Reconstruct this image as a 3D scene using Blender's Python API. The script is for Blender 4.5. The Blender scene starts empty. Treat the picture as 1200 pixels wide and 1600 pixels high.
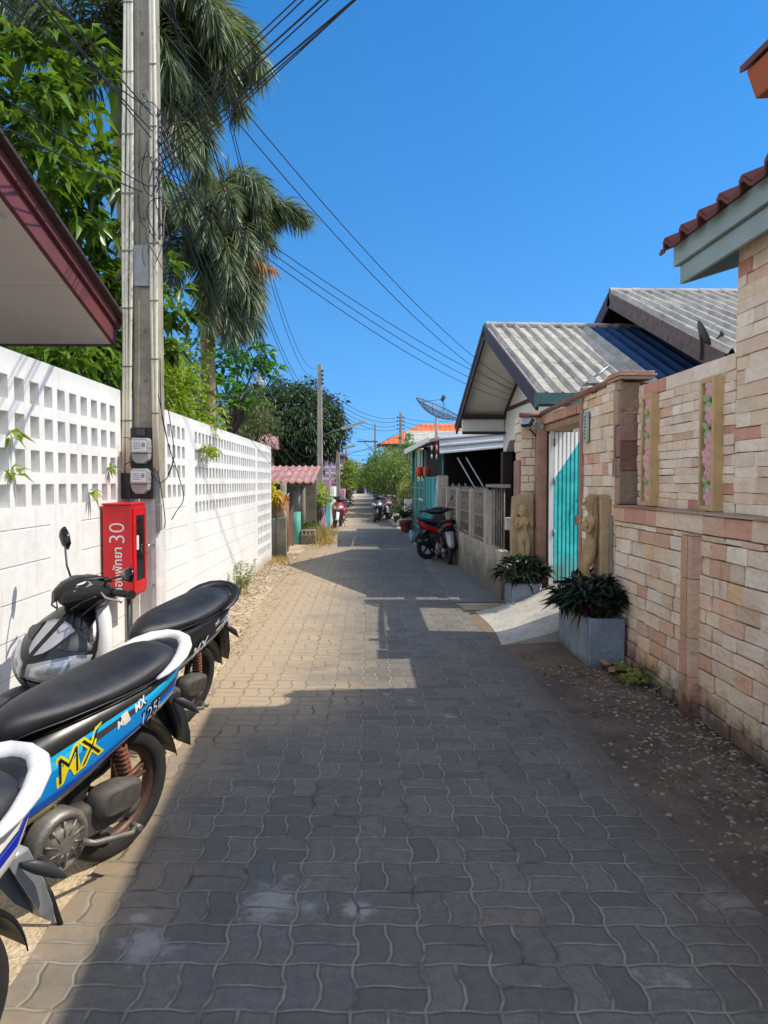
import bpy, math, random
import numpy as np
from mathutils import Vector, Matrix
from mathutils.bvhtree import BVHTree
R = math.radians
rng = random.Random(7)
nr = np.random.RandomState(7)
sc = bpy.context.scene
COL = sc.collection

# ------------------------------------------------------------------ camera
CAM = Vector((0, 0, 1.5))
YAW, PITCH, FPX = R(-1.19), R(90 - 2.29), 1200.0
cam_d = bpy.data.cameras.new('camera')
cam = bpy.data.objects.new('camera', cam_d)
COL.objects.link(cam)
cam.location = CAM
cam.rotation_euler = (PITCH, 0, YAW)
cam_d.sensor_fit = 'VERTICAL'
cam_d.sensor_height = 36.0
cam_d.lens = 27.0
cam_d.clip_start = 0.05
cam_d.clip_end = 2000
sc.camera = cam
CM = Matrix.Rotation(YAW, 3, 'Z') @ Matrix.Rotation(PITCH, 3, 'X')

def W(u, v, d):
    """survey helper: world point seen in the photo at (u, v), at street distance y = d"""
    r = CM @ Vector(((u - 600) / FPX, -(v - 800) / FPX, -1))
    return CAM + r * (d / r.y)

def G(u, v, z=0.0):
    r = CM @ Vector(((u - 600) / FPX, -(v - 800) / FPX, -1))
    return CAM + r * ((z - CAM.z) / r.z)

def hx(s):
    s = s.lstrip('#')
    o = []
    for i in (0, 2, 4):
        c = int(s[i:i + 2], 16) / 255
        o.append(c / 12.92 if c <= .04045 else ((c + .055) / 1.055) ** 2.4)
    return (*o, 1.0)

# ------------------------------------------------------------------ node helpers
class S:
    def __init__(s, nt, o): s.nt, s.o = nt, o
    def m(s, op, *a, clamp=False):
        n = s.nt.nodes.new('ShaderNodeMath'); n.operation = op; n.use_clamp = clamp
        for i, x in enumerate((s,) + a):
            if isinstance(x, S): s.nt.links.new(x.o, n.inputs[i])
            else: n.inputs[i].default_value = float(x)
        return S(s.nt, n.outputs[0])
    def __add__(s, b): return s.m('ADD', b)
    __radd__ = __add__
    def __sub__(s, b): return s.m('SUBTRACT', b)
    def __rsub__(s, b): return (s * -1.0) + b
    def __mul__(s, b): return s.m('MULTIPLY', b)
    __rmul__ = __mul__
    def __truediv__(s, b): return s.m('DIVIDE', b)
    def __neg__(s): return s * -1.0
    def floor(s): return s.m('FLOOR')
    def fract(s): return s.m('FRACT')
    def abs(s): return s.m('ABSOLUTE')
    def gt(s, b): return s.m('GREATER_THAN', b)
    def lt(s, b): return s.m('LESS_THAN', b)
    def mx(s, b): return s.m('MAXIMUM', b)
    def mn(s, b): return s.m('MINIMUM', b)
    def mod(s, b): return s.m('FLOORED_MODULO', b)
    def clamp(s): return s.m('ADD', 0.0, clamp=True)
    def step(s, a, b):
        n = s.nt.nodes.new('ShaderNodeMapRange'); n.interpolation_type = 'SMOOTHSTEP'
        s.nt.links.new(s.o, n.inputs[0])
        n.inputs[1].default_value = a; n.inputs[2].default_value = b
        if a > b:
            n.inputs[1].default_value = b; n.inputs[2].default_value = a
            n.inputs[3].default_value = 1; n.inputs[4].default_value = 0
        return S(s.nt, n.outputs[0])

class Mat:
    def __init__(s, name, color=(.5, .5, .5, 1), rough=.6, metal=0.0, spec=.5):
        s.m = bpy.data.materials.new(name); s.m.use_nodes = True
        s.nt = s.m.node_tree
        s.b = next(n for n in s.nt.nodes if n.type == 'BSDF_PRINCIPLED')
        s.out = next(n for n in s.nt.nodes if n.type == 'OUTPUT_MATERIAL')
        s.b.inputs['Base Color'].default_value = color
        s.b.inputs['Roughness'].default_value = rough
        s.b.inputs['Metallic'].default_value = metal
        s.b.inputs['Specular IOR Level'].default_value = spec
        s.h = None
    def n(s, t): return s.nt.nodes.new(t)
    def world(s):
        g = s.n('ShaderNodeNewGeometry'); return g.outputs['Position']
    def obj(s):
        g = s.n('ShaderNodeTexCoord'); return g.outputs['Object']
    def sep(s, v):
        x = s.n('ShaderNodeSeparateXYZ'); s.nt.links.new(v, x.inputs[0])
        return [S(s.nt, x.outputs[i]) for i in range(3)]
    def comb(s, x, y, z):
        c = s.n('ShaderNodeCombineXYZ')
        for i, a in enumerate((x, y, z)):
            if isinstance(a, S): s.nt.links.new(a.o, c.inputs[i])
            else: c.inputs[i].default_value = a
        return c.outputs[0]
    def scale(s, v, k):
        c = s.n('ShaderNodeVectorMath'); c.operation = 'MULTIPLY'
        s.nt.links.new(v, c.inputs[0]); c.inputs[1].default_value = k
        return c.outputs[0]
    def noise(s, v, scale=5, detail=4, rough=.55, dist=0):
        x = s.n('ShaderNodeTexNoise')
        s.nt.links.new(v, x.inputs['Vector'])
        x.inputs['Scale'].default_value = scale; x.inputs['Detail'].default_value = detail
        x.inputs['Roughness'].default_value = rough; x.inputs['Distortion'].default_value = dist
        return S(s.nt, x.outputs['Fac'])
    def white(s, v, out=0):
        x = s.n('ShaderNodeTexWhiteNoise'); x.noise_dimensions = '3D'
        s.nt.links.new(v, x.inputs['Vector'])
        return S(s.nt, x.outputs['Value'])
    def voro(s, v, scale=20, feat='F1'):
        x = s.n('ShaderNodeTexVoronoi'); x.feature = feat
        s.nt.links.new(v, x.inputs['Vector']); x.inputs['Scale'].default_value = scale
        return S(s.nt, x.outputs['Distance'])
    def attr(s, name, fac=False):
        a = s.n('ShaderNodeAttribute'); a.attribute_name = name
        return S(s.nt, a.outputs['Fac']) if fac else a.outputs['Color']
    def mix(s, f, a, b, mode='MIX'):
        x = s.n('ShaderNodeMix'); x.data_type = 'RGBA'; x.blend_type = mode
        for i, q in ((0, f), (6, a), (7, b)):
            if isinstance(q, S): s.nt.links.new(q.o, x.inputs[i])
            elif isinstance(q, bpy.types.NodeSocket): s.nt.links.new(q, x.inputs[i])
            else: x.inputs[i].default_value = q
        return x.outputs[2]
    def color(s, c): s.nt.links.new(c, s.b.inputs['Base Color']); return s
    def rough(s, r): s.nt.links.new(r.o, s.b.inputs['Roughness']); return s
    def bump(s, h, strength=.3, dist=.01):
        b = s.n('ShaderNodeBump'); b.inputs['Strength'].default_value = strength
        b.inputs['Distance'].default_value = dist
        s.nt.links.new(h.o, b.inputs['Height'])
        if s.h is not None: s.nt.links.new(s.h, b.inputs['Normal'])
        s.h = b.outputs[0]; s.nt.links.new(s.h, s.b.inputs['Normal']); return s

def mulc(c, k): return (min(c[0] * k, 1), min(c[1] * k, 1), min(c[2] * k, 1), 1)

def paint(name, c, rough=.55, var=.2, vs=3.0, bump=.15, bs=60, metal=0.0, dirt=None, streak=0.0, spec=.5, world=True, dist=.004):
    """weathered coat: blotches, fine grain, optional grime rising from z0 to z1, optional vertical streaks"""
    m = Mat(name, c, rough, metal, spec)
    p = m.world() if world else m.obj()
    n1 = m.noise(p, vs, 5, .6)
    n2 = m.noise(p, vs * 9, 3, .6)
    f = (n1 * .7 + n2 * .3).step(.3, .7)
    cc = m.mix(f, mulc(c, 1 - var), mulc(c, 1 + var * .45))
    if streak:
        st = m.noise(m.scale(p, (9, 9, .7)), 1.6, 4, .65).step(.52, .78)
        cc = m.mix(st * streak, cc, mulc(c, .32))
    if dirt:
        dc, z0, z1, amt = dirt
        x, y, z = m.sep(p)
        zz = z + (n1 - .5) * (abs(z1 - z0) * 1.3) + (n2 - .5) * (abs(z1 - z0) * .6)
        cc = m.mix(zz.step(z1, z0) * amt, cc, dc)
    m.color(cc)
    m.rough((n2 * .3 + (rough - .15)).clamp())
    if bump: m.bump(m.noise(p, bs, 4, .6), bump, dist)
    return m.m

def plain(name, c, rough=.5, metal=0.0, spec=.5):
    return paint(name, c, rough, .18, 6, .05, 150, metal, spec=spec, world=False)

# ------------------------------------------------------------------ mesh builder
class MB:
    def __init__(s): s.v, s.f, s.mi, s.sm, s.c = [], [], [], [], []
    def add(s, vs, fs, mi=0, sm=False, c=None):
        o = len(s.v)
        s.v.extend([tuple(p) for p in vs])
        for f in fs:
            s.f.append([i + o for i in f]); s.mi.append(mi); s.sm.append(sm); s.c.append(c)
        return s
    def box(s, x0, x1, y0, y1, z0, z1, mi=0, c=None, T=None):
        vs = [Vector((x, y, z)) for z in (z0, z1) for y in (y0, y1) for x in (x0, x1)]
        if T: vs = [T @ p for p in vs]
        return s.add(vs, [(0, 2, 3, 1), (4, 5, 7, 6), (0, 1, 5, 4), (2, 6, 7, 3), (0, 4, 6, 2), (1, 3, 7, 5)], mi, False, c)
    def hexa(s, p, mi=0, c=None):
        """8 corners: bottom ring 0-3, top ring 4-7"""
        return s.add(p, [(3, 2, 1, 0), (4, 5, 6, 7), (0, 1, 5, 4), (1, 2, 6, 5), (2, 3, 7, 6), (3, 0, 4, 7)], mi, False, c)
    def loft(s, rings, cap=True, mi=0, sm=True, c=None, closed=True):
        n = len(rings[0]); vs = [p for r in rings for p in r]; fs = []
        for i in range(len(rings) - 1):
            for j in range(n if closed else n - 1):
                k = (j + 1) % n
                fs.append((i * n + j, i * n + k, (i + 1) * n + k, (i + 1) * n + j))
        s.add(vs, fs, mi, sm, c)
        if cap and closed:
            s.add(rings[0], [tuple(reversed(range(n)))], mi, False, c)
            s.add(rings[-1], [tuple(range(n))], mi, False, c)
        return s
    def tube(s, pts, r, n=8, mi=0, c=None, flat=1.0, cap=True, up=None):
        pts = [Vector(p) for p in pts]
        rs = r if isinstance(r, (list, tuple)) else [r] * len(pts)
        rings = []; prev = None
        for i, p in enumerate(pts):
            t = (pts[min(i + 1, len(pts) - 1)] - pts[max(i - 1, 0)]).normalized()
            if prev is None:
                a = Vector(up) if up else (Vector((0, 0, 1)) if abs(t.z) < .9 else Vector((1, 0, 0)))
            else: a = prev
            a = (a - t * a.dot(t)).normalized(); b = t.cross(a); prev = a
            rings.append([p + a * (math.cos(q) * rs[i]) + b * (math.sin(q) * rs[i] * flat)
                          for q in (2 * math.pi * k / n for k in range(n))])
        return s.loft(rings, cap, mi, True, c)
    def lathe(s, prof, o=(0, 0, 0), ax='Z', n=24, mi=0, c=None, a0=0, a1=2 * math.pi, cap=False):
        o = Vector(o); full = abs(a1 - a0 - 2 * math.pi) < 1e-6
        rings = []
        for (r, h) in prof:
            ring = []
            for k in range(n if full else n + 1):
                a = a0 + (a1 - a0) * k / n
                x, y = r * math.cos(a), r * math.sin(a)
                q = {'Z': (x, y, h), 'Y': (x, h, y), 'X': (h, x, y)}[ax]
                ring.append(o + Vector(q))
            rings.append(ring)
        return s.loft(rings, cap, mi, True, c, closed=full)
    def ell(s, o, rx, ry, rz, n=12, m=8, mi=0, c=None, T=None):
        o = Vector(o); rings = []
        for i in range(m + 1):
            t = math.pi * i / m - math.pi / 2
            cr = max(math.cos(t), .02)
            ring = [Vector((rx * cr * math.cos(2 * math.pi * k / n), ry * cr * math.sin(2 * math.pi * k / n), rz * math.sin(t))) for k in range(n)]
            rings.append([(T @ p if T else p) + o for p in ring])
        return s.loft(rings, True, mi, True, c)
    def prism(s, poly, f, a, b, mi=0, c=None):
        """poly of 2-D points, f(px, py, depth) -> 3-D, from depth a to b"""
        n = len(poly)
        va = [f(x, y, a) for x, y in poly]; vb = [f(x, y, b) for x, y in poly]
        s.add(va + vb, [tuple(reversed(range(n))), tuple(range(n, 2 * n))] +
              [(i, (i + 1) % n, n + (i + 1) % n, n + i) for i in range(n)], mi, False, c)
        return s
    def xf(s, T):
        s.v = [tuple(T @ Vector(p)) for p in s.v]; return s
    def build(s, name, mats, parent=None, local=False, bevel=0, seg=2, sub=0, fixn=True, solid=0):
        if not isinstance(mats, (list, tuple)): mats = [mats]
        me = bpy.data.meshes.new(name)
        v = s.v
        if parent is not None and not local:
            o = root_world(parent); v = [(a - o[0], b - o[1], c - o[2]) for a, b, c in v]
        me.from_pydata(v, [], s.f)
        me.polygons.foreach_set('material_index', s.mi)
        me.polygons.foreach_set('use_smooth', s.sm)
        if any(x is not None for x in s.c):
            a = me.attributes.new('tint', 'FLOAT_COLOR', 'FACE')
            arr = np.ones((len(s.f), 4), 'f')
            for i, x in enumerate(s.c):
                if x is not None: arr[i, :3] = x[:3]
            a.data.foreach_set('color', arr.ravel())
        for m in mats: me.materials.append(m)
        if fixn:
            import bmesh
            bm = bmesh.new(); bm.from_mesh(me)
            bmesh.ops.remove_doubles(bm, verts=bm.verts, dist=1e-5)
            bmesh.ops.recalc_face_normals(bm, faces=bm.faces)
            bm.to_mesh(me); bm.free()
        me.update()
        ob = bpy.data.objects.new(name, me); COL.objects.link(ob)
        if parent is not None: ob.parent = parent
        if bevel:
            md = ob.modifiers.new('bevel', 'BEVEL'); md.width = bevel; md.segments = seg
            md.limit_method = 'ANGLE'; md.angle_limit = R(38)
        if solid:
            md = ob.modifiers.new('solid', 'SOLIDIFY'); md.thickness = solid
        if sub:
            md = ob.modifiers.new('sub', 'SUBSURF'); md.levels = sub; md.render_levels = sub
        return ob

def root_world(o):
    p = Vector((0, 0, 0))
    while o is not None:
        p = p + o.location; o = o.parent
    return p

def thing(name, label, cat, loc=(0, 0, 0), group=None, rot=(0, 0, 0)):
    o = bpy.data.objects.new(name, None); COL.objects.link(o)
    o.location = loc; o.rotation_euler = rot; o.empty_display_size = .2
    o['label'] = label; o['category'] = cat
    if group: o['group'] = group
    return o

def tag(o, label, cat, group=None, kind=None):
    o['label'] = label; o['category'] = cat
    if group: o['group'] = group
    if kind: o['kind'] = kind
    return o

def structure(o): o['kind'] = 'structure'; return o

def np_mesh(name, v, f, mat, parent=None, rnd=None, smooth=False):
    """fast mesh of equal-sized faces; rnd = one random number per face in attribute 'leaf'"""
    me = bpy.data.meshes.new(name)
    v = np.asarray(v, 'f'); f = np.asarray(f, 'i')
    if parent is not None: v = v - np.array(root_world(parent), 'f')
    me.vertices.add(len(v)); me.vertices.foreach_set('co', v.ravel())
    k = f.shape[1]
    me.loops.add(f.size); me.loops.foreach_set('vertex_index', f.ravel())
    me.polygons.add(len(f))
    me.polygons.foreach_set('loop_start', np.arange(0, f.size, k, dtype='i'))
    me.polygons.foreach_set('loop_total', np.full(len(f), k, 'i'))
    if smooth: me.polygons.foreach_set('use_smooth', np.ones(len(f), bool))
    if rnd is not None:
        a = me.attributes.new('leaf', 'FLOAT', 'FACE'); a.data.foreach_set('value', np.asarray(rnd, 'f'))
    me.update(calc_edges=True); me.validate()
    for m in (mat if isinstance(mat, (list, tuple)) else [mat]): me.materials.append(m)
    ob = bpy.data.objects.new(name, me); COL.objects.link(ob)
    if parent is not None: ob.parent = parent
    return ob

def text_geo(body, size=1.0, shear=0.0, bold=0.0, align='LEFT'):
    """outlines of a word as flat triangles (x right, y up)"""
    c = bpy.data.curves.new('lettering', 'FONT'); c.body = body; c.size = size; c.shear = shear
    c.offset = bold; c.align_x = align; c.resolution_u = 3
    o = bpy.data.objects.new('lettering', c); COL.objects.link(o)
    bpy.context.view_layer.update()
    e = o.evaluated_get(bpy.context.evaluated_depsgraph_get()); m = e.to_mesh()
    vs = [tuple(p.co) for p in m.vertices]; fs = [tuple(p.vertices) for p in m.polygons]
    e.to_mesh_clear(); bpy.data.objects.remove(o); bpy.data.curves.remove(c)
    return vs, fs

def bvh_of(ob):
    me = ob.data
    return BVHTree.FromPolygons([tuple(v.co) for v in me.vertices], [tuple(p.vertices) for p in me.polygons])

def frac(a, b, t): return a + (b - a) * t
def srgn(x, e): return math.copysign(abs(x) ** e, x)
def ringYZ(x, zc, hy, hz, n=20, e=2.6, yc=0.0):
    p = 2.0 / e
    return [Vector((x, yc + hy * srgn(math.cos(a), p), zc + hz * srgn(math.sin(a), p))) for a in (2 * math.pi * k / n for k in range(n))]
def ringXY(z, xc, hxx, hy, n=20, e=2.4, yc=0.0):
    p = 2.0 / e
    return [Vector((xc + hxx * srgn(math.cos(a), p), yc + hy * srgn(math.sin(a), p), z)) for a in (2 * math.pi * k / n for k in range(n))]
def ringXZ(y, xc, zc, hxx, hz, n=16, e=2.4):
    p = 2.0 / e
    return [Vector((xc + hxx * srgn(math.cos(a), p), y, zc + hz * srgn(math.sin(a), p))) for a in (2 * math.pi * k / n for k in range(n))]
def WX(u, v, x):
    r = CM @ Vector(((u - 600) / FPX, -(v - 800) / FPX, -1))
    return CAM + r * (x / r.x)

# ------------------------------------------------------------------ foliage
def unit(a): return a / np.maximum(np.linalg.norm(a, axis=-1, keepdims=True), 1e-9)
def leaf_geo(P, D, N, Ln, Wd, fold=.25, droop=.25):
    """5-vertex folded, drooping leaves -> verts, tris"""
    D = unit(D); Sd = unit(np.cross(D, N)); Nn = np.cross(Sd, D)
    Ln = Ln[:, None]; Wd = Wd[:, None]
    mid = P + D * Ln * .45
    l = mid + Sd * Wd * .5 + Nn * Wd * fold; r = mid - Sd * Wd * .5 + Nn * Wd * fold
    tip = P + D * Ln * .97; tip[:, 2] -= (Ln * droop)[:, 0]
    V = np.stack([P, l, mid, r, tip], 1).reshape(-1, 3)
    n = len(P); b = (np.arange(n) * 5)[:, None]
    F = np.concatenate([b + np.array([0, 2, 1]), b + np.array([0, 3, 2]), b + np.array([1, 2, 4]), b + np.array([2, 3, 4])], 1).reshape(-1, 3)
    return V, F
def rep4(r): return np.repeat(r, 4)

def crown(name, mat, C, rad, nclump, nleaf, L_, W_, cr, parent=None, shell=.55, droop=.3, out=.8, rnd=.6, down=.35, seed=1, floor=None, bumps=.18, squash=None, lit=.0):
    """leaf clumps through an uneven ellipsoid"""
    g = np.random.RandomState(seed); C = np.array(C, float); rad = np.array(rad, float)
    d = unit(g.randn(nclump, 3)); rr = (shell + (1 - shell) * g.rand(nclump)) * (1 + bumps * g.randn(nclump)).clip(.6, 1.35)
    cc = C + d * rad * rr[:, None]
    if floor is not None: cc[:, 2] = np.maximum(cc[:, 2], floor + .1 * g.rand(nclump))
    idx = np.repeat(np.arange(nclump), nleaf); n = len(idx)
    off = g.randn(n, 3); off = off / (1 + .35 * np.linalg.norm(off, axis=1, keepdims=True))
    P = cc[idx] + off * cr
    D = unit((P - C) / rad) * out + unit(P - cc[idx]) * out * .8 + g.randn(n, 3) * rnd; D[:, 2] -= down
    N = g.randn(n, 3) * .45 + np.array([0, 0, 1.0])
    Ln = L_ * g.uniform(.65, 1.2, n); Wd = W_ * g.uniform(.75, 1.2, n)
    V, F = leaf_geo(P, D, N, Ln, Wd, .22, droop)
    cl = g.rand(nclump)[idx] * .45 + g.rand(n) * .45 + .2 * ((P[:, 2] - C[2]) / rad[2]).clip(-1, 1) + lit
    return np_mesh(name, V, F, mat, parent, rep4(cl)), cc

def limbs(parent, base, C, targets, r0, mat, name='trunk', fork=.5, n=14, seed=3):
    g = random.Random(seed); base = Vector(base); C = Vector(C)
    mb = MB(); fk = base.lerp(C, fork) + Vector((g.uniform(-.1, .1), g.uniform(-.1, .1), 0))
    mb.tube([base, base.lerp(fk, .35) + Vector((.03, .02, 0)), base.lerp(fk, .7) - Vector((.03, .02, 0)), fk], [r0 * 1.25, r0, r0 * .9, r0 * .8], 10)
    t = list(targets); g.shuffle(t)
    for q in t[:n]:
        q = Vector(q); m = fk.lerp(q, .5) + Vector((g.uniform(-.12, .12), g.uniform(-.12, .12), g.uniform(0, .15)))
        mb.tube([fk, m, q], [r0 * .55, r0 * .32, r0 * .1], 6)
    return mb.build(name, mat, parent)

def rosettes(name, mat, centers, nl, L_, W_, parent=None, seed=1, up=.5, droop=.3, spread=1.0, axis=None, fold=.3):
    """whorls of leaves at branch tips"""
    g = np.random.RandomState(seed); cc = np.array(centers, float); k = len(cc)
    idx = np.repeat(np.arange(k), nl); n = len(idx); a = g.rand(n) * 6.283
    D = np.stack([np.cos(a) * spread, np.sin(a) * spread, up + g.randn(n) * .45], 1)
    if axis is not None: D = D + axis[idx]
    P = cc[idx] + unit(D) * L_ * .08 + g.randn(n, 3) * L_ * .06
    N = np.array([0, 0, 1.0]) + g.randn(n, 3) * .3
    V, F = leaf_geo(P, D, N, L_ * g.uniform(.65, 1.15, n), W_ * g.uniform(.8, 1.15, n), fold, droop)
    return np_mesh(name, V, F, mat, parent, rep4(g.rand(k)[idx] * .4 + g.rand(n) * .6))

def frond_geo(start, az, el, length, droop, nleaf, ll, lw, g, plum=1.0, hang=.55):
    start = np.array(start, float); m = 24; ts = np.linspace(0, 1, m)
    e = R(el) - R(droop) * ts ** 1.25; a = R(az) + g.uniform(-.1, .1) * ts
    d = np.stack([np.cos(e) * np.cos(a), np.cos(e) * np.sin(a), np.sin(e)], 1)
    pts = start + np.cumsum(d * length / m, 0)
    t = np.linspace(.14, 1, nleaf) ** .95; f = t * (m - 1); i = np.minimum(f.astype(int), m - 2); fr = (f - i)[:, None]
    P = pts[i] * (1 - fr) + pts[i + 1] * fr; T = unit(d[i])
    sd = unit(np.cross(T, np.array([0, 0, 1.0]))); u = np.cross(sd, T)
    ph = np.where(np.arange(nleaf) % 2, 0, math.pi) + g.randn(nleaf) * .75 * plum
    D = sd * np.cos(ph)[:, None] + u * np.sin(ph)[:, None] * plum + T * (.55 + .5 * t[:, None]) + g.randn(nleaf, 3) * .12
    D[:, 2] -= hang
    Ln = ll * (np.sin(math.pi * (.16 + .70 * t)) ** .6) * g.uniform(.8, 1.15, nleaf)
    V, F = leaf_geo(P, D, g.randn(nleaf, 3) * .5 + u, Ln, np.full(nleaf, lw) * g.uniform(.8, 1.2, nleaf), .2, .28)
    return pts, V, F, g.rand(nleaf)
# ------------------------------------------------------------------ light
FILL_B, FILL_S, FILL_W = 7.8, 4.5, 7.5
SUN = Vector((1.0, -.10, 1.215)).normalized()
w = bpy.data.worlds.new('World'); sc.world = w; w.use_nodes = True
nt = w.node_tree
bg = next(n for n in nt.nodes if n.type == 'BACKGROUND')
sky = nt.nodes.new('ShaderNodeTexSky'); sky.sky_type = 'NISHITA'; sky.sun_disc = False
sky.sun_elevation = math.asin(SUN.z); sky.sun_rotation = math.atan2(SUN.x, SUN.y)
sky.altitude = 0; sky.air_density = 1.0; sky.dust_density = 0; sky.ozone_density = 2.0
hsv = nt.nodes.new('ShaderNodeHueSaturation'); hsv.inputs['Saturation'].default_value = 1.36; hsv.inputs['Value'].default_value = 1.48
# look the sky up a little above the true direction, so the tropical horizon stays blue instead of hazy yellow
tcw = nt.nodes.new('ShaderNodeTexCoord'); mpw = nt.nodes.new('ShaderNodeMapping')
mpw.inputs['Scale'].default_value = (1, 1, .8); mpw.inputs['Location'].default_value = (0, 0, .2)
nt.links.new(tcw.outputs['Generated'], mpw.inputs['Vector']); nt.links.new(mpw.outputs[0], sky.inputs['Vector'])
nt.links.new(sky.outputs[0], hsv.inputs['Color'])
# added sky glow, out of view behind, west and sunward, to fill the shade
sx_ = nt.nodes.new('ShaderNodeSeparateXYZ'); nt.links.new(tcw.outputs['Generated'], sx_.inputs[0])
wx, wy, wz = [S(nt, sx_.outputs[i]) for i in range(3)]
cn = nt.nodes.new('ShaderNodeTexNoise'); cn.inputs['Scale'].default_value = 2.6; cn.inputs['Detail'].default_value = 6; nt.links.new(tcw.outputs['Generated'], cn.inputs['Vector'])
fill_noise = S(nt, cn.outputs['Fac']).step(.30, .62) * .75 + .25
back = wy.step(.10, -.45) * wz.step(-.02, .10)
sun_fill = (wx * SUN.x + wy * SUN.y + wz * SUN.z).step(.66, 1.0)
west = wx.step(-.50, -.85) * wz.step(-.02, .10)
sky_fill = (back * fill_noise * FILL_B + sun_fill * FILL_S + west * FILL_W)
cmb = nt.nodes.new('ShaderNodeVectorMath'); cmb.operation = 'SCALE'; cmb.inputs[0].default_value = (1.0, .93, .84); nt.links.new(sky_fill.o, cmb.inputs['Scale'])
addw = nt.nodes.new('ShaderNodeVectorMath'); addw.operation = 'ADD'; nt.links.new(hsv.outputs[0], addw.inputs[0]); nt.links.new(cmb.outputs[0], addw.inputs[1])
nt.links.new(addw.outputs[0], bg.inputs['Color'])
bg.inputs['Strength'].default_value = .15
sd = bpy.data.lights.new('sun', 'SUN'); sd.energy = 5.0; sd.angle = R(.5); sd.color = (1, .92, .79)
so = bpy.data.objects.new('sun', sd); COL.objects.link(so); so.location = (20, -2, 24)
so.rotation_euler = (-SUN).to_track_quat('-Z', 'Y').to_euler()
sc.view_settings.view_transform = 'Standard'; sc.view_settings.look = 'None'
sc.view_settings.exposure = 0; sc.view_settings.gamma = 1
sc.render.engine = 'CYCLES'
try:
    sc.cycles.use_denoising = True; sc.cycles.max_bounces = 7; sc.cycles.transparent_max_bounces = 24
    sc.cycles.sample_clamp_indirect = 6
except Exception: pass

# ------------------------------------------------------------------ materials
def paver_mat():
    m = Mat('block_paving', rough=.85, spec=.25)
    p = m.world(); x, y, z = m.sep(p)
    wob = m.noise(p, .9, 3); s = .211
    u = x / s + (wob - .5) * .10 + 40.2
    v = y / s + (m.noise(p, .7, 2) - .5) * .10 + x * .12 + 40.0
    tri = lambda t: ((((t.fract() - .5).abs() * 4.0 - 1.0) * 2.6).mn(1.0).mx(-1.0))
    uu = u + tri(v * 1.0 + .12) * .036
    vv = v + tri(u * 1.0 + .12) * .020
    iu, iv = uu.floor(), vv.floor(); fu, fv = uu.fract(), vv.fract()
    par = (iu + iv).mod(2.0)
    # the split line inside a module follows the same wave
    half = lambda f: f.gt(.5)
    hu, hv = half(fu), half(fv)
    cu = iu * 2.0 + hu * par
    cv = iv * 2.0 + hv * (1.0 - par)
    cid = m.comb(cu, cv, 3.0)
    rnd = m.white(cid); rnd2 = m.white(m.comb(cu, cv, 9.0)); rnd3 = m.white(m.comb(cu, cv, 17.0))
    edge = lambda f: (.5 - (f - .5).abs())
    d = edge(fu).mn(edge(fv))
    dm = ((fu - .5).abs() + (1.0 - par) * 9.0).mn((fv - .5).abs() + par * 9.0)
    d = d.mn(dm)
    grit = m.noise(p, 120, 3, .7); blot = m.noise(p, 1.6, 5, .65); fine = m.noise(p, 22, 4, .7)
    dd = d + (fine - .5) * .022
    jw = (blot - .5) * .022
    joint = (dd + jw).step(.027, .011)
    sand = ((blot * .5 + m.noise(p, 9, 4) * .5)).step(.36, .56)
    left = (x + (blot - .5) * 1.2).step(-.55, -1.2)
    base = m.mix(rnd, hx('#6a665e'), hx('#7d786f'))
    base = m.mix(rnd2.gt(.985) * .35, base, hx('#857565'))
    base = m.mix((fine * .5 + grit * .5).step(.35, .7) * .7, base, hx('#55534f'))
    base = m.mix((x + (blot - .5) * 1.4).step(.3, -1.0) * .62 * y.step(3.9, 5.2), base, hx('#c4ad8a'))  # dusty beige that also paints warm sunlight onto the lit stretch
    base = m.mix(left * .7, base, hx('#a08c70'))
    st = m.noise(p, 1.5, 7, .72, .5).step(.62, .72)
    base = m.mix(st * .55, base, hx('#b3afa6'))
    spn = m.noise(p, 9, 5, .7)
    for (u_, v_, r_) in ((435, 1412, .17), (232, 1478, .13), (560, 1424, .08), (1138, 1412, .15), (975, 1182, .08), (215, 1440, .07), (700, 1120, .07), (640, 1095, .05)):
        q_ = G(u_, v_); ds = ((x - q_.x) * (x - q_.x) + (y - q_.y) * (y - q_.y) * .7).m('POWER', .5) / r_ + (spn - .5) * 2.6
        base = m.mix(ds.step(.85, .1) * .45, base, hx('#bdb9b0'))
    oil = m.noise(p, 1.1, 5, .6).step(.60, .72)
    base = m.mix(oil * .35, base, hx('#474542'))
    jc = m.mix(sand, hx('#48443e'), hx('#968e7e'))
    c = m.mix(joint * .9, base, jc)
    # sunken, darker rim of each block
    c = m.mix((d.step(.075, .04)) * (d.step(.02,.04)) * .16, c, hx('#3d3b38'))
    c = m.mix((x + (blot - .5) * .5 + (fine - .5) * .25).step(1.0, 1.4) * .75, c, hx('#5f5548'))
    m.color(c)
    tilt = (fu - .5) * (rnd - .5) + (fv - .5) * (rnd3 - .5)
    h = dd.step(.005, .06) * 1.2 + tilt * .7 + fine * .14 + rnd2 * .2
    m.bump(h, .5, .008)
    m.bump(grit, .35, .003)
    return m.m

def ground_mat():
    m = Mat('dusty_ground', rough=.95, spec=.1)
    p = m.world()
    n1 = m.noise(p, 1.3, 6, .65); n2 = m.noise(p, 30, 4, .7); vo = m.voro(p, 70)
    c = m.mix(n1.step(.35, .65), hx('#a08f77'), hx('#c9b697'))
    c = m.mix(n2.step(.45, .7) * .6, c, hx('#6d6253'))
    c = m.mix(vo.step(.30, .1) * .5, c, hx('#c2b7a3'))
    m.color(c); m.bump(n2 + vo * .6, .8, .01); m.bump(n1, .5, .05)
    return m.m

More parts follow.
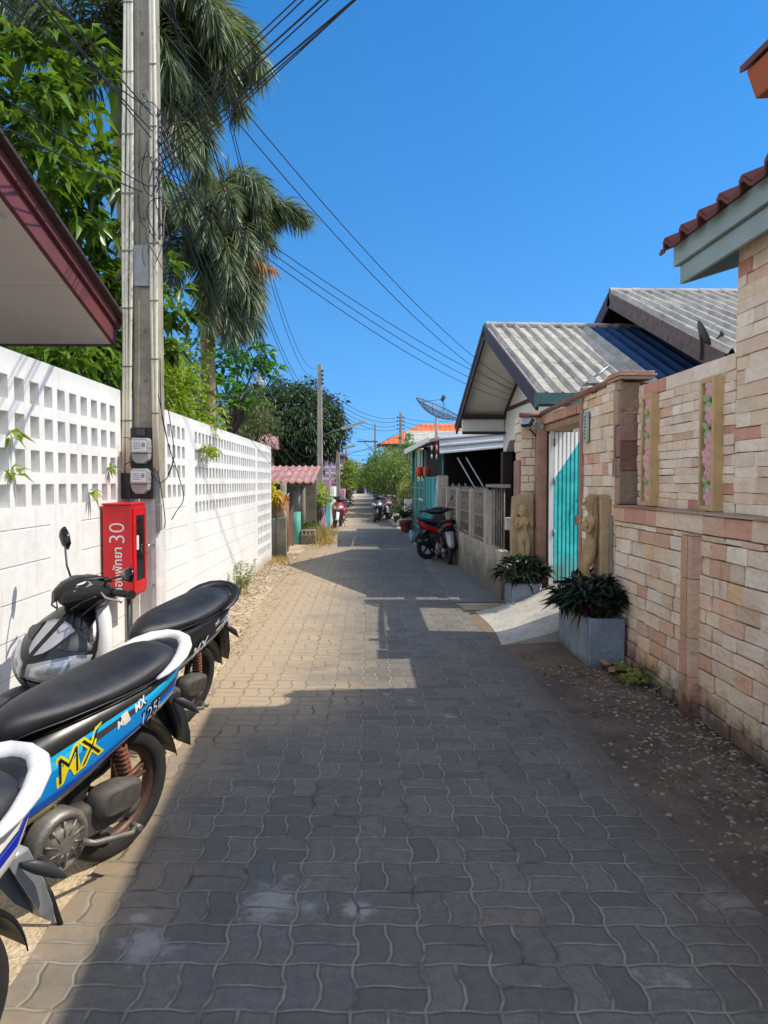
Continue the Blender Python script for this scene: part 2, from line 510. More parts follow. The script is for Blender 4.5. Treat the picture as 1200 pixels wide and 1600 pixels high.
def pebble_ground():
    m = Mat('pebble_concrete', rough=.9, spec=.25)
    p = m.world()
    n1 = m.noise(p, 2.0, 6, .65); n2 = m.noise(p, 45, 4, .7)
    x, y, z = m.sep(p)
    c = m.mix(n1.step(.35, .65), hx('#574c41'), hx('#716456'))
    c = m.mix(n2.step(.5, .72) * .6, c, hx('#3a332c'))
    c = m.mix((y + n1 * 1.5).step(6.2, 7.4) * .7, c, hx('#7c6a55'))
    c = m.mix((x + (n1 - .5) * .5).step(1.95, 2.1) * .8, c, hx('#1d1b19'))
    m.color(c); m.bump(n2, .8, .008)
    return m.m

def stone_mat(name, dirt=True):
    m = Mat(name, rough=.85, spec=.2)
    p = m.world(); t = m.attr('tint')
    n1 = m.noise(p, 7, 5, .65); n2 = m.noise(p, 40, 4, .7)
    x, y, z = m.sep(p)
    vein = m.noise(m.scale(p, (1, 1, 3)), 9, 5, .7, 1.2)
    c = m.mix(n1.step(.3, .7) * .5, t, hx('#efe2cf'), 'MULTIPLY')
    c = m.mix(vein.step(.52, .7) * .28, c, hx('#c08f6c'))
    c = m.mix(n2.step(.55, .8) * .3, c, hx('#94795f'))
    if dirt:
        zz = z + (n1 - .5) * .5 + (n2 - .5) * .12
        c = m.mix(zz.step(.30, .02) * .88, c, hx('#2a241e'))
        st = m.noise(m.scale(p, (6, 6, 1.0)), 1.3, 5, .7).step(.57, .75)
        c = m.mix(st * .4, c, hx('#54483b'))
    vo = m.voro(m.scale(p, (1, 1, 1.6)), 17)
    c = m.mix(m.noise(p, 3, 4, .6).step(.45, .7) * .22, c, hx('#c9a582'))
    m.color(c); m.bump(n1, .7, .018); m.bump(vo, .5, .012); m.bump(n2, .6, .005)
    return m.m

def leaf_mat(name, dark, light, sheen=.45, trans=.35, back=None):
    m = Mat(name, rough=sheen, spec=.4)
    a = m.attr('leaf', True)
    n = m.noise(m.world(), 1.1, 3)
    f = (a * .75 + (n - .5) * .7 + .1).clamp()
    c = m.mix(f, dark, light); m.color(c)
    tr = m.n('ShaderNodeBsdfTranslucent'); tr.inputs['Color'].default_value = mulc(light, 1.3)
    m.nt.links.new(m.mix(f, mulc(dark, 1.3), (min(light[0] * 1.7, 1), min(light[1] * 1.6, 1), light[2] * .8, 1)), tr.inputs['Color'])
    mx = m.n('ShaderNodeMixShader'); mx.inputs[0].default_value = trans
    m.nt.links.new(m.b.outputs[0], mx.inputs[1]); m.nt.links.new(tr.outputs[0], mx.inputs[2])
    m.nt.links.new(mx.outputs[0], m.out.inputs['Surface'])
    return m.m

def white_wall_mat():
    m = Mat('whitewashed_block', rough=.8, spec=.2)
    p = m.world(); x, y, z = m.sep(p)
    n1 = m.noise(p, 1.6, 6, .6); n2 = m.noise(p, 14, 4, .65); n3 = m.noise(p, 90, 3, .6)
    row = ((z - .105) / .19)
    gz = (row.fract() - .5).abs().step(.465, .492)
    cell = ((y + row.floor() * .0) / 1.19)
    gy = (cell.fract() - .5).abs().step(.494, .4985)
    strip = (((y - 4.72).abs()).lt(.24)).mx(((y - 8.0).abs()).lt(.16)).mx(((y - 12.68).abs()).lt(.12))
    g = gz.mx(gy) * (z.lt(1.28)) * (1.0 - strip) * (z.gt(.1)) * (y.lt(12.6))
    g = g * n2.step(.2, .5)
    c = m.mix((n1 * .6 + n2 * .4).step(.3, .7), hx('#d2d1cc'), hx('#e6e5e1'))
    st = m.noise(m.scale(p, (9, 9, .7)), 1.3, 6, .72).step(.53, .74)
    c = m.mix(st * .26, c, hx('#98927f'))
    c = m.mix(m.noise(p, 26, 4, .7).step(.66, .74) * .35, c, hx('#a7a294'))
    c = m.mix((z + (n1 - .5) * .35 + (n2 - .5) * .2).step(.22, .0) * .75, c, hx('#9b9080'))
    c = m.mix(((z + (n2 - .5) * .08).step(2.07, 2.17)) * .18, c, hx('#8d897f'))
    c = m.mix(g * .22, c, hx('#8f8d88'))
    m.color(c)
    m.bump((1.0 - g) * 1.0 + n1 * .5, .6, .006); m.bump(n2 + n3 * .5, .35, .006)
    return m.m

M = {}
M['pave'] = paver_mat(); M['ground'] = ground_mat(); M['pebble_ground'] = pebble_ground()
M['white_wall'] = white_wall_mat()
M['stone'] = stone_mat('sandstone_cladding'); M['stone_clean'] = stone_mat('carved_sandstone', False)
M['mortar'] = paint('mortar', hx('#5e5245'), .9, .3, 8, .5, 50, dirt=(hx('#1f1b17'), 0, .2, .9))
M['concrete'] = paint('pole_concrete', hx('#99917f'), .85, .22, 3, .3, 90, streak=.35)
M['old_concrete'] = paint('weathered_concrete', hx('#8b8472'), .9, .35, 3, .4, 60, dirt=(hx('#4b4a3a'), 0, .5, .7), streak=.6)
M['slab'] = paint('smooth_concrete', hx('#77746d'), .85, .25, 1.2, .3, 70)
M['ramp'] = paint('limewashed_concrete', hx('#b7b1a3'), .85, .3, 3, .7, 30, dist=.012, streak=.3)
M['white'] = paint('white_paint', hx('#d9d7d2'), .6, .08, 3, .1, 80, streak=.12)
M['pvc'] = paint('cream_conduit', hx('#d8cfb6'), .45, .14, 2, .05, 100, streak=.15)
M['strap'] = plain('grey_strap', hx('#77736b'), .5, .6)
M['black'] = plain('black_plastic', hx('#1b1b1c'), .42)
M['blackgloss'] = plain('black_gloss', hx('#101113'), .16)
M['darkgrey'] = plain('dark_grey_plastic', hx('#3a3b3d'), .5)
M['rubber'] = paint('tyre_rubber', hx('#2a2826'), .85, .35, 8, .3, 120, world=False)
M['cable'] = plain('cable_black', hx('#17171a'), .55)
M['cable_grey'] = plain('cable_grey', hx('#6f6f70'), .55)
M['meter'] = paint('meter_grey', hx('#9b9a95'), .5, .2, 12, .1, 100, world=False)
M['chrome'] = plain('bare_metal', hx('#b8b8b6'), .22, 1.0)
M['steel'] = paint('dirty_alloy', hx('#8a857c'), .5, .45, 14, .25, 120, .55, world=False)
M['engine'] = paint('dusty_engine', hx('#54504a'), .7, .5, 16, .3, 120, .2, world=False)
M['rust'] = paint('rust', hx('#7c4a35'), .8, .4, 18, .3, 120, world=False)
M['red'] = paint('red_enamel', hx('#cc141c'), .38, .22, 5, .06, 120, spec=.5, streak=.22)
M['redplastic'] = plain('red_plastic', hx('#b8121c'), .25)
M['navy'] = plain('navy_plastic', hx('#1b2340'), .3)
M['orange'] = plain('amber_lens', hx('#d8741c'), .2)
M['bikewhite'] = paint('white_panel', hx('#dcdad5'), .28, .1, 9, .03, 200, world=False, streak=.05)
M['silver'] = plain('silver_panel', hx('#a5a6a8'), .35, .3)
M['maroon'] = paint('maroon_wood', hx('#6b3432'), .6, .25, 4, .25, 60, streak=.2)
M['brownwood'] = paint('dark_brown_trim', hx('#3d2a27'), .6, .3, 5, .2, 60)
M['soffit'] = paint('soffit_board', hx('#d3c4bd'), .8, .08, 1.5, .08, 80)
M['cream'] = paint('cream_board', hx('#e2ded4'), .75, .1, 1.5, .1, 80)
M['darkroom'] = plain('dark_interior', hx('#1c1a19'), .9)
M['teal'] = paint('teal_sheet', hx('#23958c'), .5, .2, 2, .1, 60, streak=.15)
M['tealdark'] = paint('dark_teal_steel', hx('#0f5f55'), .5, .2, 3, .1, 60)
M['gutter'] = paint('green_gutter', hx('#3e5f57'), .45, .25, 3, .1, 60)
M['fascia'] = paint('grey_green_board', hx('#8d9d98'), .7, .15, 2.5, .2, 60, streak=.1)
M['rooftile'] = paint('grey_cement_tile', hx('#aaa496'), .85, .38, 2.6, .35, 70)
M['roofblue'] = paint('blue_cement_tile', hx('#1d3f66'), .6, .25, 2.2, .2, 70)
M['roofred'] = paint('maroon_tile', hx('#6b3a37'), .7, .25, 3, .2, 70)
M['rooforange'] = paint('orange_tile', hx('#cf6a35'), .75, .2, 2, .2, 70)
M['roofpink'] = paint('faded_pink_sheet', hx('#ac8079'), .8, .35, 3, .3, 60)
M['orangeboard'] = paint('terracotta_board', hx('#a4562f'), .7, .15, 2, .15, 60)
M['ribbed'] = paint('galvanised_sheet', hx('#bcbfc1'), .45, .18, 2, .1, 60, .15, streak=.2)
M['planter'] = paint('blue_grey_render', hx('#7f8a96'), .9, .35, 5, 1.0, 30, dirt=(hx('#5b5446'), 0, .1, .8), dist=.012)
M['soil'] = paint('soil', hx('#3b2f25'), .95, .3, 10, .8, 60)
M['iron'] = paint('rusty_iron', hx('#93867a'), .75, .4, 12, .2, 90)
M['fencewall'] = paint('mildewed_render', hx('#b3aa97'), .9, .25, 2.5, .4, 50, dirt=(hx('#45423a'), .1, .75, .75), streak=.7)
M['bark'] = paint('bark', hx('#6d6154'), .95, .35, 6, .8, 40, dist=.012)
M['palmbark'] = paint('palm_trunk', hx('#9c8768'), .9, .3, 5, .5, 40, streak=.3)
M['pink'] = paint('pink_wall', hx('#d69fb4'), .8, .15, 2, .2, 60)
M['lilac'] = paint('lilac_wall', hx('#c9a6cd'), .8, .15, 2, .2, 60)
M['wood'] = paint('weathered_board', hx('#9b7f60'), .85, .3, 8, .3, 60, streak=.3)
M['relief_frame'] = paint('carved_frame', hx('#c7a878'), .85, .2, 8, .4, 60)
M['petal'] = paint('painted_petal', hx('#d9a3a6'), .8, .2, 16, .3, 80)
M['greenleaf'] = paint('painted_leaf', hx('#97ab78'), .8, .25, 16, .3, 80)
M['statue'] = paint('ochre_sandstone', hx('#b0966a'), .88, .35, 9, .6, 50, streak=.45, dist=.008)
M['statue_slab'] = paint('sandstone_slab', hx('#b59b76'), .9, .35, 5, .5, 40, streak=.4, dist=.01)
M['frost'] = plain('pale_green_plaque', hx('#a9b8a4'), .4)
M['tape'] = plain('cream_tape', hx('#d8cfba'), .6)
M['yellow'] = plain('yellow_sticker', hx('#e3d120'), .35)
M['flower'] = plain('white_petals', hx('#e8e4dc'), .6)
def glass_mat(name, c, rough=.06, alpha=.35):
    m = Mat(name, c, rough, 0, .6); m.b.inputs['Alpha'].default_value = alpha
    m.b.inputs['Coat Weight'].default_value = 1.0; m.b.inputs['Coat Roughness'].default_value = .04
    return m.m
M['lens'] = glass_mat('clear_lens', (.75, .8, .85, 1), .08, .30)
M['window'] = glass_mat('dark_window', (.03, .02, .02, 1), .08, .85)
def mesh_dish():
    m = Mat('perforated_mesh', hx('#4c4e50'), .6, .4)
    p = m.obj(); v = m.voro(p, 90)
    tr = m.n('ShaderNodeBsdfTransparent'); mx = m.n('ShaderNodeMixShader')
    m.nt.links.new((v.step(.3, .45) * .25 + .42).o, mx.inputs[0])
    m.nt.links.new(m.b.outputs[0], mx.inputs[1]); m.nt.links.new(tr.outputs[0], mx.inputs[2])
    m.nt.links.new(mx.outputs[0], m.out.inputs['Surface']); return m.m
M['dishmesh'] = mesh_dish()
def seat_mat():
    m = Mat('grained_vinyl', hx('#222326'), .42, 0, .5)
    p = m.obj(); v = m.voro(p, 380); n = m.noise(p, 6, 4)
    m.color(m.mix(n.step(.35, .7), hx('#1c1d20'), hx('#2e2f33')))
    m.bump(v, .35, .002); m.rough(n * .25 + .33); return m.m
M['seat'] = seat_mat()
L = {}
L['mango'] = leaf_mat('broad_leaf', hx('#182c0f'), hx('#7aa038'), .32, .32)
L['darkmango'] = leaf_mat('dark_mango_leaf', hx('#1c2c17'), hx('#4b6438'), .45, .2)
L['palm'] = leaf_mat('palm_leaflet', hx('#2a3726'), hx('#8a9a70'), .38, .3)
L['palmlit'] = leaf_mat('yellowing_leaflet', hx('#3d4a20'), hx('#8d9a48'), .5, .3)
L['lime'] = leaf_mat('lime_shrub_leaf', hx('#4b6d17'), hx('#a5b83a'), .45, .4)
L['frangi'] = leaf_mat('frangipani_leaf', hx('#27501d'), hx('#5f9a3a'), .4, .3)
L['dry'] = leaf_mat('dry_grass_blade', hx('#7c6c3c'), hx('#c2a866'), .8, .25)
L['weed'] = leaf_mat('weed_leaf', hx('#5a6a2a'), hx('#a3a95a'), .7, .3)
L['rhoeo'] = leaf_mat('dark_rosette_leaf', hx('#141f17'), hx('#33432f'), .4, .12)
L['rhoeored'] = leaf_mat('reddish_rosette_leaf', hx('#3a1a1c'), hx('#6b3a34'), .45, .15)
L['bush'] = leaf_mat('street_bush_leaf', hx('#2b461a'), hx('#7f9a44'), .45, .3)
L['mauve'] = leaf_mat('mauve_flower', hx('#7a5a86'), hx('#a98ab4'), .6, .3)
L['brown'] = leaf_mat('dead_frond', hx('#6b4a26'), hx('#b98a4c'), .8, .25)
# ================================================================== ground
def sheet(name, poly, z, mat):
    mb = MB(); mb.add([(x, y, z) for x, y in poly], [tuple(range(len(poly)))])
    return structure(mb.build(name, mat, fixn=False))

sheet('ground', [(-300, -60), (300, -60), (300, 900), (-300, 900)], 0, M['ground'])
road_poly = [(-1.05, -3), (1.36, -3), (1.355, 2.4), (1.30, 4.6), (1.24, 6.2), (1.13, 8.2), (1.05, 10.2), (1.08, 14), (1.06, 19), (.95, 24), (.62, 34), (.6, 60), (.6, 95),
             (-1.0, 95), (-1.05, 60), (-1.12, 36), (-1.3, 24), (-1.42, 17), (-1.38, 12.5), (-1.27, 8), (-1.16, 6), (-1.06, 4.8)]
_rp = []
for (xa_, ya_), (xb_, yb_) in zip(road_poly, road_poly[1:] + road_poly[:1]):
    n_ = max(1, int(abs(yb_ - ya_) / .22)) if max(ya_, yb_) < 20 and abs(xa_ - xb_) < .5 else 1
    for i_ in range(n_):
        t_ = i_ / n_; _rp.append((frac(xa_, xb_, t_) + (rng.choice((0, 0, .012, -.012)) + rng.uniform(-.008, .008) if n_ > 1 else 0), frac(ya_, yb_, t_)))
road_poly = _rp
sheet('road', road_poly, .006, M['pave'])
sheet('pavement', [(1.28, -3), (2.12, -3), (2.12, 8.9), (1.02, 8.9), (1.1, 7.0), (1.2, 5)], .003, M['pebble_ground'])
sheet('driveway', [(1.03, 9.4), (1.72, 9.4), (1.72, 17.2), (1.40, 24), (.9, 24), (1.04, 19)], .010, M['slab'])

# narrow raised edge where the driveway slab meets the blocks
kb = MB()
yy = 9.6
while yy < 13.5:
    L_ = rng.uniform(.12, .3); kb.box(1.02 + rng.uniform(-.015, .015), 1.10 + rng.uniform(-.01, .02), yy, yy + L_ * .9, .0, .012 + rng.uniform(.0, .012)); yy += L_
structure(kb.build('kerb_edge', M['slab'], bevel=.005))

def scatter_stones(name, n, region, size, cols, mat, label, cat, z=.005, dens=None):
    """flattened pebbles, one mesh of stuff"""
    vs, fs, cs = [], [], []
    base = []
    for i in range(3):
        t = [-.9, 0.0, .75][i]; r = [.75, 1.0, .62][i]
        base.append([(r * math.cos(2 * math.pi * k / 7), r * math.sin(2 * math.pi * k / 7), t) for k in range(7)])
    mb = MB()
    c = 0
    while c < n:
        x, y = region()
        if dens and rng.random() > dens(x, y): continue
        s = rng.uniform(*size); a = rng.uniform(0, 6.3); e = rng.uniform(.5, .9); h = rng.uniform(.25, .5) * s
        ca, sa = math.cos(a), math.sin(a); cl = rng.choice(cols); k = rng.uniform(.75, 1.15)
        rings = [[(x + s * (px * ca - py * e * sa), y + s * (px * sa + py * e * ca), z + h * pz) for px, py, pz in rg] for rg in base]
        o = len(mb.v)
        for rg in rings: mb.v.extend(rg)
        cc = tuple(min(1, q * k) for q in cl[:3])
        for i in range(2):
            for j in range(7):
                q = (j + 1) % 7
                mb.f.append([o + i * 7 + j, o + i * 7 + q, o + i * 7 + 7 + q, o + i * 7 + 7 + j]); mb.mi.append(0); mb.sm.append(True); mb.c.append(cc)
        mb.f.append([o + 14 + j for j in range(7)]); mb.mi.append(0); mb.sm.append(True); mb.c.append(cc)
        c += 1
    ob = mb.build(name, mat, fixn=False)
    return tag(ob, label, cat, kind='stuff')

def tint_mat(name, rough=.8):
    m = Mat(name, rough=rough, spec=.25); t = m.attr('tint'); n = m.noise(m.world(), 60, 3)
    m.color(m.mix(n.step(.4, .7) * .4, t, hx('#8c7c66'), 'MULTIPLY')); m.bump(n, .3, .002); return m.m
M['tint'] = tint_mat('tinted_stone')
scatter_stones('pebble', 2600, lambda: (1.32 + .78 * rng.random(), 1.9 + 4.3 * rng.random()), (.004, .019),
               [hx('#93806c'), hx('#75624f'), hx('#8c7c68'), hx('#5c4e41'), hx('#73675a'), hx('#a8977f')], M['tint'],
               'tan pebbles set loosely in the dark concrete strip below the stone wall', 'pebbles', z=.004,
               dens=lambda x, y: min(1, max(.12, (x - 1.35) * 1.5)))
scatter_stones('gravel', 2600, lambda: (-1.9 + .85 * rng.random(), 5 + 11 * rng.random()), (.006, .022),
               [hx('#a79a88'), hx('#8b7d6a'), hx('#b7a993'), hx('#77695a')], M['tint'],
               'loose gravel along the foot of the white block wall', 'gravel', z=.002,
               dens=lambda x, y: max(0.05, min(1, (-1.18 - x) * 2.2)))
def leaf_litter():
    vs, fs, rn = [], [], []
    for i in range(690):
        if i < 500: x, y = -1.85 + .75 * nr.rand() ** 1.5, 6.5 + 10 * nr.rand()
        elif i < 640: x, y = 1.3 + .78 * nr.rand(), 5.6 + 1.6 * nr.rand()
        else: x, y = 1.3 + .8 * nr.rand(), 1.8 + 4.5 * nr.rand()
        s = nr.uniform(.012, .04); a = nr.rand() * 6.3; w = s * nr.uniform(.25, .45)
        ca, sa = math.cos(a), math.sin(a); o = len(vs); z = .013 + nr.rand() * .008
        for px, py, pz in ((-s, 0, 0), (0, w, .006), (s, 0, .012 * nr.rand()), (0, -w, .004)):
            vs.append((x + px * ca - py * sa, y + px * sa + py * ca, z + pz))
        fs.append((o, o + 1, o + 2, o + 3)); rn.append(nr.rand())
    tag(np_mesh('leaf_litter', vs, fs, L['brown'], rnd=rn), 'dry brown fallen leaves scattered along both street edges', 'leaf litter', kind='stuff')
leaf_litter()

# ================================================================== left white wall of breeze blocks
def hole_wall(name, label, y0, y1, ztop, panels, xf=-1.84, th=.11):
    root = thing(name, label, 'wall', (xf, (y0 + y1) / 2, 0), 'white perforated walls')
    # panels: (ystart, columns, rows, zbottom_of_top_row)
    ycuts, zcuts, holes = {y0, y1}, {0.0, ztop}, []
    for (ys, nc, nrw, zt) in panels:
        for c in range(nc):
            for r in range(nrw):
                a, b = ys + c * .185, ys + c * .185 + .115
                z1 = zt - r * .187; z0 = z1 - .122
                holes.append((a, b, z0, z1)); ycuts |= {a, b}; zcuts |= {z0, z1}
    ys_, zs_ = sorted(ycuts), sorted(zcuts)
    def clean(q):
        o = [q[0]]
        for t in q[1:]:
            if t - o[-1] > 1e-4: o.append(t)
        return o
    ys_, zs_ = clean(ys_), clean(zs_)
    def hole(yc, zc): return any(a < yc < b and c < zc < d for a, b, c, d in holes)
    H = [[hole((ys_[i] + ys_[i + 1]) / 2, (zs_[j] + zs_[j + 1]) / 2) for j in range(len(zs_) - 1)] for i in range(len(ys_) - 1)]
    mb = MB(); xb = xf - th
    ni, nj = len(ys_) - 1, len(zs_) - 1
    solid = lambda i, j: 0 <= i < ni and 0 <= j < nj and not H[i][j]
    for i in range(ni):
        for j in range(nj):
            a, b, c, d = ys_[i], ys_[i + 1], zs_[j], zs_[j + 1]
            if H[i][j]: continue
            mb.add([(xf, a, c), (xf, b, c), (xf, b, d), (xf, a, d)], [(0, 1, 2, 3)])
            mb.add([(xb, a, c), (xb, b, c), (xb, b, d), (xb, a, d)], [(3, 2, 1, 0)])
            if not solid(i - 1, j): mb.add([(xf, a, c), (xf, a, d), (xb, a, d), (xb, a, c)], [(0, 1, 2, 3)])
            if not solid(i + 1, j): mb.add([(xf, b, c), (xb, b, c), (xb, b, d), (xf, b, d)], [(0, 1, 2, 3)])
            if not solid(i, j - 1) and j > 0: mb.add([(xf, a, c), (xb, a, c), (xb, b, c), (xf, b, c)], [(0, 1, 2, 3)])
            if not solid(i, j + 1): mb.add([(xf, a, d), (xf, b, d), (xb, b, d), (xb, a, d)], [(0, 1, 2, 3)])
    mb.build('block_wall', M['white_wall'], root)
    return root
hole_wall('boundary_wall', 'white wall with rows of square breeze block holes, left of the utility pole', .3, 5.82, 2.175, [(1.835, 21, 4, 2.045)])
fw = hole_wall('boundary_wall', 'long white breeze block wall running away beyond the utility pole', 5.825, 14.65, 2.15, [(7.10, 4, 4, 2.03), (8.22, 24, 5, 2.03), (12.86, 9, 10, 2.03)])
# shallow pilaster on the far end
mbp = MB(); mbp.box(-1.855, -1.828, 5.84, 6.98, .0, 2.148); mbp.build('pilaster', M['white_wall'], fw, bevel=.004)

# ================================================================== utility pole with conduits
def taper_pole(mb, cx, cy, hw0, hd0, hw1, hd1, z0, z1, mi=0, groove=0.0, nz=10):
    rings = []
    for i in range(nz + 1):
        t = i / nz; w_, d_ = frac(hw0, hw1, t), frac(hd0, hd1, t); z = frac(z0, z1, t); ch = .018
        g = groove
        rg = [(-w_ + ch, -d_), (-w_ * .45, -d_), (-w_ * .4, -d_ + g), (w_ * .4, -d_ + g), (w_ * .45, -d_), (w_ - ch, -d_), (w_, -d_ + ch), (w_, d_ - ch), (w_ - ch, d_), (-w_ + ch, d_), (-w_, d_ - ch), (-w_, -d_ + ch)]
        rings.append([(cx + a, cy + b, z) for a, b in rg])
    mb.loft(rings, True, mi, False)
PX, PY = -1.683, 5.92
up = thing('utility_pole', 'tall concrete utility pole carrying cream conduits and two meters beside the white wall', 'utility pole', (PX, PY, 0))
pole_m = Mat('painted_pole', rough=.85, spec=.25)
p_ = pole_m.world(); x_, y_, z_ = pole_m.sep(p_); n_ = pole_m.noise(p_, 5, 5, .65); n2_ = pole_m.noise(p_, 60, 4, .7)
cc_ = pole_m.mix((n_ * .6 + n2_ * .4).step(.3, .7), hx('#7d7663'), hx('#a79f8a'))
st_ = pole_m.noise(pole_m.scale(p_, (14, 14, .6)), 1.2, 4, .7).step(.55, .75)
cc_ = pole_m.mix(st_ * .45, cc_, hx('#5d5748'))
cc_ = pole_m.mix((z_ + (n_ - .5) * .03).lt(1.37), cc_, pole_m.mix(n_.step(.35, .7), hx('#c8c5be'), hx('#dcdad5')))
pole_m.color(cc_); pole_m.bump(n2_, .5, .004); pole_m.bump(n_, .3, .01)
mb = MB(); taper_pole(mb, PX, PY, 1.0 * .105, .125, .062, .075, 0, 7.6, groove=.012); mb.v = [(a + .045 * c / 7.6, b, c) for a, b, c in mb.v]
mb.build('shaft', pole_m.m, up)
mb = MB()
for z in (1.02, .72, 2.25, 2.62, 3.0, 3.45, 3.9, 4.35, 4.8):
    wz = frac(.125, .075, z / 7.6)
    mb.lathe([(.0105, -.003), (.0105, .004), (.001, .004)], (PX + (.02 if z > 1.4 else .07), PY - wz + (.009 if z > 1.4 else -.001), z), 'Y', 10)
mb.build('bolt_hole', M['black'], up)
def conduit(x0, x1, y0, y1, z0, z1, r):
    m_ = MB(); pts = []
    for i in range(12):
        t = i / 11; z = frac(z0, z1, t)
        pts.append((frac(x0, x1, t) + .006 * math.sin(z * 2.1 + x0 * 60), frac(y0, y1, t), z))
    m_.tube(pts, r, 10); return m_.build('conduit', M['pvc'], up)
for (x0, x1, z0) in ((-1.832, -1.745, 1.42), (-1.804, -1.719, 1.40), (-1.776, -1.693, 1.44)): conduit(x0, x1, 5.78, 5.825, z0, 7.3, .0135)
for (x0, x1, z0) in ((-1.598, -1.590, 1.60), (-1.570, -1.562, 1.575)): conduit(x0, x1, 5.775, 5.825, z0, 7.3, .0135)
for z in (1.95, 2.35, 2.78, 3.2, 3.62, 4.05, 4.5, 5.0):
    t = z / 7.6; wl = frac(-1.834, -1.747, (z - 1.4) / 5.9); wr = frac(-1.570, -1.562, (z - 1.4) / 5.9); yf = frac(5.778, 5.823, (z - 1.4) / 5.9)
    mb = MB(); mb.box(wl - .016, wl + .075, yf - .018, yf - .0150, z - .005, z + .005); mb.build('strap', M['strap'], up)
    mb = MB(); mb.box(wr - .046, wr + .017, yf - .020, yf - .0165, z + .05, z + .060); mb.build('strap', M['strap'], up)
mb = MB(); mb.box(-1.762, -1.61, 5.765, 5.79, 1.37, 1.90); mb.box(-1.845, -1.763, 5.762, 5.79, 1.37, 1.56)
mb.build('meter_board', M['black'], up, bevel=.004)
mb = MB(); mb.box(-1.708, -1.656, 5.72, 5.766, 1.835, 1.885); mb.build('junction_box', M['darkgrey'], up, bevel=.005)
mb = MB(); mb.box(-1.588, -1.556, 5.79, 5.84, 1.13, 1.33); mb.box(-1.60, -1.565, 5.80, 5.85, 1.33, 1.60)
mb.build('lower_box', M['meter'], up, bevel=.004)
# old repair collar of sheet metal on the shaft
mb = MB(); mb.box(PX - .055, PX + .055, 5.80, 5.815, 2.95, 3.25); mb.build('splice_plate', M['meter'], up, bevel=.003)

def meter(zc, xc, label):
    r_ = thing('electricity_meter', label, 'electricity meter', (xc, 5.75, zc - .1), 'electricity meters on the pole')
    y0 = 5.764; m_ = MB()
    f = lambda x, z, d: (xc + x, y0 - d, zc + z)
    m_.prism([(-.066, -.015), (.066, -.015), (.066, .085), (.055, .098), (-.055, .098), (-.066, .085)], f, 0, .085)
    m_.build('case', M['meter'], r_, bevel=.009, seg=3)
    m_ = MB(); m_.prism([(-.066, -.017), (.066, -.017), (.060, -.06), (.03, -.088), (-.03, -.088), (-.055, -.06)], f, 0, .075)
    m_.build('terminal_cover', M['meter'], r_, bevel=.006)
    m_ = MB(); m_.prism([(-.05, 0), (.05, 0), (.05, .075), (-.05, .075)], f, .086, .089); m_.build('dial_plate', M['white'], r_)
    m_ = MB()
    for k in range(4): m_.prism([(-.042, .058 - k * .014), (.005 + .008 * (k % 2), .058 - k * .014), (.005 + .008 * (k % 2), .063 - k * .014), (-.042, .063 - k * .014)], f, .0885, .0897)
    m_.prism([(.018, .03), (.042, .03), (.042, .062), (.018, .062)], f, .0885, .0897)
    m_.build('dial_marks', M['darkgrey'], r_)
    m_ = MB(); m_.prism([(-.056, -.006), (.056, -.006), (.056, .082), (-.056, .082)], f, .084, .102); m_.build('glass_cover', M['lens'], r_, bevel=.006)
    m_ = MB(); m_.lathe([(.001, .012), (.006, .010), (.006, -.005)], (xc + .07, y0 - .05, zc + .03), 'X', 10); m_.build('seal_knob', M['meter'], r_)
meter(1.72, -1.675, 'upper grey electricity meter on the pole, below the small junction box')
meter(1.495, -1.682, 'lower grey electricity meter on the pole, just above the red cabinet')

# ================================================================== red hose cabinet
fc = thing('fire_cabinet', 'red metal fire cabinet with white lettering fixed to the pole', 'fire cabinet', (-1.72, 5.46, 0))
X0, X1, Y0, Y1, Z0, Z1 = -1.822, -1.625, 5.30, 5.63, .70, 1.335
mb = MB(); mb.box(X0, X1, Y0, Y1, Z0, Z1); mb.build('body', M['red'], fc, bevel=.006)
mb = MB()
mb.box(X0 - .004, X1 + .004, Y0 - .004, Y1, Z1 + .001, Z1 + .014); mb.build('lid', M['red'], fc, bevel=.004)
mb = MB(); d0, d1 = X1 + .001, X1 + .012
za, zb, ya, yb = Z0 + .10, Z1 - .075, Y0 + .075, Y1 - .06
mb.box(d0, d1, Y0 + .02, ya, Z0 + .02, Z1 - .02); mb.box(d0, d1, yb, Y1 - .02, Z0 + .02, Z1 - .02)
mb.box(d0, d1, ya, yb, Z0 + .02, za); mb.box(d0, d1, ya, yb, zb, Z1 - .02)
door = mb.build('door', M['red'], fc, bevel=.003)
mb = MB(); mb.box(d0 + .001, d0 + .005, ya, yb, za, zb); mb.build('window_pane', M['window'], door)
mb = MB(); mb.tube([(d1, yb + .03, 1.04), (d1 + .02, yb + .03, 1.04), (d1 + .02, yb + .03, .98), (d1, yb + .03, .98)], .004, 6); mb.build('handle', M['chrome'], door)
mb = MB(); mb.box(d0 + .0052, d0 + .0062, ya + .02, ya + .07, 1.02, 1.12); mb.build('instruction_sticker', M['white'], door)
mb = MB(); mb.tube([(-1.70, 5.46, 0), (-1.70, 5.46, .70)], .014, 8); mb.box(-1.76, -1.64, 5.40, 5.52, .69, .70); mb.build('stand', M['darkgrey'], fc)
vs, fs = text_geo('30', .155, 0, -.002)
mb = MB(); mb.add([(-1.672 - y, Y0 - .0022, 1.065 + x * 1.0) for x, y, z in vs], fs)
vs, fs = text_geo('เมืองพัทยา', .082, 0, 0.001)
wl = max(p[0] for p in vs)
mb.add([(-1.692 - y, Y0 - .0022, 1.045 - wl + x) for x, y, z in vs], fs)
mb.build('lettering', M['white'], fc, fixn=False)

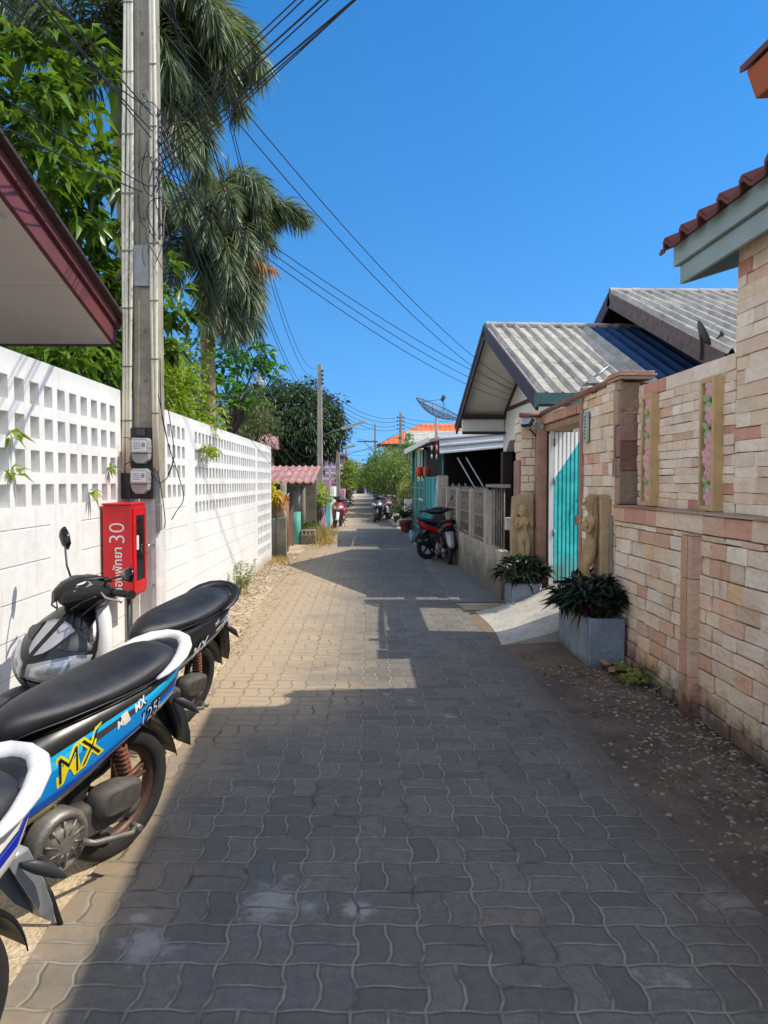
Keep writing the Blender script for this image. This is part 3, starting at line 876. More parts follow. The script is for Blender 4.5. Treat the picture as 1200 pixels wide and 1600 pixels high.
# ================================================================== sandstone boundary wall on the right
PAL = [hx(c) for c in ('#dccab0', '#e2d3bd', '#dccbb6', '#dcc6b0', '#cfa98f', '#cd9d8b', '#d9b6a0', '#d6b88f', '#e3d8c8', '#d7c3ab')]
PAL2 = [hx(c) for c in ('#d9c9b3', '#e0d3c0', '#d6c2a8', '#dccab8', '#d2b59c', '#c4917f', '#d3bba6', '#ddd0bd', '#cba273')]
def stones(mb, y0, y1, z0, z1, x, hh, ll, pal, wts=None, gap=.007, prot=(.003, .026), face=1):
    """dressed stones on a plane x = const, facing -x"""
    z = z0
    while z < z1 - .02:
        h = min(rng.uniform(*hh), z1 - z)
        if z1 - (z + h) < .035: h = z1 - z
        y = y0 - rng.uniform(0, ll[0])
        while y < y1:
            l = rng.uniform(*ll); a, b = max(y, y0), min(y + l, y1)
            if b - a > .02:
                p = rng.uniform(*prot); c = rng.choices(pal, wts)[0] if wts else rng.choice(pal)
                k = rng.uniform(1.0, 1.22); c = tuple(q * k for q in c[:3])
                j = lambda s_=.003: rng.uniform(-s_, s_)
                g = gap / 2
                A = [(x - p + j(.004), a + g + j(), z + g + j()), (x - p + j(.004), b - g + j(), z + g + j()), (x - p + j(.004), b - g + j(), z + h - g + j()), (x - p + j(.004), a + g + j(), z + h - g + j())]
                B = [(x + .02, q[1], q[2]) for q in A]
                mb.hexa([A[0], A[1], B[1], B[0], A[3], A[2], B[2], B[3]], 0, c)
            y += l
        z += h
def stones_y(mb, x0, x1, z0, z1, y, hh, pal):
    """stones on a plane y = const, facing -y"""
    z = z0
    while z < z1 - .02:
        h = min(rng.uniform(*hh), z1 - z)
        c = tuple(q * rng.uniform(.7, .95) for q in rng.choice(pal)[:3])
        mb.box(x0, x1, y - rng.uniform(.004, .012), y + .02, z + .002, z + h - .002, 0, c); z += h
WT = [12, 12, 9, 10, 4.5, 1.6, 6, 2.0, 11, 9]; WT2 = [10, 10, 8, 10, 4, 1.8, 6, 9, 1.3]
sw = thing('boundary_wall', 'tall sandstone clad wall with a projecting ledge along the right of the street', 'wall', (2.15, 3.5, 0))
XL, XU = 2.09, 2.215
mb = MB(); mb.box(XL + .012, 2.45, -1.5, 6.40, 0, 1.17); mb.box(XU + .012, 2.45, -1.5, 6.262, 1.305, 2.265); mb.box(XU + .012, 2.45, -1.5, 4.585, 2.265, 3.2)
mb.build('core', M['mortar'], sw)
mb = MB(); stones(mb, -1.5, 6.41, .0, 1.17, XL, (.085, .13), (.15, .33), PAL, WT)
mb.build('lower_cladding', M['stone'], sw, bevel=.005, seg=2)
mb = MB(); stones(mb, 4.59, 6.26, 1.305, 2.275, XU, (.045, .075), (.16, .5), PAL2, WT2, .003, (.003, .014))
stones(mb, -1.5, 4.585, 1.305, 3.1, XU - .003, (.06, .095), (.2, .5), PAL2, WT2, .003, (.003, .014))
mb.build('upper_cladding', M['stone'], sw, bevel=.0035, seg=2)
mb = MB(); stones(mb, -1.5, 6.42, 1.172, 1.29, XL - .018, (.118, .12), (.2, .5), PAL[2:8], None, .004, (.002, .008)); mb.build('ledge_face', M['stone'], sw, bevel=.005)
mb = MB()
y = -1.5
while y < 6.42:
    l = min(rng.uniform(.4, .7), 6.425 - y); mb.box(XL - .045 + rng.uniform(-.006, .006), XU + .005, y + .003, y + l - .003, 1.292, 1.304 + rng.uniform(0, .006), 0, tuple(q * .62 for q in rng.choice(PAL)[:3])); y += l
mb.build('ledge_slab', M['stone_clean'], sw, bevel=.004)
mb = MB(); z = 0
while z < 1.165:
    h = min(rng.uniform(.24, .42), 1.168 - z)
    mb.box(XL - .075, XL + .01, 4.73, 4.79, z + .002, z + h - .002, 0, tuple(q * rng.uniform(.8, 1) for q in PAL[6][:3]))
    mb.box(XL - .08, XL + .01, 4.794, 4.885, z + .002, z + h - .002, 0, tuple(q * rng.uniform(.8, 1) for q in PAL[4][:3])); z += h
mb.build('pilaster', M['stone'], sw, bevel=.006)
for (yp0, yp1, zt) in ((4.66, 4.92, 1), (0, 0, 0)):
    pass

# gateway wall: from the dark pillar to the far end
gw = thing('gateway_wall', 'sandstone gateway wall with a timber lintel around the turquoise gate', 'gateway', (2.2, 8.4, 0))
XG = 2.085
mb = MB(); mb.box(XG + .012, 2.40, 6.30, 7.44, 0, 2.31); mb.box(1.842, 2.40, 9.162, 9.48, 0, 2.26); mb.box(XG + .012, 2.40, 8.98, 9.161, 0, 2.26); mb.box(XG + .012, 2.38, 7.44, 8.98, 2.16, 2.27)
mb.build('core', M['mortar'], gw)
mb = MB(); stones(mb, 6.42, 7.40, 0, 2.32, XG, (.07, .12), (.16, .34), PAL, WT, .004, (.003, .016)); stones(mb, 9.16, 9.48, 0, 2.27, 1.83, (.08, .14), (.2, .4), PAL2, WT2)
z_ = 0
while z_ < 2.25:
    h_ = min(rng.uniform(.08, .13), 2.27 - z_); x_ = 1.83 - rng.uniform(0, .1)
    while x_ < XG - .01:
        l_ = rng.uniform(.1, .22); a_, b_ = max(x_, 1.822), min(x_ + l_, XG + .012)
        if b_ - a_ > .02: mb.box(a_ + .003, b_ - .003, 9.15 - rng.uniform(.003, .014), 9.18, z_ + .003, z_ + h_ - .003, 0, tuple(q * rng.uniform(.95, 1.15) for q in rng.choices(PAL2, WT2)[0][:3]))
        x_ += l_
    z_ += h_
stones(mb, 7.40, 9.12, 2.17, 2.28, XG, (.1, .11), (.2, .4), [hx('#b98f78'), hx('#a97f6c'), hx('#c5a488')])
mb.build('cladding', M['stone'], gw, bevel=.004)
mb = MB(); stones_y(mb, XG - .012, 2.235, 1.31, 2.33, 6.29, (.16, .3), [hx('#8f7b6c'), hx('#9b8474'), hx('#87685c')]); mb.build('pillar_face', M['stone'], gw, bevel=.005)
mb = MB(); stones(mb, 6.285, 6.415, 1.31, 2.33, XG - .012, (.16, .3), (.13, .14), [hx('#9c8574'), hx('#8a6c5e')]); mb.build('pillar_side', M['stone'], gw, bevel=.005)
mb = MB()
for k, (e, z) in enumerate(((.03, 2.335), (.045, 2.357), (.03, 2.379))): mb.box(XG - e - .01, 2.30 + e, 6.26 - e, 6.52 + e, z, z + .02, 0, tuple(q * .7 for q in PAL[k + 3][:3]))
mb.build('pillar_cap', M['stone_clean'], gw, bevel=.004)
mb = MB(); mb.box(XG - .03, XG + .03, 7.38, 7.46, .1, 2.40); mb.box(XG - .10, XG + .03, 8.98, 9.135, .0, 2.20); mb.box(1.79, 1.815, 9.14, 9.42, .1, 1.75)
mb.build('jamb', paint('reddish_jamb', hx('#a5806c'), .8, .3, 5, .3, 60, streak=.4), gw, bevel=.006)
mb = MB(); mb.tube([(XG - .03, 9.1, 2.30), (XG - .045, 8.0, 2.315), (XG - .03, 7.0, 2.34), (XG - .02, 6.6, 2.35)], .028, 8); mb.tube([(1.80, 9.14, 2.285), (XG, 9.13, 2.29)], .03, 8)
mb.build('coping', paint('red_brown_coping', hx('#8c5f4e'), .8, .4, 7, .4, 60, streak=.4), gw)
mb = MB(); mb.box(XG - .01, 2.30, 7.46, 8.98, 2.08, 2.155, 0, PAL[2][:3]); mb.build('lintel', M['wood'], gw, bevel=.012)
mb = MB(); mb.box(XG, 2.36, 7.46, 8.98, 0, .30); mb.build('threshold', M['slab'], gw, bevel=.008)

# open turquoise gate
ga = thing('gate', 'turquoise and white slatted metal gate standing open in the stone gateway', 'gate', (2.15, 8.93, .3))
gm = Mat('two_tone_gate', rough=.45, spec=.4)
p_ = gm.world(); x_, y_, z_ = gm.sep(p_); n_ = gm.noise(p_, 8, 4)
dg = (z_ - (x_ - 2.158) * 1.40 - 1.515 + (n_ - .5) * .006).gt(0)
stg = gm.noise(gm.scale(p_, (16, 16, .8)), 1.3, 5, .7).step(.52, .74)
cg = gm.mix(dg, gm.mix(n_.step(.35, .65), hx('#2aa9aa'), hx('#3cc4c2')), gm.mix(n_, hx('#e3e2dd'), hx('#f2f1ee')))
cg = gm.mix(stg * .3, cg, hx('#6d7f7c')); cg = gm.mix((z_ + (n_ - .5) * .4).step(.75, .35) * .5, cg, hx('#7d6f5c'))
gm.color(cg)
ang = R(14)
def leafp(s, d, z): return (2.165 + s * math.cos(ang) + d * math.sin(ang), 8.92 + s * math.sin(ang) - d * math.cos(ang), z)
mb = MB()
for k in range(18):
    a, b = k * .052 + .003, k * .052 + .049
    mb.prism([(a, 0), (a + .008, .014), (b - .008, .014), (b, 0)], lambda q, d, z: leafp(q, d, z), .34, 2.075)
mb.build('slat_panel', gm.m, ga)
mb = MB(); mb.prism([(0, -.004), (.94, -.004), (.94, -.012), (0, -.012)], lambda q, d, z: leafp(q, d, z), .34, 2.07); mb.build('backing_sheet', M['darkgrey'], ga)
mb = MB(); mb.box(2.115, 2.155, 8.88, 8.925, .3, 2.09); mb.box(2.10, 2.114, 8.87, 8.90, .3, 2.05); mb.build('gate_post', M['white'], ga, bevel=.004)
mb = MB()
for z in (.9, 1.5, 1.95): mb.lathe([(.012, -.04), (.012, .04)], (2.158, 8.868, z), 'Z', 10, cap=True)
mb.build('hinge', M['strap'], ga)
mb = MB(); mb.tube([leafp(.30, .016, 1.12), leafp(.30, .05, 1.12), leafp(.30, .05, 1.28), leafp(.30, .016, 1.28)], .008, 6); mb.build('handle', M['strap'], ga)
mb = MB(); mb.prism([(.27, .014), (.33, .014), (.33, .022), (.27, .022)], lambda q, d, z: leafp(q, d, z), 1.0, 1.09); mb.build('latch', M['rust'], ga)

# white ramp
mb = MB()
nu, nv = 14, 16; vs = []
for i in range(nu + 1):
    for j in range(nv + 1):
        t, s = i / nu, j / nv
        xx = frac(1.22 + .05 * math.sin(s * 3.1), 2.10, t); ya = frac(6.95, 7.15, t); yb2 = frac(8.75, 8.98, t)
        yv = frac(ya, yb2, s); edge = min(1, min(s, 1 - s) / .10)
        zz = .004 + .305 * (t ** 1.25) * (.55 + .45 * edge ** .6) + .012 * math.sin(s * 26 + 2 * math.sin(t * 4)) * t * (1 - t) * 2
        vs.append((xx, yv, zz))
fs = [(i * (nv + 1) + j, (i + 1) * (nv + 1) + j, (i + 1) * (nv + 1) + j + 1, i * (nv + 1) + j + 1) for i in range(nu) for j in range(nv)]
mb.add(vs, fs, 0, True)
side0 = [vs[i * (nv + 1)] for i in range(nu + 1)]; side1 = [vs[i * (nv + 1) + nv] for i in range(nu + 1)]
for sd_ in (side0, side1):
    mb.add(sd_ + [(a, b, 0) for a, b, c in sd_], [(i, i + 1, nu + 2 + i, nu + 1 + i) for i in range(nu)])
tag(mb.build('concrete_ramp', M['ramp'], fixn=True), 'whitewashed sloping concrete ramp rising from the street to the gate', 'ramp')

# carved flower panels in the upper wall
def relief(yc, z0, z1, wy, label):
    r_ = thing('relief_panel', label, 'relief panel', (XU, yc, z0), 'carved flower panels')
    xa, xb = XU - .075, XU + .006; t = .032
    mb = MB(); mb.box(xa, xb, yc - wy / 2, yc - wy / 2 + t, z0, z1); mb.box(xa, xb, yc + wy / 2 - t, yc + wy / 2, z0, z1)
    mb.box(xa, xb, yc - wy / 2 + t, yc + wy / 2 - t, z0, z0 + t); mb.box(xa, xb, yc - wy / 2 + t, yc + wy / 2 - t, z1 - t, z1); mb.build('frame', M['relief_frame'], r_, bevel=.005)
    mb = MB(); mb.box(xa + .05, xb - .001, yc - wy / 2 + t, yc + wy / 2 - t, z0 + t, z1 - t); mb.build('back_board', paint('dark_recess', hx('#5b4a3c'), .9, .3, 8), r_)
    n = int((z1 - z0) / .088)
    for k in range(n):
        z = z0 + .085 + k * (z1 - z0 - .15) / max(1, n - 1); y = yc + (.02 if k % 2 else -.02)
        if k in (1, n - 2, n // 2 + 1):
            mb = MB()
            for a in (.6, 2.2, 3.9, 5.2):
                T = Matrix.Rotation(a, 3, 'X'); mb.ell(Vector((xa + .022, y, z)) + T @ Vector((0, .04, 0)), .014, .042, .022, 10, 6, T=T)
            mb.build('leaf_carving', M['greenleaf'], r_)
        else:
            mb = MB()
            for q in range(5):
                T = Matrix.Rotation(q * 1.2566 + k, 3, 'X'); mb.ell(Vector((xa + .02, y, z)) + T @ Vector((0, .036, 0)), .018, .040, .030, 10, 6, T=T)
            mb.ell((xa + .012, y, z), .012, .010, .010, 8, 6)
            mb.build('flower_carving', M['petal'], r_)
relief(4.84, 1.31, 2.155, .21, 'nearer carved panel of pink flowers in a tan frame, on the wall ledge')
relief(5.90, 1.31, 2.165, .21, 'farther carved panel of pink flowers, beside the dark stone pillar')
# ================================================================== houses and fences on the right
def plane_tiles(mb, P0, ux, dn, nrm, wid, length, pitch=.26, course=.52, amp=.034, sub=10, step=.022, mi=0, cut=None, wob=.004):
    """corrugated cement tiles: P0 = ridge corner, ux along the ridge, dn down the slope, rolls running down the slope"""
    ux, dn, nrm = Vector(ux).normalized(), Vector(dn).normalized(), Vector(nrm).normalized()
    nx = int(wid / pitch * sub); nc = max(1, math.ceil(length / course - 1e-6))
    def prof(t):
        f = t % 1.0
        return amp * (max(0.0, math.cos((f - .5) * math.pi / .36)) ** .6) if .32 < f < .68 else 0.0
    for c in range(nc):
        a, b = c * course - .03, min((c + 1) * course, length)
        top, bot = [], []
        ph = rng.uniform(-wob, wob)
        for i in range(nx + 1):
            s_ = i / nx * wid; h = prof(s_ / pitch + ph)
            top.append(P0 + ux * s_ + dn * max(a, 0) + nrm * (h + .006)); bot.append(P0 + ux * s_ + dn * b + nrm * (h + step))
        lo = [q - nrm * step for q in bot]
        if cut:
            top = [cut(q) for q in top]; bot = [cut(q) for q in bot]; lo = [cut(q) for q in lo]
        n = nx + 1
        mb.add(top + bot, [(i, i + 1, n + i + 1, n + i) for i in range(nx)], mi, True)
        mb.add(bot + lo, [(i, i + 1, n + i + 1, n + i) for i in range(nx)], mi, False)

def slab(mb, P, u, v, nrm, lu, lv, t0, t1, mi=0, c=None):
    u, v, nrm = Vector(u).normalized(), Vector(v).normalized(), Vector(nrm).normalized()
    q = [P, P + u * lu, P + u * lu + v * lv, P + v * lv]
    mb.hexa([p + nrm * t0 for p in q] + [p + nrm * t1 for p in q], mi, c)

# ---- white gabled house with grey tiled roof
hs = thing('house', 'white gabled house with a grey tiled roof and dark brown barge boards', 'house', (3.5, 13, 0))
xr, ya, za = 2.05, 13.45, 4.17                     # ridge end
yn, zn = 9.86, 2.58                                # near eave
yf, zf = 16.65, 2.68                               # far eave
dn1 = Vector((0, yn - ya, zn - za)); L1 = dn1.length; dn1.normalize(); n1_ = Vector((0, -(zn - za), (yn - ya))).normalized() * -1
n1_ = Vector((0, dn1.z, -dn1.y)); n1_ = n1_ if n1_.z > 0 else -n1_
dn2 = Vector((0, yf - ya, zf - za)); L2 = dn2.length; dn2.normalize(); n2_ = Vector((0, dn2.z, -dn2.y)); n2_ = n2_ if n2_.z > 0 else -n2_
mb = MB(); plane_tiles(mb, Vector((xr, ya, za)), (1, 0, 0), dn1, n1_, 1.86, L1, pitch=.2066, course=.78, amp=.062, step=.012, wob=.02)
mb.build('roof', M['rooftile'], hs, fixn=False)
mb = MB(); plane_tiles(mb, Vector((xr + 1.86, ya, za)), (1, 0, 0), dn1, n1_, 3.2, L1, pitch=.2066, course=.78, amp=.062, step=.012, wob=.02); mb.build('roof', M['roofblue'], hs, fixn=False)
mb = MB(); plane_tiles(mb, Vector((xr + 5, ya, za)), (-1, 0, 0), dn2, n2_, 5, L2, pitch=.27); mb.build('roof', M['rooftile'], hs, fixn=False)
mb = MB(); x = xr
while x < xr + 5: mb.lathe([(.055, 0), (.062, .02), (.05, .40)], (x, ya, za + .035), 'X', 10); x += .38
mb.build('ridge_cap', M['rooftile'], hs)
mb = MB(); slab(mb, Vector((xr + .03, ya, za)), (1, 0, 0), dn1, n1_, 4.97, L1 - .02, -.05, -.02); slab(mb, Vector((xr + .03, ya, za)), (1, 0, 0), dn2, n2_, 4.97, L2 - .02, -.052, -.022)
mb.build('soffit', M['cream'], hs)
mb = MB(); slab(mb, Vector((xr - .02, ya, za + .03)), (1, 0, 0), dn1, n1_, .035, L1 + .02, -.21, -.005); slab(mb, Vector((xr - .035, ya, za + .05)), (1, 0, 0), dn1, n1_, .03, L1 + .02, -.10, -.006); mb.build('barge_board', M['brownwood'], hs, bevel=.004)
mb = MB(); slab(mb, Vector((xr - .02, ya + .003, za + .03)), (1, 0, 0), dn2, n2_, .035, L2 + .02, -.21, -.005); slab(mb, Vector((xr - .035, ya + .003, za + .05)), (1, 0, 0), dn2, n2_, .03, L2 + .02, -.10, -.006); mb.build('barge_board', M['brownwood'], hs, bevel=.004)
# gable wall with a stepped porch opening
xw = 2.97
zr = lambda y: za + (y - ya) * ((zn - za) / (yn - ya) if y < ya else (zf - za) / (yf - ya)) - .06
mb = MB()
poly = [(10.1, 0), (11.6, 0), (11.6, 2.12), (11.95, 2.32), (15.6, 2.32), (15.88, 2.12), (16.15, 2.12), (16.15, zr(16.15)), (ya, zr(ya)), (10.1, zr(10.1))]
mb.prism(poly, lambda y, z, d: (xw + d, y, z), 0, .14); mb.build('wall', M['cream'], hs)
mb = MB(); mb.box(xw - .03, xw - .001, 10.9, 15.7, 2.93, 3.0)
mb.build('wall_trim', M['brownwood'], hs)
mb = MB()
for (y, z) in ((ya, zr(ya)),): slab(mb, Vector((xw - .028, y, z + .01)), (1, 0, 0), dn2, n2_, .026, L2 - .7, -.08, -.012)
mb.build('gable_trim', M['brownwood'], hs)
mb = MB(); mb.box(xr + .02, xw - .032, 15.98, 16.05, 2.52, 2.80); mb.build('eave_panel', M['cream'], hs)
mb = MB(); mb.box(xr + .02, xw, 15.90, 15.98, 2.78, 2.88); mb.box(xr + .02, xw, 15.92, 15.99, 2.47, 2.53); mb.build('eave_beam', M['brownwood'], hs)
mb = MB(); mb.box(xw - .06, xw + .15, 15.93, 16.13, 0, 2.115); mb.build('column', M['brownwood'], hs, bevel=.01)
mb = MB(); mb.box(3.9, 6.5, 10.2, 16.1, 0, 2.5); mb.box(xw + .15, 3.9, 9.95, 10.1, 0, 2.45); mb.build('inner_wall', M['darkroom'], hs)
mb = MB(); mb.box(3.86, 3.899, 12.6, 13.5, .9, 1.9); mb.build('porch_window', M['ribbed'], hs)
mb = MB(); prof = [(-.16, .0), (-.16, -.14), (.0, -.16), (.02, .0), (.0, 0), (-.02, -.13), (-.14, -.11), (-.14, 0)]
mb.prism(prof, lambda a, b, d: (xr - .05 + d, yn + a - .02, zn + b + .03), 0, 3.6); mb.box(xr - .055, xr - .05, yn - .185, yn + .005, zn - .14, zn + .035)
mb.build('gutter', M['gutter'], hs)

hs.rotation_euler.z = .04
# ---- second, higher roof behind
h2 = thing('house', 'taller house behind with a second grey tiled roof above the blue tiles', 'house', (6, 13, 0))
xr2, ya2, za2, yn2, zn2 = 4.12, 13.15, 4.70, 8.9, 2.98
d2 = Vector((0, yn2 - ya2, zn2 - za2)); LL = d2.length; d2.normalize(); nn = Vector((0, d2.z, -d2.y)); nn = nn if nn.z > 0 else -nn
mb = MB(); plane_tiles(mb, Vector((xr2, ya2, za2)), (1, 0, 0), d2, nn, 5.5, LL, pitch=.2066, course=.78, amp=.062, step=.012, wob=.02); mb.build('roof', M['rooftile'], h2, fixn=False)
d3 = Vector((0, 17.2 - ya2, 3.0 - za2)); L3 = d3.length; d3.normalize(); n3 = Vector((0, d3.z, -d3.y)); n3 = n3 if n3.z > 0 else -n3
mb = MB(); plane_tiles(mb, Vector((xr2 + 5.5, ya2, za2)), (-1, 0, 0), d3, n3, 5.5, L3, pitch=.27); mb.build('roof', M['rooftile'], h2, fixn=False)
mb = MB(); x = xr2
while x < xr2 + 5.4: mb.lathe([(.055, 0), (.062, .02), (.05, .40)], (x, ya2, za2 + .035), 'X', 10); x += .38
mb.build('ridge_cap', M['rooftile'], h2)
old = paint('peeling_barge', hx('#6a5a54'), .8, .5, 9, .3, 60, streak=.3)
mb = MB(); slab(mb, Vector((xr2 - .02, ya2, za2 + .03)), (1, 0, 0), d2, nn, .04, LL + .02, -.25, -.004); mb.build('barge_board', old, h2, bevel=.004)
mb = MB(); slab(mb, Vector((xr2 - .02, ya2 + .003, za2 + .03)), (1, 0, 0), d3, n3, .04, L3, -.25, -.004); mb.build('barge_board', M['brownwood'], h2, bevel=.004)
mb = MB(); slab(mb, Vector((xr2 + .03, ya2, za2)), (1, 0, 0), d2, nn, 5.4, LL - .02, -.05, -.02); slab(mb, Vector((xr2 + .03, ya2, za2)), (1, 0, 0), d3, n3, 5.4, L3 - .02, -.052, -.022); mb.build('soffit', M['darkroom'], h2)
mb = MB(); mb.prism([(9.5, 0), (16.9, 0), (16.9, 2.95), (ya2, za2 - .12), (9.5, 3.15)], lambda y, z, d: (xr2 + 1.0 + d, y, z), 0, 4); mb.build('wall', plain('deep_blue_wall', hx('#23344f'), .8), h2)
mb = MB(); mb.prism(prof, lambda a, b, d: (xr2 + 1.0 + d, yn2 + a - .02, zn2 + b + .03), 0, 4.0); mb.build('gutter', M['gutter'], h2)

# ---- small dish on that roof
def aim(dirv):
    z = Vector(dirv).normalized(); x = z.orthogonal().normalized(); y = z.cross(x)
    return Matrix((x, y, z)).transposed()
dp = W(1098, 522, 9.3)
ds = thing('satellite_dish', 'small grey satellite dish on the higher tiled roof', 'satellite dish', (dp.x, dp.y, dp.z))
T = aim((.85, -.22, .42))
mb = MB(); mb.lathe([(.001, -.03), (.06, -.025), (.12, -.01), (.17, .015), (.172, .02), (.165, .02), (.11, -.004), (.05, -.02), (.001, -.024)], (0, 0, 0), 'Z', 22); mb.xf(Matrix.Translation(dp) @ T.to_4x4()); mb.build('reflector', M['darkgrey'], ds)
mb = MB(); e = dp + T @ Vector((.0, -.14, .22)); mb.tube([dp + T @ Vector((0, -.165, .0)), dp + T @ Vector((0, -.19, .14)), e], .012, 6); mb.ell(e, .03, .03, .04, 8, 6); mb.build('feed_arm', M['darkgrey'], ds)
mb = MB(); mb.tube([dp - T @ Vector((0, 0, .03)), dp + Vector((.02, .08, -.10)), dp + Vector((.02, .08, -.30))], .018, 8); mb.build('mount', M['darkgrey'], ds)

# ---- near house on the right: maroon tiled eave and terracotta upper roof
h3 = thing('house', 'near house with a maroon tiled eave above the sandstone wall', 'house', (4, 2, 0))
xe, ze = 1.98, 3.02
dnx = Vector((-1, 0, -.42)).normalized(); nx_ = Vector((-.42, 0, 1)).normalized()
Lr = 2.2; top = Vector((xe, 5.20, ze)) - dnx * Lr
mb = MB(); plane_tiles(mb, top, (0, -1, 0), dnx, nx_, 6.2, Lr, pitch=.26, course=1.1, amp=.05, sub=12, step=.02); mb.build('roof', M['roofred'], h3, fixn=False, solid=.014)
mb = MB(); mb.box(2.02, 2.05, -1, 5.10, 2.915, 3.045); mb.box(2.05, 2.075, -1, 5.06, 2.795, 2.912); mb.build('fascia_board', M['fascia'], h3, bevel=.003)
mb = MB()
for (za_, zb_, yo, xo) in ((2.915, 3.045, 5.10, 2.05), (2.795, 2.912, 5.06, 2.075)): mb.prism([(xo, za_), (3.2, za_ + (.35)), (3.2, zb_ + .42), (xo, zb_)], lambda x, z, d: (x, yo + d, z), -.028, 0)
mb.build('barge_board', M['fascia'], h3, bevel=.003)
mb = MB(); mb.box(2.50, 6, -1.5, 4.55, 0, 3.3); mb.build('wall', M['cream'], h3)
h4 = thing('house', 'tall house with a terracotta eave at the top right corner', 'house', (5, 1, 0))
oc = W(1165, 112, 4.68); ob2 = W(1180, 156, 4.68)
mb = MB(); mb.prism([(oc.x, oc.z), (ob2.x, ob2.z), (ob2.x + 1.6, ob2.z + .10), (ob2.x + 1.6, oc.z + .72)], lambda x, z, d: (x, oc.y + d, z), -6.5, 0)
mb.v = [(a + .06 * (4.68 - b), b, c) for a, b, c in mb.v]; mb.build('eave', M['orangeboard'], h4, bevel=.012)
mb = MB(); mb.prism([(oc.x - .02, oc.z + .004), (oc.x + 1.62, oc.z + .73), (oc.x + 1.62, oc.z + .77), (oc.x - .02, oc.z + .044)], lambda x, z, d: (x, oc.y + d, z), -6.5, .03); mb.v = [(a + .06 * (4.68 - b), b, c) for a, b, c in mb.v]; mb.build('roof', M['roofred'], h4)
mb = MB(); mb.box(ob2.x + .9, 7, -2, 3.9, 3.45, ob2.z + .08); mb.build('wall', M['cream'], h4)

# ---- mildewed low wall with iron railings
fn = thing('fence', 'mildewed low wall with rusty white railings before the porch', 'fence', (1.66, 13.5, 0))
fy = [10.75, 12.15, 13.75, 15.25, 16.55]
fx = lambda y: frac(1.70, 1.60, (y - 10.75) / 5.8)
def fpr(mb, y0, y1, z0, z1, dx0=-.06, dx1=.06):
    mb.hexa([(fx(y0) + dx0, y0, z0), (fx(y1) + dx0, y1, z0), (fx(y1) + dx1, y1, z0), (fx(y0) + dx1, y0, z0), (fx(y0) + dx0, y0, z1), (fx(y1) + dx0, y1, z1), (fx(y1) + dx1, y1, z1), (fx(y0) + dx1, y0, z1)])
mb = MB(); fpr(mb, 9.55, 16.6, 0, .62); mb.build('low_wall', M['fencewall'], fn, bevel=.008)
for i, y in enumerate(fy[:-1]):
    mb = MB(); fpr(mb, y - .06, y + .06, .0, 1.38, -.068, .068); mb.build('post', M['fencewall'], fn, bevel=.01)
mb = MB(); fpr(mb, 16.45, 16.75, 0, 1.62, -.10, .12); mb.build('gate_pillar', M['fencewall'], fn, bevel=.012)
for i in range(len(fy) - 1):
    a, b = fy[i] + .06, fy[i + 1] - .06
    mb = MB()
    for z in (.66, 1.0, 1.34): fpr(mb, a, b, z - .014, z + .014, -.012, .012)
    n = int((b - a) / .115)
    for k in range(n):
        y = a + (k + .5) * (b - a) / n; x = fx(y)
        mb.tube([(x, y, .62), (x, y, 1.40 + (.02 if k % 2 else .0))], .009, 6)
        if k % 3 == 1: mb.lathe([(.009, -.03), (.026, 0), (.009, .03)], (x, y, .83), 'Z', 8); mb.lathe([(.009, -.03), (.026, 0), (.009, .03)], (x, y, 1.17), 'Z', 8)
    mb.build('railing', M['iron'], fn)
mb = MB(); fpr(mb, 9.56, 10.69, 1.42, 1.46); mb.build('top_rail', M['iron'], fn)
mb = MB()
for k in range(6): mb.tube([(1.72, 9.66 + k * .18, .62), (1.72, 9.66 + k * .18, 1.43)], .009, 6)
mb.build('railing', M['iron'], fn)

# ---- carport with ribbed awning, and the teal shop front
cp = thing('carport', 'dark open carport under a ribbed silver awning behind the railings', 'carport', (3, 18, 0))
mb = MB()
pa, pb = Vector((1.62, 17.4, 2.12)), Vector((4.2, 17.4, 2.36))
prof = []
for k in range(3):
    z = k * .165; prof += [(0, z), (-.05, z + .010), (-.055, z + .04), (0, z + .06), (.0, z + .16)]
vs0 = []
for (q, z) in prof:
    vs0.append((pa, q + z * .35, z)); 
ring0 = [(p.x, p.y + q, p.z + z) for p, q, z in vs0]; ring1 = [(pb.x, pb.y + q, pb.z + z * .95) for p, q, z in vs0]
n = len(ring0); mb.add(ring0 + ring1, [(i, i + 1, n + i + 1, n + i) for i in range(n - 1)])
mb.build('awning', M['ribbed'], cp, fixn=False, solid=.006)
mb = MB(); mb.box(1.80, 5.5, 17.62, 24, 2.58, 2.63); mb.build('roof', M['ribbed'], cp)
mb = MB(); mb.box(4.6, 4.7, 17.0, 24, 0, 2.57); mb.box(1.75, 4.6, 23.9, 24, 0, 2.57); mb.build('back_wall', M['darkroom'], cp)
for (a, b) in (((2.06, 17.7, 2.05), (3.0, 18.0, .5)), ((2.26, 17.7, 2.05), (3.2, 18.0, .55))):
    mb = MB(); mb.tube([a, b], .016, 8); mb.build('prop', M['white'], cp)
mb = MB(); mb.tube([(1.70, 17.45, 0), (1.70, 17.45, 2.14)], .02, 8); mb.build('post', M['tealdark'], cp)
for k, x in enumerate((2.05, 2.2, 2.35)):
    mb = MB(); mb.lathe([(.02, .72), (.035, .80), (.018, .86), (.03, 1.0), (.018, 1.06), (.03, 1.1)], (x, 18.5, .35), 'Z', 8); mb.build('baluster', M['white'], cp)
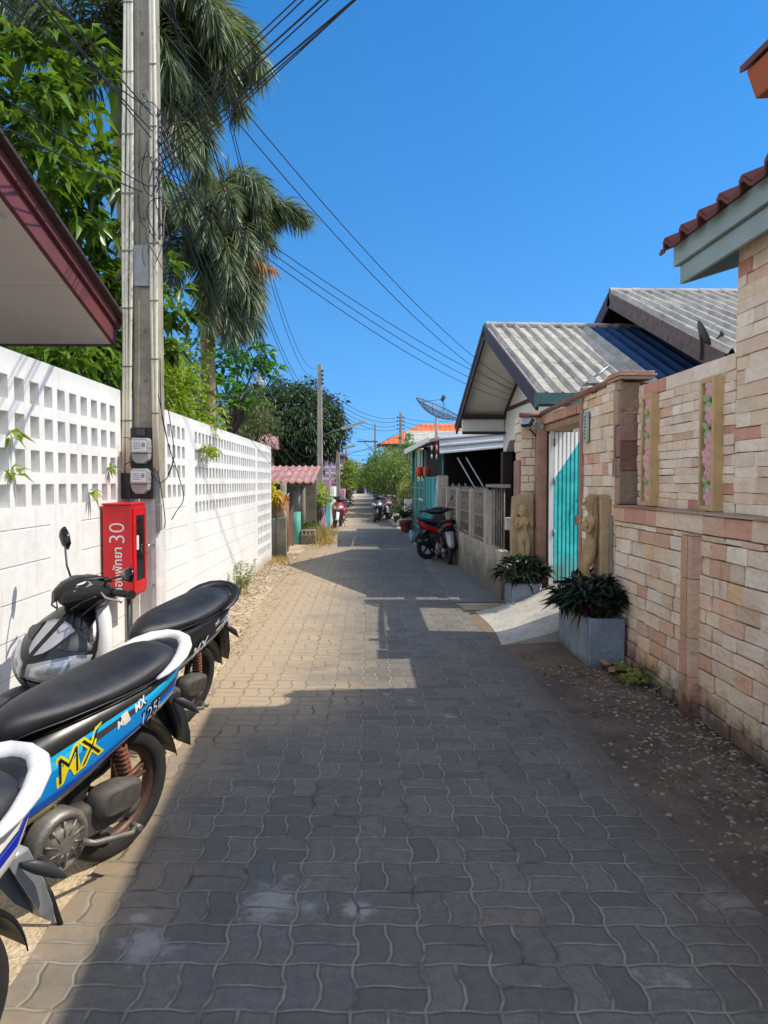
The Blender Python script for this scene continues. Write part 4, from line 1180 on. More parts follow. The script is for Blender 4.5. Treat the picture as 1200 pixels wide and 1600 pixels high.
for (ya_, yb_) in ((17.6, 19.3), ):
    mb = MB(); mb.box(2.3, 3.1, ya_, ya_ + .5, .72, .76)
    for q in ((2.34, ya_ + .04), (3.06, ya_ + .04), (2.34, ya_ + .46), (3.06, ya_ + .46)): mb.box(q[0] - .02, q[0] + .02, q[1] - .02, q[1] + .02, 0, .72)
    t_ = mb.build('workbench', M['tealdark']); tag(t_, 'green workbench in the dark carport behind the railings', 'workbench')

sf = thing('shop_front', 'turquoise sheet metal shop front with a grey roof edge beyond the carport', 'shop front', (1.5, 20, 0))
fx2 = lambda y: frac(1.60, 1.33, (y - 16.8) / 6.2)
def fpan(mb, y0, y1, z0, z1, dx0=-.02, dx1=.02):
    mb.hexa([(fx2(y0) + dx0, y0, z0), (fx2(y1) + dx0, y1, z0), (fx2(y1) + dx1, y1, z0), (fx2(y0) + dx1, y0, z0), (fx2(y0) + dx0, y0, z1), (fx2(y1) + dx0, y1, z1), (fx2(y1) + dx1, y1, z1), (fx2(y0) + dx1, y0, z1)])
mb = MB(); fpan(mb, 16.85, 18.35, .18, 1.58); fpan(mb, 18.40, 19.4, .18, 1.58); mb.build('gate_leaf', M['teal'], sf)
mb = MB()
for y in (16.86, 17.6, 18.37, 18.9, 19.4): fpan(mb, y - .018, y + .018, .12, 1.62, -.045, -.021)
for z in (.2, .85, 1.58): fpan(mb, 16.85, 19.4, z - .018, z + .018, -.043, -.021)
mb.build('gate_frame', M['teal'], sf)
mb = MB(); fpan(mb, 19.45, 22.6, .1, 1.5); mb.build('lower_panel', M['tealdark'], sf)
mb = MB()
for y in (19.47, 20.5, 21.5, 22.6): fpan(mb, y - .02, y + .02, 0, 2.3, -.05, -.021)
for z in (.25, 1.0, 1.32): fpan(mb, 19.45, 22.6, z - .016, z + .016, -.045, -.021)
mb.build('panel_frame', M['teal'], sf)
mb = MB(); fpan(mb, 22.58, 22.72, 0, 2.4, -.04, .04); mb.build('corner_post', M['teal'], sf)
mb = MB(); fpan(mb, 18.2, 22.6, 1.6, 2.4, .25, .30); mb.box(1.63, 2.1, 22.55, 22.6, .1, 2.5); mb.build('inner_wall', M['darkroom'], sf)
mb = MB(); mb.hexa([(1.40, 17.3, 2.38), (1.12, 22.9, 2.38), (1.71, 22.9, 2.50), (1.60, 17.3, 2.42), (1.40, 17.3, 2.46), (1.12, 22.9, 2.44), (1.71, 22.9, 2.60), (1.60, 17.3, 2.52)]); mb.build('roof', M['meter'], sf, bevel=.01)
mb = MB(); mb.hexa([(1.34, 17.3, 2.38), (1.08, 22.9, 2.30), (1.10, 22.9, 2.30), (1.38, 17.3, 2.38), (1.34, 17.3, 2.49), (1.08, 22.9, 2.45), (1.10, 22.9, 2.45), (1.38, 17.3, 2.49)]); mb.build('fascia_board', M['cream'], sf)
for k, (u, v, d) in enumerate(((655, 737, 20.5), (667, 737, 19.6))):
    q = W(u, v, d); mb = MB(); mb.lathe([(.03, .13), (.085, .11), (.10, .05), (.10, -.05), (.08, -.11), (.03, -.13)], q, 'Z', 14)
    mb.tube([q + Vector((0, 0, .16)), q + Vector((0, 0, .5))], .004, 5)
    tag(mb.build('paper_lantern', plain('orange_paper' + str(k), hx('#d2481f'), .7)), ['left orange paper lantern hanging from the shop eave', 'right orange paper lantern hanging from the shop eave'][k], 'lantern', 'orange lanterns')
for k, (u, d) in enumerate(((675, 17.6), (683, 16.4))):
    q = W(u, 702, d); mb = MB()
    nz = 9
    for i in range(nz):
        for j in range(3):
            pass
    rows = [[(q.x - .01 + .02 * math.sin(a * 5 + j), q.y + .10 * (a - .5) * (1 + .1 * j), q.z + .20 - j * .105) for a in (t / 8 for t in range(9))] for j in range(5)]
    cols_ = [hx('#b8222c'), hx('#e5e2dc'), hx('#2b3a78'), hx('#e5e2dc'), hx('#b8222c')]
    for j in range(4):
        mb.add(rows[j] + rows[j + 1], [(i, i + 1, 9 + i + 1, 9 + i) for i in range(8)], 0, True, cols_[j][:3] if k == 0 else [hx('#b8222c'), hx('#d8b0b4'), hx('#b8222c'), hx('#e5e2dc')][j][:3])
    tag(mb.build('hanging_flag', M['tint'], fixn=False, solid=.003), ['red, white and blue flag hanging under the shop eave', 'red and white flag hanging beside the ribbed awning'][k], 'flag', 'small flags under the eave')
mb = MB(); mb.hexa([(1.05, 18.0, .01), (1.12, 21.2, .01), (1.38, 21.2, .01), (1.46, 18.0, .01), (1.08, 18.05, .16), (1.15, 21.15, .16), (1.36, 21.15, .16), (1.44, 18.05, .16)])
tag(mb.build('doorstep', paint('teal_step', hx('#5c9c93'), .7, .25, 4, .3, 60), bevel=.012), 'pale teal concrete doorstep in front of the turquoise shop front', 'doorstep')
mb = MB(); a_, b_ = W(678, 826, 16.0), W(683, 752, 16.9); mb.tube([a_, b_], .018, 8)
tag(mb.build('pipe', plain('pale_blue_pipe', hx('#8ec6dd'), .4)), 'pale blue plastic pipe leaning on the turquoise gate', 'pipe')

# ---- big mesh dish
dp = W(682, 645, 22.0)
bd = thing('satellite_dish', 'large perforated mesh satellite dish above the carport roof', 'satellite dish', (dp.x, dp.y, 0))
T = aim((.40, -.22, .9)); Rr = .70
mb = MB(); prof = [(.02, 0)] + [(Rr * t, .24 * t * t) for t in (.25, .5, .75, 1)]
mb.lathe(prof, (0, 0, 0), 'Z', 36); mb.xf(Matrix.Translation(dp) @ T.to_4x4() @ Matrix.Translation((0, 0, -.1))); mb.build('reflector', M['dishmesh'], bd)
mb = MB()
for k in range(12):
    a = k * math.pi / 6; mb.tube([(Rr * t * math.cos(a), Rr * t * math.sin(a), .24 * t * t - .006) for t in (.05, .3, .55, .8, 1)], .008, 5)
mb.tube([(Rr * math.cos(a), Rr * math.sin(a), .24) for a in (2 * math.pi * k / 36 for k in range(37))], .013, 6)
mb.tube([(Rr * .6 * math.cos(a), Rr * .6 * math.sin(a), .085) for a in (2 * math.pi * k / 24 for k in range(25))], .008, 5)
mb.xf(Matrix.Translation(dp) @ T.to_4x4() @ Matrix.Translation((0, 0, -.1))); mb.build('rib_frame', M['darkgrey'], bd)
mb = MB(); f_ = Vector((0, 0, .52))
for k in range(3):
    a = k * 2.094 + .4; mb.tube([(Rr * .85 * math.cos(a), Rr * .85 * math.sin(a), .17), f_], .008, 5)
mb.lathe([(.03, .46), (.055, .5), (.06, .62), (.03, .64)], (0, 0, 0), 'Z', 12, cap=True)
mb.xf(Matrix.Translation(dp) @ T.to_4x4() @ Matrix.Translation((0, 0, -.1))); mb.build('feed_horn', M['darkgrey'], bd)
mb = MB(); mb.tube([(dp.x, dp.y, 2.3), (dp.x, dp.y, dp.z - .12)], .045, 10); mb.build('mast', M['meter'], bd)

# ---- orange roofed house beyond
oh = thing('house', 'distant house with an orange tiled roof above the street bush', 'house', (4, 48, 0))
A = W(592, 694, 46); B = W(655, 662, 47.5); z0 = A.z
mb = MB()
xl, xh = A.x - .1, 6.6
pk = Vector((B.x + .2, 47.5, W(655, 660, 47.5).z))
plane_tiles(mb, Vector((xl, 49, pk.z)), (1, 0, 0), (0, -3.0, -(pk.z - z0)), (0, -(pk.z - z0), 3.0), 7.5, math.hypot(3.0, pk.z - z0), pitch=.3, course=.35, amp=.04, sub=6,
            cut=lambda q: Vector((max(q.x, xl + max(0, (q.z - z0)) / (pk.z - z0) * (pk.x - xl)), q.y, q.z)))
mb.build('roof', M['rooforange'], oh, fixn=False)
mb = MB(); mb.add([(xl, 46, z0), (pk.x, 49, pk.z), (xl, 52, z0)], [(0, 1, 2)]); mb.box(xl - .02, xl + 7.5, 45.95, 46.0, z0 - .16, z0 + .02); mb.build('eave_board', M['brownwood'], oh)
mb = MB(); mb.box(xl + .5, xl + 7, 46.6, 52, 0, z0 - .05); mb.build('wall', M['cream'], oh)
mb = MB(); mb.box(xl + 1.0, xl + 1.9, 46.56, 46.6, z0 - 1.5, z0 - .5); mb.build('window', M['window'], oh)
# ================================================================== left house roof over the wall
lh = thing('house', 'house at the left with a maroon edged roof overhanging the white wall', 'house', (-3.5, 2.5, 0))
xk = -1.93
c0, c1 = WX(172, 538, xk), WX(0, 312, xk)
sl = (c1.z - c0.z) / (c1.y - c0.y); ye, zb = c0.y, c0.z; yk = -1.0
zq = lambda y: zb + (y - ye) * sl
mb = MB(); ycs = [yk, .2, 1.4, 2.6, 3.8, 5.0, ye]; xcs = [xk + .012, -3.1, -4.3, -6]
for a_, b_ in zip(ycs, ycs[1:]):
    for c_, d_ in zip(xcs, xcs[1:]):
        g_ = .004; q = [(c_ - g_, a_ + g_), (c_ - g_, b_ - g_), (d_ + g_, b_ - g_), (d_ + g_, a_ + g_)]
        mb.hexa([(x, y, zq(y)) for x, y in q] + [(x, y, zq(y) + .012) for x, y in q])
mb.hexa([(xk + .012, yk, zq(yk) + .006), (xk + .012, ye, zb + .006), (-6, ye, zb + .006), (-6, yk, zq(yk) + .006), (xk + .012, yk, zq(yk) + .02), (xk + .012, ye, zb + .02), (-6, ye, zb + .02), (-6, yk, zq(yk) + .02)])
mb.build('soffit', M['soffit'], lh)
mb = MB(); mb.hexa([(xk + .04, yk, zq(yk) - .01), (xk + .04, ye + .03, zb - .01), (xk + .013, ye + .03, zb - .01), (xk + .013, yk, zq(yk) - .01), (xk + .04, yk, zq(yk) + .12), (xk + .04, ye + .03, zb + .12), (xk + .013, ye + .03, zb + .12), (xk + .013, yk, zq(yk) + .12)])
mb.hexa([(xk + .065, yk, zq(yk) + .115), (xk + .065, ye + .05, zb + .115), (xk + .015, ye + .05, zb + .122), (xk + .015, yk, zq(yk) + .122), (xk + .065, yk, zq(yk) + .185), (xk + .065, ye + .05, zb + .185), (xk + .015, ye + .05, zb + .185), (xk + .015, yk, zq(yk) + .185)])
mb.build('barge_board', M['maroon'], lh, bevel=.004)
mb = MB(); mb.box(-6, xk + .012, ye + .002, ye + .03, zb - .012, zb + .13); mb.build('eave_board', M['brownwood'], lh)
mb = MB(); mb.hexa([(xk + .11, yk, zq(yk) + .19), (xk + .11, ye + .12, zb + .165), (-6, ye + .12, zb + .165), (-6, yk, zq(yk) + .19), (xk + .11, yk, zq(yk) + .215), (xk + .11, ye + .12, zb + .19), (-6, ye + .12, zb + .19), (-6, yk, zq(yk) + .215)]); mb.build('roof', M['brownwood'], lh)
mb = MB(); mb.box(-6, -3.3, -1, ye - .8, 0, 2.6); mb.build('wall', M['cream'], lh)
q = WX(12, 352, xk - .12); mb = MB(); mb.box(-2.3, xk - .05, q.y - .3, q.y + .05, q.z - .03, q.z + .05); mb.build('sunlit_patch', M['white'], lh)  # white block standing in for a bright bit of sun under the roof

# ================================================================== garden behind the white wall
yd = MB(); yd.add([(-60, -20, .004), (-1.98, -20, .004), (-1.98, 60, .004), (-60, 60, .004)], [(0, 1, 2, 3)])
structure(yd.build('garden_ground', paint('garden_soil', hx('#4a4a2c'), .95, .4, 2, .6, 20), fixn=False))

# broad-leaved tree at the left
bt = thing('broadleaf_tree', 'leafy tree with large glossy bright green leaves above the left roof', 'tree', (-3.5, 7.4, 0))
g = np.random.RandomState(11)
C1 = np.array([-3.25, 7.0, 4.35]); d = unit(g.randn(260, 3)); cc = C1 + d * np.array([1.15, .95, 1.15]) * (.4 + .6 * g.rand(260) ** .5)[:, None] * (1 + .12 * g.randn(260))[:, None]
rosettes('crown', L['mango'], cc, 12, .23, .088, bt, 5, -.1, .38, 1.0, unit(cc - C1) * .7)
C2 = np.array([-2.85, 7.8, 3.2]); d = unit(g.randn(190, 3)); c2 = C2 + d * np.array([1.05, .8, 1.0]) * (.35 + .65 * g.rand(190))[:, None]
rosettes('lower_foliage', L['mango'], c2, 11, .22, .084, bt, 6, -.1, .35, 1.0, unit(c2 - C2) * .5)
limbs(bt, (-3.6, 7.6, 0), (-3.25, 7.1, 4.2), [tuple(p) for p in np.concatenate([cc[:12], c2[:8]])], .11, M['bark'], n=20)
# shrubs under it
sb = thing('shrub', 'dark broad-leaved shrub filling the gap between the roof and the white wall', 'shrub', (-2.9, 6.8, 0))
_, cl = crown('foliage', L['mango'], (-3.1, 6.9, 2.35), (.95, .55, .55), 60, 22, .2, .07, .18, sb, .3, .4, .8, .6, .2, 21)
limbs(sb, (-2.9, 6.9, 0), (-3.0, 6.9, 2.2), [tuple(p) for p in cl[:10]], .04, M['bark'])

def palm(label, base, top, rtr, fronds, ll, seed, dead=()):
    r_ = thing('palm_tree', label, 'palm tree', base, 'foxtail palms behind the wall')
    b, t = Vector(base), Vector(top); mb = MB(); pts, rs = [], []
    for i in range(15):
        q = i / 14; pts.append(b.lerp(t, q) + Vector((.05 * math.sin(q * 3), .02 * math.sin(q * 2), 0))); rs.append(rtr * (1.15 - .3 * q) * (1.0 + (.035 if i % 2 else 0)))
    mb.tube(pts, rs, 14); mb.build('trunk', M['palmbark'], r_)
    mb = MB(); mb.tube([t, t + Vector((.01, 0, .25)), t + Vector((.02, 0, .6)), t + Vector((.03, 0, .85))], [rtr * 1.0, rtr * 1.05, rtr * .75, rtr * .35], 12); mb.build('crownshaft', paint('crownshaft', hx('#6d7a4a'), .6, .25, 4, .1, 60), r_)
    g = np.random.RandomState(seed); s0 = t + Vector((.03, 0, .62))
    for (az, el, ln, dr) in fronds:
        pts, V, F, rn = frond_geo(s0 + Vector((g.uniform(-.04, .04), g.uniform(-.04, .04), g.uniform(-.2, .1))), az, el, ln, dr, int(230 * ln), ll, .0235, g, 1.15, .55)
        fr = np_mesh('frond', V, F, L['palm'], r_, rep4(rn * .8 + .15 * g.rand()))
        mb = MB(); mb.tube([tuple(p) for p in pts[::3]] + [tuple(pts[-1])], [.022 * (1 - .85 * k / 8) + .003 for k in range(len(pts[::3]) + 1)], 5); mb.build('rachis', M['palmbark'], fr)
    for (az, el, ln, dr) in dead:
        pts, V, F, rn = frond_geo(s0 + Vector((0, 0, -.45)), az, el, ln, dr, int(90 * ln), ll * .8, .02, g, 1.0, 1.0)
        np_mesh('dead_frond', V, F, L['brown'], r_, rep4(rn))
tA = W(186, 215, 8.8)
palm('taller foxtail palm behind the utility pole with long drooping fronds', (tA.x + .1, 8.8, 0), (tA.x, 8.8, tA.z), .095,
     [(4, 88, 2.25, 172), (-14, 85, 2.2, 168), (16, 86, 2.25, 170), (-34, 82, 2.2, 164), (34, 82, 2.1, 162), (-5, 76, 1.6, 150), (60, 76, 2.2, 152), (-62, 78, 2.4, 156), (-95, 68, 2.3, 145), (-130, 62, 2.3, 135), (170, 62, 2.3, 136), (135, 62, 2.2, 140), (100, 68, 2.2, 142), (-160, 42, 2.2, 110), (10, 52, 1.25, 132), (-22, 40, 1.25, 120), (28, 34, 1.2, 112), (-48, 40, 1.5, 122), (150, 30, 2.1, 100), (0, 86, 2.5, 170), (-72, 82, 2.5, 150), (46, 84, 2.4, 160), (-8, 5, 1.2, 85), (20, -10, 1.3, 72), (-35, -15, 1.5, 65), (8, 80, 1.9, 160), (-20, 72, 1.8, 150)], .46, 31)
tB = W(321, 425, 11.5)
palm('shorter foxtail palm with a pale ringed trunk, right of the utility pole', (tB.x - .08, 11.5, 0), (tB.x, 11.5, tB.z), .115,
     [(0, 80, 1.35, 156), (-25, 74, 1.3, 148), (25, 80, 1.35, 155), (60, 68, 1.4, 145), (-60, 70, 1.5, 148), (-95, 60, 1.6, 140), (180, 64, 1.6, 142), (150, 68, 1.6, 142), (-140, 60, 1.6, 140), (110, 62, 1.5, 138), (-170, 35, 1.5, 115), (10, 60, 1.75, 100), (3, 50, 1.55, 92), (-12, 46, 1.1, 115), (-40, 32, 1.1, 112), (40, 34, 1.1, 114), (-12, 86, 1.5, 155), (90, 80, 1.5, 140), (-75, 25, 1.4, 108), (160, 20, 1.5, 100), (15, 0, .95, 88), (-10, -18, 1.25, 68), (-60, -20, 1.5, 66), (70, -14, 1.3, 70), (-30, -36, 1.5, 48), (-110, -10, 1.4, 74), (20, -42, 1.5, 42), (-5, -56, 1.6, 30), (-80, -46, 1.6, 40), (40, -58, 1.6, 30), (-35, 80, 1.5, 152), (10, 88, 1.5, 155), (-50, -60, 1.7, 26), (0, -30, 1.4, 56)], .42, 32,
     dead=[(-15, 8, 1.1, 40), (-65, -50, 1.2, 30)])

sh = thing('shrub', 'lime green fine-leaved shrub just past the utility pole', 'shrub', (-2.35, 9.0, 0))
_, cl = crown('foliage', L['lime'], (-2.5, 9.4, 2.35), (.55, 1.15, .85), 170, 34, .10, .042, .15, sb if False else sh, .35, .2, .7, .8, .1, 41)
limbs(sh, (-2.4, 9.2, 0), (-2.4, 9.2, 2.2), [tuple(p) for p in cl[:14]], .03, M['bark'])
sh = thing('shrub', 'green shrub in front of the pale palm trunk at the wall', 'shrub', (-2.7, 12.4, 0))
_, cl = crown('foliage', L['mango'], (-3.0, 11.2, 2.45), (.9, 1.7, 1.05), 190, 24, .16, .062, .22, sh, .35, .3, .8, .7, .1, 42)
limbs(sh, (-2.8, 12, 0), (-2.8, 11.6, 2.0), [tuple(p) for p in cl[:10]], .035, M['bark'])
# frangipani
fr = thing('frangipani_tree', 'frangipani with long leaves and white flowers reaching over the white wall', 'tree', (-2.4, 13, 0))
g = np.random.RandomState(52); Cf = np.array(W(378, 585, 13.0)); tips = []
for i in range(34):
    d = unit(g.randn(3)); tips.append(Cf + d * np.array([.55, .7, .62]) * (.6 + .5 * g.rand()))
tips += [np.array(W(402, 545, 12.8)), np.array(W(408, 575, 12.8)), np.array(W(384, 530, 13)), np.array(W(352, 545, 13))]
rosettes('crown', L['frangi'], tips, 13, .27, .075, fr, 53, .35, .3)
limbs(fr, (-2.5, 13.2, 0), tuple(Cf - np.array([.1, 0, .5])), [tuple(p) for p in tips], .05, M['bark'], n=16, fork=.8)
for k, (u, v) in enumerate(((404, 590), (410, 598), (398, 541), (372, 527))):
    q = W(u, v, 12.75); mb = MB()
    for j in range(4):
        c_ = q + Vector((rng.uniform(-.05, .05), rng.uniform(-.05, .05), rng.uniform(-.05, .05)))
        for a in range(5):
            T = Matrix.Rotation(a * 1.2566 + j, 3, 'Y'); mb.ell(c_ + T @ Vector((.022, 0, 0)), .024, .006, .013, 8, 4, T=T)
    mb.build('flower_cluster', M['flower'], fr)

# large round mango tree down the street
mt = thing('mango_tree', 'large round dark green mango tree behind the second utility pole', 'tree', (-3.4, 34, 0))
cm = W(456, 668, 34)
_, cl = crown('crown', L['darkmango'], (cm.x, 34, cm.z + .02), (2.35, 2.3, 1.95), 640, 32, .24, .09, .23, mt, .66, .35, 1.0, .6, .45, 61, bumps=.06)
limbs(mt, (cm.x, 34.2, 0), (cm.x, 34.1, cm.z), [tuple(p) for p in cl[:30]], .2, M['bark'], n=24)
ft = thing('garden_tree', 'loose olive green tree to the left of the big mango tree', 'tree', (-3.2, 20, 0))
cf = W(384, 655, 20)
_, cl = crown('crown', leaf_mat('olive_leaf', hx('#33401d'), hx('#77813f'), .5, .25), (cf.x, 20, cf.z), (.85, 1.0, .85), 170, 24, .11, .035, .17, ft, .4, .3, .7, .8, .3, 62)
limbs(ft, (cf.x - .2, 20, 0), (cf.x, 20, cf.z), [tuple(p) for p in cl[:24]], .07, M['bark'], n=20)
bv = thing('bougainvillea', 'mauve flowering bougainvillea just above the far white wall', 'shrub', (-2.9, 17, 0))
cb = W(362, 690, 17)
_, cl = crown('blossom', L['mauve'], (cb.x, 17, cb.z), (.28, .5, .2), 40, 22, .05, .035, .09, bv, .3, .2, .7, .8, .1, 63)
_, c2 = crown('foliage', L['darkmango'], (cb.x + .25, 17, cb.z - .15), (.7, .6, .4), 60, 22, .08, .035, .12, bv, .3, .2, .7, .8, .1, 64)
limbs(bv, (cb.x, 17.2, 0), (cb.x, 17, cb.z - .1), [tuple(p) for p in cl[:8]], .03, M['bark'])

# bush that leans over the street on the right
rb = thing('street_bush', 'large rounded green bush leaning over the street beside the shop front', 'bush', (1.35, 33, 0))
_, cl = crown('crown', L['bush'], (.82, 33, 1.88), (1.2, 1.9, .98), 300, 22, .13, .055, .19, rb, .55, .3, .8, .8, .25, 71, bumps=.13)
limbs(rb, (1.5, 33.2, 0), (1.0, 33, 1.8), [tuple(p) for p in cl[:24]], .09, M['bark'], n=22)
for (xq, yq, rx_, rz_, lab, sd_) in ((1.15, 39.5, 1.25, 1.0, 'second rounded bush hidden behind the nearest one, added to shade the lane', 75), (1.0, 47, 1.2, 1.05, 'third bush deeper down the right side, added to shade the lane', 76), (.95, 56, 1.2, 1.2, 'farthest bush on the right side, added to shade the lane', 77)):  # bushes hidden behind the nearest one, added to darken the far lane
    t_ = thing('street_bush', lab, 'bush', (xq + .3, yq, 0)); _, cl = crown('crown', L['bush'], (xq, yq, 1.75), (rx_, 2.3, rz_), 200, 20, .16, .07, .22, t_, .5, .3, .8, .8, .25, sd_, bumps=.13, floor=.7)
    limbs(t_, (xq + .3, yq, 0), (xq, yq, 1.7), [tuple(p) for p in cl[:16]], .09, M['bark'], n=14)
rb2 = thing('street_bush', 'dusty pale grey-green shrub with dry twigs right against the shop front', 'bush', (1.6, 27, 0))
cb2 = W(636, 775, 27); _, cl = crown('foliage', L['weed'], (cb2.x, 27, cb2.z), (.28, .5, .75), 60, 18, .10, .035, .13, rb2, .35, .3, .7, .8, .1, 72)
limbs(rb2, (cb2.x, 27, 0), (cb2.x, 27, cb2.z), [tuple(p) for p in cl[:20]], .03, M['bark'], n=20)
rb3 = thing('frangipani_tree', 'dark leaved frangipani between the street bush and the orange roof', 'tree', (2.0, 35, 0))
g = np.random.RandomState(73); c3 = np.array(W(630, 700, 35)); tips = [c3 + g.randn(3) * np.array([.5, .5, .25]) for _ in range(26)]
rosettes('crown', L['frangi'], tips, 11, .3, .085, rb3, 74, .4, .3); limbs(rb3, (2.0, 35, 0), tuple(c3 - np.array([0, 0, .4])), [tuple(p) for p in tips], .06, M['bark'], n=20)

# plants on the left further on
pt = thing('garden_shrub', 'bright green leafy shrub in front of the lilac wall', 'shrub', (-1.15, 20.5, 0))
cp_ = W(503, 778, 20.5); g = np.random.RandomState(81); tips = [np.array(cp_) + g.randn(3) * np.array([.17, .2, .16]) for _ in range(34)]
rosettes('foliage', L['lime'], tips, 10, .17, .055, pt, 82, .3, .35); limbs(pt, (cp_.x, 20.5, 0), tuple(cp_ - Vector((0, 0, .2))), [tuple(p) for p in tips], .02, M['bark'], n=20)
pt = thing('garden_shrub', 'yellow-green shrub rising behind the third pole', 'shrub', (-1.3, 36, 0))
cp_ = W(541, 748, 36); g = np.random.RandomState(83); tips = [np.array(cp_) + g.randn(3) * np.array([.28, .3, .4]) for _ in range(40)]
rosettes('foliage', L['lime'], tips, 10, .3, .08, pt, 84, .5, .4); limbs(pt, (cp_.x, 36, 0), tuple(cp_ - Vector((0, 0, .3))), [tuple(p) for p in tips], .03, M['bark'], n=20)
hd = thing('hedge', 'dark green clipped hedge along the far left side of the street', 'hedge', (-1.2, 42, 0))
_, cl = crown('foliage', L['darkmango'], (-1.3, 43, 1.0), (.42, 5.5, .95), 160, 22, .14, .06, .17, hd, .5, .3, .8, .8, .1, 85, floor=.1)
limbs(hd, (-1.3, 43, 0), (-1.3, 43, .8), [tuple(p) for p in cl[:16]], .05, M['bark'])

def grass(name, label, n, pos, hgt, mat, seed, lean=.35, w=.012, kind='stuff'):
    g = np.random.RandomState(seed); P = np.array([pos(g) for _ in range(n)]); D = np.stack([g.randn(n) * lean, g.randn(n) * lean, np.ones(n)], 1)
    V, F = leaf_geo(P, D, g.randn(n, 3), hgt * g.uniform(.4, 1.15, n), np.full(n, w), .1, .22)
    return tag(np_mesh(name, V, F, mat, None, rep4(g.rand(n))), label, 'grass', kind=kind)
def blob(x, y, sx, sy, z=.0): return lambda g: (x + g.randn() * sx, y + g.randn() * sy, z)
grass('dry_grass', 'tall dry straw coloured grass beside the small block planter', 420, blob(-1.18, 19.4, .15, .7), .62, L['dry'], 91, .3, .016)
grass('dry_grass', 'flattened pale dry grass spilling onto the street edge', 300, blob(-1.05, 18.4, .16, .5), .16, L['dry'], 92, .9, .018)
grass('dry_grass', 'yellow tuft of grass at the end of the white wall', 240, blob(-1.62, 14.3, .13, .45), .16, L['dry'], 93, .7, .012)
grass('grass', 'sparse low grass along the gravel edge by the parked scooters', 160, lambda g: (-1.22 + g.randn() * .05, 5.6 + 2.4 * g.rand(), 0), .045, L['weed'], 94, .8, .01)
wd = thing('weed', 'straggly yellowing weed at the foot of the white wall', 'weed', (-1.76, 10.2, 0))
g = np.random.RandomState(95); ns = 16; mbw = MB(); tips = []
for i in range(ns):
    b = Vector((-1.74 + g.randn() * .05, 10.25 + g.randn() * .12, 0)); t = b + Vector((g.uniform(-.05, .16), g.randn() * .12, g.uniform(.18, .42))); mbw.tube([b, b.lerp(t, .5) + Vector((0, 0, .03)), t], [.004, .003, .0015], 4)
    tips += [tuple(b.lerp(t, q)) for q in (.35, .5, .65, .8, .92, 1)]
mbw.build('stem', L['weed'], wd); rosettes('foliage', L['weed'], tips, 5, .06, .018, wd, 96, .5, .2)
wd = thing('weed', 'small green weed among broken boards at the stone wall', 'weed', (2.0, 5.6, 0))
g = np.random.RandomState(97); tips = [(1.98 + g.randn() * .06, 5.55 + g.randn() * .14, .03 + abs(g.randn()) * .05) for _ in range(36)]
rosettes('foliage', L['weed'], tips, 6, .06, .022, wd, 98, .4, .2)
wd = thing('fern', 'green fern sprouting from a crack in the far white wall', 'plant', tuple(WX(315, 706, -1.84)))
q = WX(308, 705, -1.84); g = np.random.RandomState(99); tips = [np.array(q) + np.array([.03 + .12 * g.rand(), .55 * g.rand(), g.randn() * .03]) for _ in range(46)]
rosettes('foliage', L['lime'], tips, 6, .075, .018, wd, 100, .2, .3)
mb = MB(); mb.tube([q, q + Vector((.06, .25, .03)), q + Vector((.08, .55, .0))], .006, 5); mb.build('stem', M['bark'], wd)
for k, (u, v) in enumerate(((12, 678), (14, 735), (166, 732), (135, 770))):
    q = WX(u, v, -1.85); tips = [np.array(q) + np.array([.02 * j, .01 * j, -.01 * j]) for j in range(2)]
    ob = rosettes('leaf_sprig', L['lime'], tips, 4, .10, .03, None, 101 + k, .0, .35, 1.0, np.array([[1.2, -.4, 0]] * 2))
    tag(ob, ['leaf sprig poking through the second row of holes at the far left', 'leaf sprig poking through the third row of holes at the far left', 'small leaf sprig in a hole just left of the pole', 'small leaf sprig in the bottom row of holes near the red cabinet'][k], 'leaf sprig', 'leaf sprigs poking through the white wall')
ct = thing('croton', 'croton with big yellow and reddish leaves at the end of the white wall', 'plant', (-1.8, 14.85, 0))
g = np.random.RandomState(111); q1, q2 = W(429, 770, 14.85), W(424, 776, 14.8)
mb = MB(); mb.tube([(q1.x, 14.9, 0), (q1.x + .03, 14.88, .8), (q1.x, 14.86, q1.z)], [.02, .015, .01], 6); mb.build('stem', M['bark'], ct)
cr_l = leaf_mat('croton_leaf', hx('#7d8a1c'), hx('#d8c437'), .4, .35)
rosettes('foliage', cr_l, [np.array(q1) + g.randn(3) * .07 for _ in range(7)], 6, .26, .11, ct, 112, .1, .5)
rosettes('reddish_foliage', leaf_mat('croton_red', hx('#8a5a2c'), hx('#c98a5c'), .4, .3), [np.array(q1) + np.array([.1, 0, -.18]) + g.randn(3) * .05 for _ in range(3)], 5, .24, .10, ct, 113, -.2, .5)
rosettes('foliage', cr_l, [np.array(W(423, 778, 14.8)) + g.randn(3) * .03 for _ in range(3)], 4, .2, .09, ct, 114, -.1, .4)

